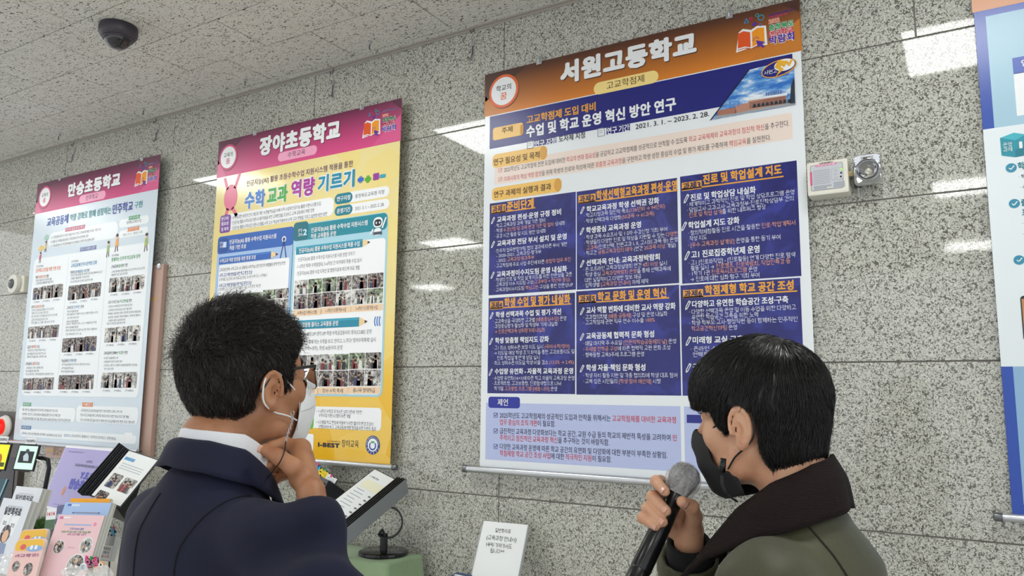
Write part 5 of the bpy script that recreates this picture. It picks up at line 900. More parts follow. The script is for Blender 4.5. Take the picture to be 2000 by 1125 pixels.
for lab, TL, TR, BL, s_ in (('yellow and pink leaflet pile, back one of the two small piles', (42, 1035, 3.2), (95, 1032, 3.15), (32, 1140, 3.1), 0), ('yellow and pink leaflet pile, front one of the two small piles', (33, 1054, 3.08), (90, 1051, 3.03), (24, 1150, 2.98), 1)):
    pl, t, W_, H_ = B3('leaflet_stack', lab, 'leaflets', TL, TR, BL, .004, None, 'small leaflet piles', part=None)
    MB().prism(rr(0, 0, W_, H_, .02), -.012, -.0006, M('#ead9d0', .5)).build('leaflet_block', parent=t); MB().prism(rr(0, 0, W_, H_, .02), -.0005, 0, M('#f1c9c4', .3)).build('cover', parent=t)
    P = Print(pl); P.poly(rr(.003, H_*.76, W_-.003, H_-.003, .02), 1, M('#f2c03c', .3)); P.poly(ell(W_*.3, H_*.84, .016, .011, 12), 2, M('#e0605c', .35)); P.poly(ell(W_*.7, H_*.80, W_*.28, .012, 20), 2, M('#8fb4e0', .35)); P.poly(ell(W_*.75, H_*.82, .008, .009, 12), 3, WH); P.poly(ell(W_*.6, H_*.82, .008, .009, 12), 3, WH)
    P.textuv('수학 교과 역량 기르기', W_*.1, H_*.66, W_*.9, .012, 2, M('#a04a90', .4), bold=.03)
    for x, y, r_ in ((.24, .45, .02), (.68, .38, .024), (.3, .16, .018)): P.poly(ell(W_*x, H_*y, r_, r_, 20), 2, PH[0])
    P.build('cover_print', t, kind='stuff')
# plant, cards, badges
c_ = at_d(79, 1012, 3.62); pz = c_.z-.06
t = thing('potted_plant', 'small green plant in a clear box between the booklet piles', 'plant', Matrix.Translation((c_.x, c_.y, TZ)))
MB().box((-.05, -.04, pz-TZ-.05), (.05, .04, pz-TZ)).box((-.05, -.04, 0), (.05, .04, pz-TZ-.051)).build('planter', M('#8c9490', .2), t, bevel=.003)
leafy = MB(); rng3 = random.Random(3)
for i in range(170):
    a = rng3.uniform(0, 6.28); r_ = rng3.uniform(0, .045); b_ = Vector((r_*math.cos(a), r_*.8*math.sin(a), pz-TZ)); tip = b_ + Vector((rng3.uniform(-.03, .03), rng3.uniform(-.03, .03), rng3.uniform(.03, .075))); sidev = Vector((math.sin(a*3), math.cos(a*3), 0))*.004; centre = (b_+tip)/2
    leafy.add([b_, centre+sidev, tip, centre-sidev], [(0, 1, 2, 3)], (M('#4f7a3a', .6), M('#3c6430', .6), M('#7a9a50', .6))[i % 3])
leafy.build('foliage', parent=t, kind='stuff')
pl, t, W_, H_ = B3('small_card', 'small white and green card behind the pink booklet', 'card', (92, 994, 3.5), (111, 992, 3.48), (86, 1034, 3.47), .002, WH, part='card'); P = Print(pl); P.rect((0, 0, W_, H_*.45), 1, M('#4c7050', .35)); P.textuv('16', W_*.1, H_*.75, W_*.45, .02, 1, RED, bold=.03); P.textuv('16', W_*.55, H_*.75, W_*.9, .02, 1, RED, bold=.03); P.build('card_print', t, kind='stuff'); Mi = pl.mat.inverted(); a = pl.mat @ Vector((W_*.5, 0, -.01)); MB().tube([Mi @ a, Mi @ Vector((a.x, a.y, TZ+.001))], .008, M('#8c9490', .2)).build('card_holder', parent=t)
pl, t, W_, H_ = B3('acrylic_display', 'clear display box with a small text card beside the navy jacket', 'display box', (201, 1046, 3.3), (226, 1048, 3.24), (197, 1095, 3.25), .02, M('#b4b8ba', .15), part='box_front'); P = Print(pl); P.rect((.004, .004, W_-.004, H_*.62), 1, WH)
for k, s_ in enumerate(('수학 동아리', '함께하는', '재미 수학')): P.textuv(s_, W_*.15, H_*(.5-.16*k), W_*.85, .012, 2, (INK, PURP, RED)[k], bold=.01)
P.build('card_print', t, kind='stuff')
cutletters('letter_topper', 'pink cut letters with a blue star in front of the pink booklet', [('오영', M('#e878a8', .35))], (166, 1094, 2.95), (194, 1092, 2.92), (166, 1106, 2.95), .034)
for i, (x, y, lab, m_) in enumerate(((198, 1103, 'orange ringed round badge, upper of the two', M('#e8a058', .35)), (188, 1113, 'orange ringed round badge, lower of the two', M('#eaa878', .35)), (163, 1107, 'white oval key tag in front of the pink booklet', WH))):
    c_ = at_d(x, y, 2.9); pl = Plane(c_, CR, Vector((0, 0, 1))); t = thing('round_badge', lab, 'badge', pl.mat, 'small badges by the booklets' if 0 else None)
    autosmooth(MB().lathe([(.0001, -.003), (.0125, -.003), (.0135, 0), (.011, .003), (.0001, .003)], m_, 24).build('badge_rim', parent=t)); MB().prism(ell(0, 0, .009, .009, 20), .0031, .0045, WH if i < 2 else M('#8ab8d8', .3)).build('badge_face', parent=t); MB().prism(ell(0, .001, .003, .005, 12), .0046, .005, INK).build('badge_picture', parent=t)
# crumpled clear bags
bagm = NT('clear_bag_film', .08); bagm.b.inputs['Base Color'].default_value = (.95, .96, .97, 1); bagm.b.inputs['Alpha'].default_value = .34; bagm.b.inputs['Coat Weight'].default_value = 1
def bag(px, py, d, sx, sz, label, seed):
    c_ = at_d(px, py, d); bm = bmesh.new(); bmesh.ops.create_icosphere(bm, subdivisions=4, radius=1)
    for v in bm.verts:
        n_ = v.co.copy(); f = 1 + .28*noise.noise(n_*2.2+Vector((seed, 0, 0))) + .16*abs(noise.noise(n_*6+Vector((0, seed, 0)))); v.co = Vector((n_.x*sx*f, n_.y*sx*.6*f, n_.z*sz*f))
    me = bpy.data.meshes.new('clear_bag'); bm.to_mesh(me); bm.free(); me.materials.append(bagm.m); o = bpy.data.objects.new('clear_bag', me); COL.objects.link(o); o.location = c_; tag(o, label, 'bag', None); return o
bag(14, 1112, 3.25, .075, .06, 'crumpled clear plastic bag at the lower left corner', 1); bag(150, 1126, 2.86, .07, .035, 'crumpled clear plastic bag below the pink booklet', 4); bag(200, 1125, 2.84, .045, .035, 'crumpled clear plastic bag beside the navy jacket', 7)
pl, t, W_, H_ = B3('booklet', 'dark teal booklet cut by the left edge of the photo', 'booklet', (-20, 934, 3.95), (15, 936, 3.9), (-28, 1000, 3.85), .01, M('#27505c', .15))
MB().box((-.002, -.002, .001), (.004, H_, .004)).box((W_-.004, -.002, .001), (W_+.002, H_, .004)).build('holder_edge', M('#9fc0c4', .1), t)

for o in list(COL.objects):
    k = o.name.split('.')[0]
    if o.parent is None and 'group' not in o:
        g = {'hanging_poster': 'school posters hanging on the granite wall', 'tablet': 'small tablets on clamp arms', 'booklet_stack': 'booklets on the display table', 'booklet': 'booklets on the display table', 'letter_topper': 'colourful cut letter toppers', 'file_binder': 'black flip files', 'round_badge': 'small badges by the booklets', 'emergency_light': 'emergency lamps on the wall', 'clear_bag': 'crumpled clear bags'}.get(k)
        if g: o['group'] = g
# ================================================================ PEOPLE: distance-field modelling
def smin(a, b, k):
    h = np.clip(.5+.5*(b-a)/k, 0, 1); return b*(1-h)+a*h - k*h*(1-h)
def smax(a, b, k): return -smin(-a, -b, k)
def sph(P, c, r): return np.sqrt(((P-np.array(c, 'f'))**2).sum(1))-r
def elli(P, c, r, R=None):
    q = P-np.array(c, 'f')
    if R is not None: q = q @ np.array(R, 'f')
    r = np.array(r, 'f'); k0 = np.sqrt(((q/r)**2).sum(1)); k1 = np.sqrt(((q/(r*r))**2).sum(1))+1e-9; return k0*(k0-1)/k1
def caps(P, a, b, ra, rb):
    a = np.array(a, 'f'); b = np.array(b, 'f'); ab = b-a; t = np.clip(((P-a) @ ab)/(ab @ ab), 0, 1)
    return np.sqrt(((P-a-t[:, None]*ab)**2).sum(1)) - (ra+(rb-ra)*t)
def chain(P, pts, rs, k=.006):
    d = None
    for i in range(len(pts)-1):
        e = caps(P, pts[i], pts[i+1], rs[i], rs[i+1]); d = e if d is None else smin(d, e, k)
    return d
def nets(f, lo, hi, h):
    """surface of f = 0 inside a box, coarse search first and fine cells only near the surface"""
    lo = np.array(lo, 'f'); hi = np.array(hi, 'f'); Q = 4; n = np.ceil((hi-lo)/(h*Q)).astype(int)+1
    g = np.stack(np.meshgrid(*[lo[i]+h*Q*(np.arange(n[i])+.375) for i in range(3)], indexing='ij'), -1).reshape(-1, 3).astype('f')
    c = f(g).reshape(n); vol = c.repeat(Q, 0).repeat(Q, 1).repeat(Q, 2); near = (np.abs(c) < h*Q*2.2).repeat(Q, 0).repeat(Q, 1).repeat(Q, 2)
    ii = np.argwhere(near); vol[near] = f((lo+ii*h).astype('f'))
    ins = vol < 0; N = np.array(vol.shape)-1
    s = sum(ins[a:a+N[0], b:b+N[1], c_:c_+N[2]].astype('i1') for a in (0, 1) for b in (0, 1) for c_ in (0, 1)); act = (s > 0) & (s < 8)
    C = np.argwhere(act); idx = -np.ones(act.shape, int); idx[act] = np.arange(len(C)); acc = np.zeros((len(C), 3)); cnt = np.zeros(len(C))
    cor = [(a, b, c_) for a in (0, 1) for b in (0, 1) for c_ in (0, 1)]
    for i in range(8):
        for j in range(i+1, 8):
            A, B = np.array(cor[i]), np.array(cor[j])
            if abs(A-B).sum() != 1: continue
            va = vol[tuple((C+A).T)]; vb = vol[tuple((C+B).T)]; m = (va < 0) != (vb < 0); t = np.zeros(len(C)); t[m] = va[m]/(va[m]-vb[m]); acc[m] += (A+(B-A)*t[:, None])[m]; cnt[m] += 1
    V = lo + (C + acc/np.maximum(cnt, 1)[:, None])*h; F = []
    for ax in range(3):
        u, v = (ax+1) % 3, (ax+2) % 3; sl = [slice(None)]*3; sl[ax] = slice(0, N[ax]); s2 = [slice(None)]*3; s2[ax] = slice(1, N[ax]+1)
        a = ins[tuple(sl)]; b = ins[tuple(s2)]; E = np.argwhere(a != b); E = E[(E[:, u] > 0) & (E[:, v] > 0) & (E[:, u] < N[u]) & (E[:, v] < N[v])]
        if not len(E): continue
        du = np.zeros(3, int); du[u] = 1; dv = np.zeros(3, int); dv[v] = 1
        q = np.stack([idx[tuple((E-du-dv).T)], idx[tuple((E-dv).T)], idx[tuple(E.T)], idx[tuple((E-du).T)]], 1); fl = a[tuple(E.T)]; q[~fl] = q[~fl][:, ::-1]; F.append(q)
    return V, np.vstack(F)
def mesh_np(name, V, F, mat, parent, disp=None, smooth=True, label=None, relax=1):
    V = np.array(V, float)
    e = np.vstack([F[:, [0, 1]], F[:, [1, 2]], F[:, [2, 3]], F[:, [3, 0]]]) if F.shape[1] == 4 else np.vstack([F[:, [0, 1]], F[:, [1, 2]], F[:, [2, 0]]])
    for _ in range(relax):
        S = np.zeros_like(V); c = np.zeros(len(V)); np.add.at(S, e[:, 0], V[e[:, 1]]); np.add.at(S, e[:, 1], V[e[:, 0]]); np.add.at(c, e.ravel(), 1); V = V*.4 + .6*S/np.maximum(c, 1)[:, None]
    if disp is not None: V = V + vnorm(V, F)*disp(V)[:, None]
    me = bpy.data.meshes.new(name); me.from_pydata(V.tolist(), [], F.tolist()); me.materials.append(mat); me.polygons.foreach_set('use_smooth', [smooth]*len(F)); me.update()
    o = bpy.data.objects.new(name, me); COL.objects.link(o); o.parent = parent
    if label: o['label'] = label
    return o, V
def vnorm(V, F):
    n = np.cross(V[F[:, 2]]-V[F[:, 0]], V[F[:, -1]]-V[F[:, 1]]); N = np.zeros_like(V)
    for k in range(F.shape[1]): np.add.at(N, F[:, k], n)
    return N/np.maximum(np.linalg.norm(N, axis=1), 1e-12)[:, None]
_pn = rng.normal(size=(24, 3)); _pp = rng.uniform(0, 6.28, 24)
def wav(V, s, k=8, off=0):      # cheap smooth noise from summed waves, about -1..1
    r = np.zeros(len(V))
    for i in range(off, off+k): r += np.sin(V @ (_pn[i]*s) + _pp[i])
    return r/math.sqrt(k)
def grow_hair(name, roots, nrm, flow, length, lift, rad, parent, mat, seg=5, jitter=.25, seed=1, field=None, drop=None):
    R = np.random.default_rng(seed); n = len(roots); P = roots.copy(); L = length*(.55+.6*R.random(n)); pts = [P.copy()]; d0 = flow(P, nrm) + R.normal(size=(n, 3))*jitter
    jit = R.normal(size=(n, 3))*jitter
    for s in range(seg):
        d = flow(P, nrm)+jit*(.6+.4*s/seg); d /= np.linalg.norm(d, axis=1)[:, None]; P = P + d*(L/seg)[:, None]
        if field is not None:
            e = .002; f0 = field(P.astype('f')); g = np.stack([field((P+np.eye(3)[i]*e).astype('f'))-f0 for i in range(3)], 1)/e; g /= np.maximum(np.linalg.norm(g, axis=1), 1e-6)[:, None]
            tgt = lift*(.1+R.random(n)*.25+(s+1)/seg*R.random(n)); push = np.clip(tgt-f0, -.006, .03); P = P + g*push[:, None]; nrm = g
        pts.append(P.copy())
    pts = np.stack(pts, 1); K = seg+1
    if drop is not None: pts = pts[~drop(pts).any(1)]; n = len(pts)
    tan = np.gradient(pts, axis=1); tan /= np.maximum(np.linalg.norm(tan, axis=2), 1e-9)[..., None]; ref = R.normal(size=(n, 1, 3)); a = np.cross(tan, ref); a /= np.maximum(np.linalg.norm(a, axis=2), 1e-9)[..., None]; b = np.cross(tan, a)
    w_ = rad*np.array([1.0, 1.15, 1.1, .95, .7, .25, .1])[:K] if K <= 7 else rad*np.linspace(1, .1, K)
    V = np.stack([pts + (a*math.cos(t)+b*math.sin(t))*w_[None, :, None] for t in (0, 2.094, 4.189)], 2)     # n,K,3,3
    V = V.reshape(-1, 3); i = np.arange(n)[:, None, None]*K*3 + np.arange(K-1)[None, :, None]*3; j = np.arange(3)[None, None, :]
    F = np.stack([i+j, i+(j+1) % 3, i+3+(j+1) % 3, i+3+j], -1).reshape(-1, 4)
    me = bpy.data.meshes.new(name); me.from_pydata(V.tolist(), [], F.tolist()); me.materials.append(mat); me.polygons.foreach_set('use_smooth', [True]*len(F)); o = bpy.data.objects.new(name, me); COL.objects.link(o); o.parent = parent; o['kind'] = 'stuff'; return o
def Rm(axis, deg): return np.array(Matrix.Rotation(math.radians(deg), 3, axis))
SKIN1 = NT('skin_tan', .5); SKIN2 = NT('skin_light', .48)
for S_, c1, c2, c3 in ((SKIN1, '#a3714f', '#b98461', '#96583e'), (SKIN2, '#cb9676', '#d8a888', '#c07d62')):
    v_ = S_.coord('Object'); a = S_.noise(v_, 14, 3); b = S_.noise(v_, 260, 2); c = S_.mix(S_.ramp(a, [(.35, 0.), (.65, 1.)]), c1, c2); c = S_.mix(S_.ramp(S_.noise(v_, 40, 2), [(.5, 0.), (.75, .5)]), c, c3); S_.color(c); S_.bump(b, .12, .0006); S_.b.inputs['Subsurface Weight'].default_value = .12; S_.b.inputs['Subsurface Radius'].default_value = (.012, .005, .003)
HAIR = M('#0f0d0d', .33, name='black_hair'); HAIR1 = M('#1d1613', .38, name='dark_hair'); NAIL = M('#d9a690', .25)
def ear_field(P, s):
    q = P.copy(); q[:, 0] *= s; q = (q-np.array((.079, -.008, .002), 'f')) @ (Rm('Z', -16) @ Rm('X', -8)).astype('f')    # ear frame: x outwards, y forward, z up
    plate = elli(q, (.006, -.004, 0), (.006, .0165, .030)); rx = np.sqrt((q[:, 1]/.0155)**2+((q[:, 2]-.004)/.0265)**2); rd = np.abs(rx-1)*.019; rim = np.sqrt(rd**2+(q[:, 0]-.011)**2)-.0036
    rim = np.where((q[:, 2] < -.012) & (q[:, 1] > .002), rim+.01, rim); lobe = elli(q, (.007, .002, -.027), (.0045, .008, .009)); tr = elli(q, (.008, .013, -.004), (.005, .004, .007))
    d = smin(smin(smin(plate, rim, .004), lobe, .006), tr, .003); bowl = elli(q, (.012, .004, -.003), (.008, .008, .013)); return smax(d, -bowl, .003)
def head_field(P, age=0):
    X = np.abs(P[:, 0]); S = np.stack([X, P[:, 1], P[:, 2]], 1)
    d = elli(S, (0, -.012, .046), (.0765, .1, .086)); d = smin(d, elli(S, (0, .022, -.012), (.066, .072, .08)), .02)
    d = smin(d, chain(S, [(.056, -.008, -.035), (.052, .004, -.062), (0, .075, -.088)], [.018, .018, .02]), .025); d = smin(d, sph(S, (0, .08, -.086), .016), .02)
    d = smin(d, sph(S, (.044, .052, -.012), .024), .02); d = smin(d, caps(S, (0, .086, .034), (.04, .068, .036), .012, .011), .015)
    d = smax(d, -sph(S, (.032, .101, .014), .013), .012); d = smin(d, caps(S, (0, .088, .026), (0, .108, -.016), .006, .010), .008); d = smin(d, elli(S, (.013, .099, -.020), (.008, .010, .007)), .006)
    d = smin(d, elli(S, (0, .090, -.046), (.024, .010, .005)), .006); d = smin(d, elli(S, (0, .089, -.056), (.021, .010, .006)), .006)
    d = smin(d, sph(S, (.031, .078, .014), .0135), .003)
    return smin(d, smin(ear_field(P, 1), ear_field(P, -1), .002), .005)
class Person:
    def __init__(s, label, yaw_body, head_px, head_d, ear_side, yaw_head, pitch, roll=0):
        """ear_side: +1 the seen ear is the right one; head_px is that ear's middle in the photo"""
        ear = at_d(head_px[0], head_px[1], head_d); s.HR = Matrix.Rotation(math.radians(yaw_head), 3, 'Z') @ Matrix.Rotation(math.radians(pitch), 3, 'X') @ Matrix.Rotation(math.radians(roll), 3, 'Y')
        s.hc = ear - s.HR @ Vector((.084*ear_side, -.01, 0)); s.yb = yaw_body
        fwd = Matrix.Rotation(math.radians(yaw_body), 3, 'Z') @ Vector((0, 1, 0)); foot = s.hc - fwd*.03; s.foot = Vector((foot.x, foot.y, 0))
        s.M = Matrix.Translation(s.foot) @ Matrix.Rotation(math.radians(yaw_body), 4, 'Z'); s.I = s.M.inverted()
        s.t = thing('person', label, 'person', s.M); s.H = s.I @ (Matrix.Translation(s.hc) @ s.HR.to_4x4())       # head frame inside person frame
        s.Hn = np.array(s.H); s.Rn = s.Hn[:3, :3].astype('f'); s.On = s.Hn[:3, 3].astype('f'); s.eyez = s.hc.z
    def toh(s, P): return (P-s.On) @ s.Rn
    def fh(s, p): return tuple((s.H @ Vector(p)))
    def px(s, x, y, d): return tuple(s.I @ at_d(x, y, d))
    def hp(s, name, mb, m=None, smooth=False, label=None, par=None):
        mb.v = [s.fh(v) for v in mb.v]; return mb.build(name, m, par or s.t, smooth=smooth, label=label)
def build_head(p, skin, neck_base, extra=None, box=None, neck_r=.056):
    def f(P):
        q = p.toh(P); d = head_field(q); nk = caps(P, p.fh((0, -.035, -.05)), neck_base, neck_r*.98, neck_r*1.1); d = smin(d, nk, .025)
        d = smin(d, elli(P, (neck_base[0], neck_base[1]+.015, neck_base[2]-.13), (.09, .065, .08)), .04); return d
    c = p.On; V, F = nets(f, (c[0]-.15, c[1]-.17, neck_base[2]-.17), (c[0]+.15, c[1]+.17, c[2]+.17), .0026)
    V1, F1 = V, F
    if extra:
        g, lo, hi, h = extra; V2, F2 = nets(g, lo, hi, h); V1 = np.vstack([V, V2]); F1 = np.vstack([F, F2+len(V)])
    o, _ = mesh_np('body', V1, F1, skin, p.t, relax=2, label='head, neck and raised hand')
    for s_ in (-1, 1):
        e = MB().lathe([(.0001, -.0122)]+[(.0122*math.sin(a), -.0122*math.cos(a)) for a in np.linspace(.2, 2.9, 12)]+[(.0001, .0122)], M('#e8e2dc', .15), 20, Matrix.Translation((.031*s_, .0795, .0135)) @ Matrix.Rotation(-math.pi/2, 4, 'X')); p.hp('eye', e, smooth=True)
        e = MB().lathe([(.0001, .0005), (.0055, 0), (.0056, -.001), (.0001, -.001)], M('#1c120e', .1), 16, Matrix.Translation((.031*s_, .0915, .0135)) @ Matrix.Rotation(-math.pi/2, 4, 'X')); p.hp('iris', e)
        br = MB()
        for k in range(26):
            x = (.014+.034*k/25)*s_; y = .0985-abs(x)*.42; z = .034+.004*math.sin(k/25*3.1)
            br.tube([(x, y, z-.003), (x+.004*s_, y+.0015, z+.003)], [.0008, .0002], n=4)
        p.hp('eyebrow', br, HAIR1).__setitem__('kind', 'stuff')
        ls = MB()
        for k in range(12):
            a = (k/11-.5)*1.5; x = (.031+.0115*math.sin(a))*s_; y = .0795+.0125*math.cos(a*.9); ls.tube([(x, y-.001, .0165), (x+.001*s_, y+.006, .0185)], [.0006, .0002], n=4)
        p.hp('eyelashes', ls, HAIR1).__setitem__('kind', 'stuff')
    return f
def hair_cap(p, fcap, mat, h=.0035):
    c = p.On; V, F = nets(lambda P: fcap(p.toh(P)), (c[0]-.16, c[1]-.18, c[2]-.13), (c[0]+.16, c[1]+.18, c[2]+.20), h)
    return mesh_np('hair', V, F, mat, p.t, relax=1)[1], F
def strands(p, V, F, fcap, mat, n, length, lift, rad, crown, down, jitter, seed, keep=None, fwd=0):
    R = np.random.default_rng(seed); cen = V[F].mean(1); nr = np.cross(V[F[:, 2]]-V[F[:, 0]], V[F[:, 3]]-V[F[:, 1]]); ar = np.linalg.norm(nr, axis=1); nr /= np.maximum(ar, 1e-12)[:, None]
    hq = p.toh(cen.astype('f')); hn = nr @ p.Rn; ok = ((hq*np.array((1, 1, 1)) - np.array((0, -.01, .03)))*hn).sum(1) > 0
    if keep is not None: ok &= keep(hq, hn)
    pr = ar*ok; ch = R.choice(len(F), n, p=pr/pr.sum()); r0 = hq[ch] + R.normal(size=(n, 3))*.0012; n0 = hn[ch]; cr = np.array(crown)
    def flow(P, N):
        d = P-cr; d /= np.maximum(np.linalg.norm(d, axis=1), 1e-6)[:, None]; d = d + np.array((0, fwd, -down)); d = d - N*(d*N).sum(1)[:, None]; d /= np.maximum(np.linalg.norm(d, axis=1), 1e-6)[:, None]
        return d + .18*np.stack([wav(P, 60, 5, k*5) for k in range(3)], 1)
    o = grow_hair('hair_strands', r0, n0, flow, length, lift, rad, p.t, mat, 5, jitter, seed, lambda q: fcap(q), lambda q: (np.abs(q[..., 0]) > .058) & (q[..., 1] > -.031) & (q[..., 1] < .014) & (q[..., 2] < .026))
    co = np.empty(len(o.data.vertices)*3, 'f'); o.data.vertices.foreach_get('co', co); co = co.reshape(-1, 3) @ p.Rn.T + p.On; o.data.vertices.foreach_set('co', co.ravel()); o.data.update(); return o
def shell_strip(rows, thick, closed=False):
    """rows: list of point lists; gives a solid strip of the given thickness"""
    n = len(rows); m_ = len(rows[0]); A = [Vector(q) for r in rows for q in r]; N = []
    for i in range(n):
        for j in range(m_):
            u = A[min(i+1, n-1)*m_+j]-A[max(i-1, 0)*m_+j]; v = A[i*m_+min(j+1, m_-1)]-A[i*m_+max(j-1, 0)]; N.append(u.cross(v).normalized() if u.cross(v).length > 1e-12 else Vector((0, 0, 1)))
    B = [a-b*thick for a, b in zip(A, N)]; vs = A+B; o = n*m_; fs = []
    for i in range(n-1):
        for j in range(m_-1): a = i*m_+j; fs += [(a, a+m_, a+m_+1, a+1), (o+a, o+a+1, o+a+m_+1, o+a+m_)]
    for i in range(n-1): fs += [(i*m_, o+i*m_, o+(i+1)*m_, (i+1)*m_), (i*m_+m_-1, (i+1)*m_+m_-1, o+(i+1)*m_+m_-1, o+i*m_+m_-1)]
    for j in range(m_-1): a = (n-1)*m_+j; fs += [(j, j+1, o+j+1, o+j), (a, o+a, o+a+1, a+1)]
    return MB().add(vs, fs)
def smooth_rows(keys, n):
    """interpolate key rows (lists of points) with a smooth curve"""
    K = np.array(keys, float); t = np.linspace(0, len(K)-1, n); out = []
    for x in t:
        i = min(int(x), len(K)-2); f = x-i; p0 = K[max(i-1, 0)]; p1 = K[i]; p2 = K[i+1]; p3 = K[min(i+2, len(K)-1)]
        out.append((.5*((2*p1)+(-p0+p2)*f+(2*p0-5*p1+4*p2-p3)*f*f+(-p0+3*p1-3*p2+p3)*f**3)).tolist())
    return out
def curve_pts(keys, n): return [tuple(q[0]) for q in smooth_rows([[k] for k in keys], n)]
def shoes_legs(p, mat, shoe):
    def f(P):
        S = P.copy(); S[:, 0] = np.abs(S[:, 0]); d = chain(S, [(.09, -.0, .92), (.1, .02, .5), (.1, -.01, .06)], [.1, .068, .055], .02); return np.maximum(smin(d, elli(S, (0, -.01, .93), (.165, .115, .13)), .04), .05-P[:, 2])
    V, F = nets(f, (-.3, -.25, 0), (.3, .25, 1.1), .012); mesh_np('trousers', V, F, mat, p.t, lambda V: .004*wav(V, 25))
    for s_ in (-1, 1):
        V, F = nets(lambda P: np.maximum(smin(caps(P, (.1*s_, -.03, .045), (.1*s_, .13, .04), .045, .042), caps(P, (.1*s_, -.03, .05), (.1*s_, -.02, .1), .045, .045), .02), -P[:, 2]), (-.2, -.12, -.01), (.2, .22, .17), .006); mesh_np('shoe', V, F, shoe, p.t)
def nail(p, tip, nrm, up, w_, l_):
    tip, nrm, up = Vector(tip), Vector(nrm).normalized(), Vector(up); up = (up-nrm*up.dot(nrm)).normalized(); sidev = nrm.cross(up); rows = []
    for i in range(5):
        a = (i/4-.5)*2; rows.append([tuple(tip + up*l_*b*(1-.12*a*a*(1 if b > 0 else 0)) + sidev*w_*.5*a + nrm*(-.0012*a*a)) for b in (-.5, -.2, .1, .35, .5)])
    o = shell_strip(rows, .0006); o.build('fingernail', NAIL, p.t, smooth=True)
# ---------------------------------------------------------------- the man in the navy jacket
p1 = Person('man in a navy suit jacket and white mask, seen from behind, hand at his chin', -8, (531, 766), 1.27, 1, -9, 11)
hand1_pts = dict(w=(607, 958, 1.20), ix=[(588, 876, 1.285), (556, 866, 1.30), (530, 872, 1.29), (519, 884, 1.275)], md=[(592, 892, 1.305), (562, 884, 1.335), (532, 898, 1.31), (525, 912, 1.285)], rg=[(592, 911, 1.315), (560, 906, 1.345), (527, 915, 1.31), (522, 930, 1.285)], pk=[(594, 928, 1.31), (566, 925, 1.335), (540, 935, 1.31), (532, 947, 1.29)], th=[(590, 934, 1.215), (572, 912, 1.20), (545, 893, 1.205), (518, 878, 1.215)])
q1 = {k: ([p1.px(*a) for a in v] if isinstance(v, list) else p1.px(*v)) for k, v in hand1_pts.items()}
elb1 = p1.px(640, 1190, 1.10); fo1 = (np.array(q1['w'])-np.array(elb1)); fo1 /= np.linalg.norm(fo1)
def hand1(P):
    q = q1; d = caps(P, elb1, q['w'], .035, .0215)
    for k, r_ in (('ix', (.0125, .0112, .0098, .0080)), ('md', (.0118, .0108, .0096, .0080)), ('rg', (.0110, .0100, .0090, .0075)), ('pk', (.0100, .0090, .0080, .0068))):
        d = smin(d, smin(chain(P, q[k], r_, .003), caps(P, q['w'], q[k][0], .0135, .0125), .006), .004)
    d = smin(d, smin(chain(P, q['th'], (.0160, .0142, .0125, .0098), .004), caps(P, q['w'], q['th'][0], .0165, .0165), .008), .005)
    d = smin(d, caps(P, q['th'][0], q['ix'][0], .0165, .0145), .012); d = smin(d, caps(P, q['w'], q['md'][0], .017, .017), .010)
    return d
lo = np.min([q1['w']]+sum([q1[k] for k in ('ix', 'md', 'rg', 'pk', 'th')], []), 0)-.05; hi = np.max([q1['w']]+sum([q1[k] for k in ('ix', 'md', 'rg', 'pk', 'th')], []), 0)+.05
NB1 = tuple(np.array(p1.fh((0, -.070, -.075))) + np.array((0, -.0, -.0)))
build_head(p1, SKIN1.m, NB1, (hand1, lo, hi, .0022))
tt_ = np.array(q1['th'][3]); camn = np.array(p1.I.to_3x3() @ (-CF)); nail(p1, tt_ + camn*.0083 + (tt_-np.array(q1['th'][2]))*.12, camn, tt_-np.array(q1['th'][2]), .0125, .014)
# hair
def zc(y, ys, zs): return np.interp(y, ys, zs).astype('f')
def cap1(q):
    X = np.abs(q[:, 0]); S = np.stack([X, q[:, 1], q[:, 2]], 1); d = elli(S, (0, -.010, .054), (.0865, .106, .1035)); d = smin(d, elli(S, (0, -.046, .012), (.064, .060, .066)), .02)
    d = smax(d, zc(q[:, 1], [-.2, -.06, -.032, -.022, -.004, .012, .02, .036, .046, .07, .1], [-.045, -.040, -.022, .008, .036, .034, -.016, -.014, .045, .066, .078]) - q[:, 2] , .006)
    return d + (.0018*wav(q, 90, 8)).astype('f')
Vh, Fh = hair_cap(p1, cap1, HAIR1)
strands(p1, Vh, Fh, cap1, HAIR1, 9000, .032, .007, .00042, (.01, -.06, .17), .5, .35, 3)
strands(p1, Vh, Fh, cap1, HAIR1, 2600, .045, .020, .00036, (.02, -.10, .10), -.2, .7, 5, keep=lambda q, n: q[:, 2] > .075)
strands(p1, Vh, Fh, cap1, M('#6a625c', .5, name='grey_hair'), 260, .03, .006, .0004, (.01, -.06, .17), .5, .3, 8)
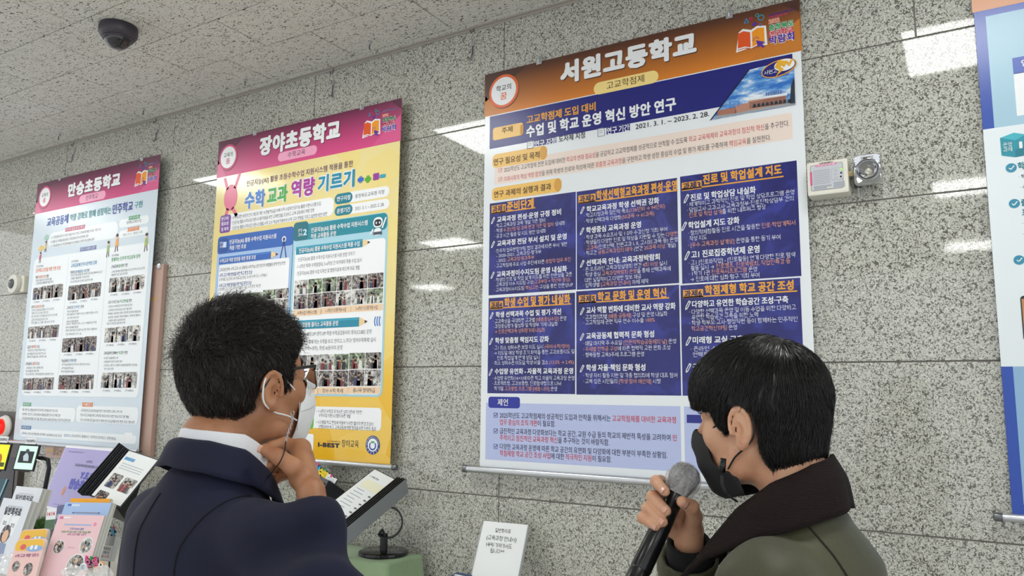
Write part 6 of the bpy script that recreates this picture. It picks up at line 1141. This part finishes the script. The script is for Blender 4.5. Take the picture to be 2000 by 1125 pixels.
# mask
WM = fabric('white_mask_cloth', '#e2e4e4', '#eceeee', 500, .8, .1)
def mask(p, center, centre, edge, mat, thick=.0014, name='face_mask', n=17, pleat=0):
    keys = [[[-e[0], e[1], e[2]], [-m[0], m[1], m[2]], [c[0], c[1], c[2]], [m[0], m[1], m[2]], [e[0], e[1], e[2]]] for c, m, e in zip(center, centre, edge)]
    rows = smooth_rows(keys, n); rows = [[tuple(q) for q in [r_[0] for r_ in smooth_rows([[a] for a in row], 21)]] for row in rows]
    if pleat:
        rows = [[(x, y+pleat*math.sin(i*1.6)*(1-abs(j-10)/14), z) for j, (x, y, z) in enumerate(r)] for i, r in enumerate(rows)]
    o = shell_strip([list(r) for r in zip(*rows)], thick); ob = p.hp(name, o, mat, True); return ob
mk = mask(p1, [(0, .108, .004), (0, .118, -.018), (0, .128, -.040), (0, .120, -.068), (0, .098, -.102), (0, .078, -.114)], [(.028, .100, -.004), (.040, .098, -.022), (.046, .092, -.042), (.045, .086, -.066), (.04, .076, -.094), (.034, .062, -.112)], [(.050, .074, -.020), (.060, .062, -.026), (.064, .054, -.044), (.063, .048, -.062), (.058, .044, -.078), (.05, .038, -.094)], WM)
SW = M('#e6e6e4', .6)
p1.hp('mask_seam', MB().tube(curve_pts([(0, .1095, .003), (0, .1190, -.018), (0, .1288, -.040), (0, .1208, -.068), (0, .0985, -.101)], 20), .0009, n=5).tube(curve_pts([(.050, .0740, -.0195), (.030, .100, -.010), (0, .1130, -.008)], 12), .0006, n=5).tube(curve_pts([(.0635, .0552, -.046), (.046, .0935, -.046), (0, .1288, -.043)], 14), .0006, n=5).tube(curve_pts([(.0645, .0545, -.022), (.0640, .0520, -.044), (.0600, .0455, -.076)], 10), .0008, n=5), M('#c9ccce', .7), True)
earp = [(.062, .058, -.022), (.073, .034, .004), (.083, .004, .032), (.088, -.020, .026), (.090, -.030, .004), (.088, -.028, -.016), (.082, -.008, -.034), (.074, .020, -.046), (.062, .046, -.060)]
p1.hp('ear_loop', MB().tube(curve_pts(earp, 40), .0016, n=6), SW, True); p1.hp('ear_loop', MB().tube(curve_pts([(-x, y, z) for x, y, z in earp], 40), .0016, n=6), SW, True)
# chain and cord
chn = curve_pts([p1.px(571, 812, 1.262), p1.px(570, 826, 1.255), p1.px(563, 845, 1.245), p1.px(558, 862, 1.235)], 15); mb = MB()
for i, c in enumerate(chn[:-1]):
    c2 = chn[i+1]; m_ = Vector(c).lerp(Vector(c2), .5); ax = (Vector(c2)-Vector(c)).normalized(); sidev = ax.orthogonal().normalized() if i % 2 else ax.cross(ax.orthogonal()).normalized()
    mb.tube([m_+ax*.0030*math.cos(a)+sidev*.0017*math.sin(a) for a in np.linspace(0, 6.283, 9)], .0005, n=4, cap=False)
mb.tube([Vector(chn[0])+Vector((0, 0, .004))+Vector((.0045*math.cos(a), 0, .0045*math.sin(a))) for a in np.linspace(0, 6.283, 13)], .0007, n=5, cap=False)
mb.build('mask_chain', STEEL, p1.t, smooth=True, label='silver chain of the mask strap')
MB().tube(curve_pts([p1.px(558, 862, 1.235), p1.px(556, 880, 1.195), p1.px(548, 900, 1.182), p1.px(538, 914, 1.195), p1.px(528, 927, 1.24), p1.px(518, 936, 1.25)], 24), .0011, n=6).build('neck_cord', M('#2a1a18', .6), p1.t, smooth=True, label='thin dark cord')
# glasses
GM = M('#3a3634', .3, .5); gl_ = NT('spectacle_lens', .02); gl_.b.inputs['Transmission Weight'].default_value = 1; gl_.b.inputs['IOR'].default_value = 1.12; gl_.b.inputs['Base Color'].default_value = (1, 1, 1, 1)
g = MB()
for s_ in (-1, 1):
    g.tube([(s_*.068, .092, .028), (s_*.073, .06, .030), (s_*.078, .03, .031), (s_*.084, .004, .033), (s_*.088, -.012, .026), (s_*.087, -.032, .004)], [.003, .003, .0026, .0022, .002, .0024], n=6)
    R_ = [(x, .113-abs(x)*.30, z) for x, z in rr(.008, -.014, .062, .026, .012)]; R_ = [(s_*x, y, z) for x, y, z in R_]; g.tube(R_+[R_[0]], .0011, n=5, cap=False); p1.hp('lens', MB().add(R_+[(x, y-.0012, z) for x, y, z in R_], [tuple(range(len(R_))), tuple(reversed(range(len(R_), 2*len(R_))))]+[(i, len(R_)+i, len(R_)+(i+1) % len(R_), (i+1) % len(R_)) for i in range(len(R_))]), gl_.m)
    g.tube([(s_*.062, .0945, .022), (s_*.068, .092, .028)], .0022, n=6); g.tube([(s_*.010, .109, .002), (s_*.012, .102, -.002)], .0012, n=5)
g.tube([(-.009, .110, .012), (0, .113, .016), (.009, .110, .012)], .0012, n=5); p1.hp('glasses_frame', g, GM, True, 'thin dark metal glasses frame')
# jacket
NV = fabric('navy_wool', '#0a0e27', '#0f1432', 700, .88, .2, .03)
sh1 = NB1[2]-.116
def arm_field(P, a, b, c, r, cutn=None, cutp=None, k=.02):
    d1 = caps(P, a, b, r[0], r[1]); d2 = caps(P, b, c, r[1], r[2])
    if cutn is not None: d2 = smax(d2, (P-np.array(cutp, 'f')) @ np.array(cutn, 'f'), .003); d2 = smax(d2, -caps(P, np.array(cutp)-np.array(cutn)*.03, np.array(cutp)+np.array(cutn)*.05, r[2]-.007, r[2]-.007), .002)
    return smin(d1, d2, k)
sR = (.158, -.030, sh1-.022); sL = (-.160, -.030, sh1-.022); cutp1 = np.array(q1['w'])-fo1*.028
def jack1(P):
    d = elli(P, (0, -.015, 1.17), (.176, .118, .26)); d = smin(d, elli(P, (0, -.005, .98), (.17, .118, .24)), .05); d = smin(d, caps(P, (-.125, -.035, sh1-.018), (.125, -.035, sh1-.018), .056, .056), .05)
    d = smin(d, elli(P, (0, -.062, sh1-.11), (.14, .082, .16)), .05); d = smin(d, caps(P, (NB1[0], NB1[1]-.008, NB1[2]-.14), (NB1[0], NB1[1]+.0, NB1[2]-.085), .105, .078), .05)
    d = smax(d, .76-P[:, 2], .01); d = smax(d, -caps(P, np.array(NB1)+np.array((0, .005, -.02)), p1.fh((0, -.03, -.04)), .056, .07), .006); d = smax(d, -elli(P, (0, NB1[1]+.12, NB1[2]-.06), (.05, .06, .12)), .01)
    aR = arm_field(P, sR, elb1, q1['w'], (.060, .053, .036), fo1, cutp1); aL = arm_field(P, sL, (-.21, -.03, 1.1), (-.2, .08, .86), (.060, .052, .041)); return smin(smin(d, aR, .018), aL, .02)
def fold1(V):
    a = np.array(sR); b = np.array(elb1); c = np.array(q1['w']); da = np.linalg.norm(V-b, axis=1); t = (V-b) @ fo1; up = (b-a)/np.linalg.norm(b-a); ta = (V-a) @ up
    el = np.exp(-(da/.17)**2); fl = .016*np.sin(t*70+2.5*wav(V, 10, 4)) * el; ar = np.exp(-(np.linalg.norm(V-(a+(b-a)*.55), axis=1)/.11)**2); fl += .010*np.sin(ta*62+2.2*wav(V, 9, 4)+1.0)*ar; return fl + .0022*wav(V, 16, 6) + .0012*wav(V, 40, 6)
lo = (-.34, -.28, .74); hi = (max(.3, elb1[0]+.1), max(.3, elb1[1]+.12, q1['w'][1]+.08), NB1[2]+.08)
V, F = nets(jack1, lo, hi, .0052); mesh_np('suit_jacket', V, F, NV.__class__ and NV, p1.t, fold1, relax=2)
def lay_on(f, pts, off, n=26):
    P = np.array(curve_pts(pts, n), 'f')
    for _ in range(8):
        d = f(P); e = .003; g = np.stack([f(P+np.eye(3, dtype='f')[i]*e)-d for i in range(3)], 1)/e; g /= np.maximum(np.linalg.norm(g, axis=1), 1e-6)[:, None]; P = (P - g*(d-off)[:, None]*.8).astype('f')
    return P, g
def seam(p, name, f, fold, pts, mat, r_=.0013):
    P, g = lay_on(f, pts, .0); P = P + g*(fold(P)+.0006)[:, None]; MB().tube([tuple(q) for q in P], r_, n=5).build(name, mat, p.t, smooth=True)
def collar_rows(cx, cy, tab, n=49):
    """tab: (angle from the back, lower radius, lower height, upper radius, upper height, fold radius, fold height)"""
    T = np.array(tab, float); out = []
    for a in np.linspace(T[0, 0], T[-1, 0], n):
        v = [np.interp(a, T[:, 0], T[:, k]) for k in range(1, T.shape[1])]; r = math.radians(a); row = []
        for k in range(0, len(v), 2): row.append((cx + v[k]*math.sin(r), cy - v[k]*1.08*math.cos(r), v[k+1]))
        out.append(row)
    return [[tuple(q[0]) for q in smooth_rows([[c] for c in row], 9)] for row in out]
cz = NB1[2]
def sym(tab): return [(-a, *r) for a, *r in reversed(tab) if a > 0]+tab
tab = sym([(0, .092, cz-.030, .080, cz+.004, .070, cz+.012), (45, .099, cz-.038, .084, cz+.000, .071, cz+.008), (90, .104, cz-.062, .083, cz-.018, .071, cz-.008), (125, .108, cz-.105, .086, cz-.055, .074, cz-.045), (150, .112, cz-.17, .092, cz-.12, .08, cz-.11)])
shell_strip(collar_rows(NB1[0], NB1[1]+.012, tab), .004).build('jacket_collar', NV, p1.t, smooth=True)
tab = sym([(0, .070, cz-.02, .064, cz+.022, .0615, cz+.026), (45, .071, cz-.026, .064, cz+.018, .0615, cz+.022), (90, .073, cz-.03, .067, cz+.012, .064, cz+.016), (125, .078, cz-.06, .070, cz-.012, .067, cz-.008), (165, .088, cz-.09, .076, cz-.045, .073, cz-.040)])
shell_strip(collar_rows(NB1[0], NB1[1]+.010, tab), .002).build('shirt_collar', fabric('white_cotton', '#dfe2e8', '#e8eaee', 600, .8, .1), p1.t, smooth=True, label='white shirt collar')
SM_ = M('#0a0b16', .9)
seam(p1, 'back_seam', jack1, fold1, [(0, NB1[1]-.12, cz-.06), (0, -.2, cz-.17), (0, -.2, cz-.3), (0, -.2, cz-.45)], SM_)
seam(p1, 'sleeve_seam', jack1, fold1, [(.120, -.02, sh1+.07), (.108, -.12, sh1+.03), (.112, -.2, sh1-.06), (.125, -.2, sh1-.18)], SM_, .0016)
shoes_legs(p1, M('#14151f', .8), M('#0e0e10', .3))
# ---------------------------------------------------------------- the man with the microphone
p2 = Person('man in an olive jacket with brown corduroy collar and black mask, holding a microphone', 86, (1447, 838), 1.20, -1, 76, 2)
hp2 = dict(w=(1345, 1052, 1.325), ix=[(1318, 962, 1.345), (1290, 940, 1.325), (1281, 940, 1.285), (1299, 960, 1.250)], md=[(1312, 985, 1.34), (1285, 968, 1.325), (1274, 970, 1.278), (1301, 998, 1.243)], rg=[(1308, 1008, 1.335), (1278, 992, 1.32), (1264, 993, 1.272), (1295, 1020, 1.238)], pk=[(1306, 1030, 1.325), (1268, 1012, 1.31), (1254, 1012, 1.268), (1281, 1029, 1.238)], th=[(1352, 1035, 1.315), (1356, 1008, 1.285), (1351, 990, 1.262), (1332, 980, 1.247)])
q2 = {k: ([p2.px(*a) for a in v] if isinstance(v, list) else p2.px(*v)) for k, v in hp2.items()}
elb2 = p2.px(1352, 1290, 1.42); fo2 = (np.array(q2['w'])-np.array(elb2)); fo2 /= np.linalg.norm(fo2)
def hand2(P):
    q = q2; d = caps(P, elb2, q['w'], .034, .025)
    for k, r_ in (('ix', (.0108, .0105, .0098, .0082)), ('md', (.0112, .0110, .0102, .0086)), ('rg', (.0106, .0104, .0097, .0082)), ('pk', (.0095, .0092, .0086, .0072))):
        d = smin(d, smin(chain(P, q[k], r_, .003), caps(P, q['w'], q[k][0], .018, .0125), .012), .003)
    d = smin(d, smin(chain(P, q['th'], (.016, .0135, .0118, .0095), .004), caps(P, q['w'], q['th'][0], .022, .017), .014), .006); return d
allp = [q2['w']]+sum([q2[k] for k in ('ix', 'md', 'rg', 'pk', 'th')], []); NB2 = tuple(np.array(p2.fh((0, -.056, -.074))))
build_head(p2, SKIN2.m, NB2, (hand2, np.min(allp, 0)-.05, np.max(allp, 0)+.05, .0022), neck_r=.0525)
camn = np.array(p2.I.to_3x3() @ (-CF))
for k, o_ in (('ix', .0080), ('md', .0084), ('rg', .0080), ('pk', .0070)):
    a = np.array(q2[k][3]); d_ = a-np.array(q2[k][2]); d_ /= np.linalg.norm(d_); nn = camn-d_*(camn @ d_); nn /= np.linalg.norm(nn); nail(p2, a+nn*o_*1.0+d_*.001, nn, d_, .011 if k != 'pk' else .009, .012)
a = np.array(q2['th'][3]); d_ = a-np.array(q2['th'][2]); d_ /= np.linalg.norm(d_); nn = camn-d_*(camn @ d_); nn /= np.linalg.norm(nn); nail(p2, a+nn*.0094, nn, d_, .0135, .014)
def cap2(q):
    X = np.abs(q[:, 0]); S = np.stack([X, q[:, 1], q[:, 2]], 1); d = elli(S, (0, -.004, .052), (.091, .110, .1)); d = smin(d, elli(S, (0, -.040, -.010), (.070, .064, .078)), .02); d = smin(d, elli(S, (0, .03, .06), (.086, .088, .07)), .02)
    d = smax(d, zc(q[:, 1], [-.2, -.07, -.050, -.034, -.028, .012, .02, .036, .048, .08, .12], [-.082, -.086, -.066, -.034, .030, .028, -.004, .0, .026, .030, .034]) - q[:, 2], .006)
    return d + (.0010*wav(q, 70, 8)).astype('f')
Vh, Fh = hair_cap(p2, cap2, HAIR)
strands(p2, Vh, Fh, cap2, HAIR, 11000, .06, .005, .00042, (-.01, -.055, .165), .9, .10, 13)
strands(p2, Vh, Fh, cap2, HAIR, 2500, .045, .008, .00036, (-.01, -.055, .165), 1.4, .2, 15, keep=lambda q, n: q[:, 2] < .05)
BM = fabric('black_mask_cloth', '#0e0f12', '#141519', 500, .75, .15)
mask(p2, [(0, .122, -.012), (0, .130, -.030), (0, .122, -.055), (0, .110, -.080), (0, .085, -.112), (0, .06, -.122)], [(.028, .102, -.014), (.036, .098, -.032), (.040, .090, -.056), (.042, .078, -.080), (.038, .060, -.108), (.036, .04, -.118)], [(.046, .078, -.020), (.053, .066, -.040), (.058, .054, -.060), (.062, .036, -.070), (.064, .012, -.074), (.060, -.004, -.104)], BM, pleat=.0012)
BS = M('#101114', .6); lp = [(-.046, .079, -.021), (-.062, .060, -.010), (-.073, .035, .006), (-.080, .008, .030), (-.083, -.020, .034), (-.085, -.032, .012), (-.083, -.030, -.012), (-.082, -.012, -.032), (-.078, .004, -.046), (-.070, .020, -.066)]
p2.hp('ear_loop', MB().tube(curve_pts(lp, 40), .0016, n=6), BS, True); p2.hp('ear_loop', MB().tube(curve_pts([(-x, y, z) for x, y, z in lp], 40), .0016, n=6), BS, True)
MB().tube([p2.px(1413, 895, 1.17), p2.px(1410, 922, 1.168)], [.0045, .0055], n=10).build('strap_toggle', M('#08090a', .2), p2.t, smooth=True)
MB().tube(curve_pts([p2.px(1411, 928, 1.168), p2.px(1411, 945, 1.165), p2.px(1418, 962, 1.163), p2.px(1430, 973, 1.165), p2.px(1440, 980, 1.175)], 18), [.003]*9+[.0016]*9, n=6).build('strap_end', BS, p2.t, smooth=True)
# olive jacket
OL = fabric('olive_waxed_cotton', '#3a3a25', '#45442b', 400, .6, .25, .1); sh2 = NB2[2]-.125
sRr = (.165, -.02, sh2-.022); sLl = (-.165, -.02, sh2-.024); cutp2 = np.array(q2['w'])-fo2*.034
def jack2(P):
    d = elli(P, (0, -.01, 1.16), (.185, .122, .27)); d = smin(d, elli(P, (0, 0, .95), (.18, .125, .25)), .05); d = smin(d, caps(P, (-.13, -.03, sh2-.02), (.13, -.03, sh2-.02), .058, .058), .05)
    d = smin(d, elli(P, (0, -.050, sh2-.12), (.145, .074, .17)), .05); d = smin(d, caps(P, (NB2[0], NB2[1]-.018, NB2[2]-.15), (NB2[0], NB2[1]+.0, NB2[2]-.09), .108, .082), .05)
    d = smax(d, .72-P[:, 2], .01); d = smax(d, -caps(P, np.array(NB2)+np.array((0, .005, -.02)), p2.fh((0, -.03, -.04)), .062, .072), .006); d = smax(d, -elli(P, (0, NB2[1]+.13, NB2[2]-.06), (.05, .06, .12)), .01)
    aR = arm_field(P, sRr, elb2, q2['w'], (.066, .062, .050), fo2, cutp2); aL = arm_field(P, sLl, (-.215, -.02, 1.12), (-.2, .12, .92), (.070, .060, .05)); return smin(smin(d, aR, .02), aL, .03)
def fold2(V):
    a = np.array(sLl); da = np.linalg.norm((V-a-np.array((0, .05, -.06)))/np.array((1, 1, 1)), axis=1); fl = .006*np.sin((V[:, 2]*.8+V[:, 1]*.7)*75+2.2*wav(V, 9, 4))*np.exp(-(da/.12)**2)
    w_ = np.array(q2['w']); t = (V-w_) @ fo2; fl += .005*np.sin(t*110+2*wav(V, 14, 4))*np.exp(-(np.linalg.norm(V-(w_-fo2*.14), axis=1)/.13)**2); return fl+.0024*wav(V, 14, 6)+.0014*wav(V, 38, 6)
V, F = nets(jack2, (-.38, -.28, .7), (.34, max(.34, elb2[1]+.12, q2['w'][1]+.08), NB2[2]+.08), .0054); mesh_np('olive_jacket', V, F, OL, p2.t, fold2, relax=2)
cd = NT('brown_corduroy', .9); v_ = cd.coord('Object'); wv_ = cd.n('ShaderNodeTexWave', i_Scale=150, i_Distortion=.3, bands_direction='Z'); cd.l(v_, wv_.inputs['Vector']); cd.color(cd.ramp(wv_.outputs['Fac'], [(.2, '#150f0e'), (.7, '#271d1c')])); cd.bump(wv_.outputs['Fac'], .6, .001); cd.b.inputs['Specular IOR Level'].default_value = .2
cz = NB2[2]
tab = sym([(0, .088, cz-.040, .082, cz+.004, .068, cz+.040), (45, .102, cz-.050, .092, cz-.002, .070, cz+.026), (90, .128, cz-.075, .106, cz-.026, .077, cz-.002), (125, .150, cz-.118, .118, cz-.072, .090, cz-.045), (158, .185, cz-.20, .15, cz-.16, .122, cz-.13)])
shell_strip(collar_rows(NB2[0], NB2[1]+.012, tab), .005).build('corduroy_collar', cd.m, p2.t, smooth=True, label='dark brown corduroy collar')
cu0 = np.array(q2['w'])-fo2*.052; V, F = nets(lambda P: smax(smax(caps(P, cu0, np.array(q2['w'])+fo2*.03, .040, .036), (P-np.array(np.array(q2['w'])-fo2*.004, 'f')) @ np.array(fo2, 'f'), .002), -caps(P, cu0-fo2*.02, np.array(q2['w'])+fo2*.06, .031, .029), .002), np.array(q2['w'])-.11, np.array(q2['w'])+.08, .003)
rib = NT('black_rib_knit', .95); wv_ = rib.n('ShaderNodeTexWave', i_Scale=60, bands_direction='X'); rib.l(rib.coord('Object'), wv_.inputs['Vector']); rib.b.inputs['Base Color'].default_value = lin('#121315'); rib.bump(wv_.outputs['Fac'], .5, .001); mesh_np('inner_cuff', V, F, rib.m, p2.t, label='black knitted inner cuff')
seam(p2, 'shoulder_seam', jack2, fold2, [(-.10, -.05, sh2+.09), (-.115, -.14, sh2+.02), (-.12, -.2, sh2-.08), (-.13, -.2, sh2-.2)], M('#24241a', .8), .0016)
shoes_legs(p2, M('#23252b', .8), M('#1a1a1c', .4))
# microphone
mt = at_d(1334, 938, 1.30); mbm = at_d(1233, 1150, 1.20); ax = (mt-mbm).normalized(); L_ = (mt-mbm).length
T = Matrix.Translation(mbm) @ ax.to_track_quat('Z', 'Y').to_matrix().to_4x4(); t = thing('microphone', 'black handheld microphone with a thin white cover over its grille', 'microphone', T)
autosmooth(MB().lathe([(.0001, -.05), (.016, -.05), (.017, -.046), (.017, .03), (.0163, .031), (.0163, .033), (.0171, .034), (.0166, L_-.09), (.0155, L_-.06), (.0152, L_-.035), (.0185, L_-.026), (.0185, L_-.022), (.0001, L_-.022)], M('#101113', .25), 40).build('microphone_body', parent=t))
gr = NT('grille_mesh', .4); vo = gr.n('ShaderNodeTexVoronoi', i_Scale=900); gr.l(gr.coord('Object'), vo.inputs['Vector']); gr.b.inputs['Metallic'].default_value = .7; gr.color(gr.ramp(vo.outputs['Distance'], [(.2, '#5a5e62'), (.6, '#1b1d20')])); gr.bump(vo.outputs['Distance'], .5, .0006)
MB().lathe([(.0001, -.0235), (.018, -.0235), (.0235, -.012), (.0262, .002), (.0255, .012), (.021, .021), (.012, .0265), (.0001, .028)], gr.m, 36, Matrix.Translation((0, 0, L_))).build('grille', parent=t, smooth=True)
cm = NT('nonwoven_cover', .7); cm.b.inputs['Base Color'].default_value = lin('#e8e8ea'); n_ = cm.noise(cm.coord('Object'), 260, 3, .7); n2 = cm.noise(cm.coord('Object', (1, 1, .35)), 60, 2, .6, 1.5); mth = cm.n('ShaderNodeMath', operation='MULTIPLY'); cm.l(cm.ramp(n_, [(.3, .28), (.7, .62)]), mth.inputs[0]); cm.l(cm.ramp(n2, [(.4, .7), (.62, 1.)]), mth.inputs[1]); cm.l(mth.outputs[0], cm.b.inputs['Alpha'])
bm = bmesh.new(); bmesh.ops.create_uvsphere(bm, u_segments=72, v_segments=36, radius=1)
for v in bm.verts:
    n_ = v.co.copy(); a = math.atan2(n_.y, n_.x); z = n_.z; low = max(0, -z-.2); r_ = .0295*math.sqrt(max(0, 1-z*z)) if z > -.3 else .0295*.954*(1-low*.42); f = 1+(.035+.10*low)*math.sin(a*9+2*z)*abs(math.sin(a*2.3+z*3))+.03*math.sin(a*4+z*5)
    v.co = Vector((r_*f*math.cos(a), r_*f*math.sin(a), .0305*z*(1.25 if z < 0 else 1))) if abs(z) < .999 else Vector((0, 0, .031 if z > 0 else -.037))
me = bpy.data.meshes.new('grille_cover'); bmesh.ops.delete(bm, geom=[v for v in bm.verts if v.co.z < -.0355], context='VERTS'); bm.to_mesh(me); bm.free(); me.materials.append(cm.m); me.polygons.foreach_set('use_smooth', [True]*len(me.polygons)); o = bpy.data.objects.new('grille_cover', me); COL.objects.link(o); o.parent = t; o.location = (0, 0, L_+.001); o['label'] = 'thin white crumpled cover'
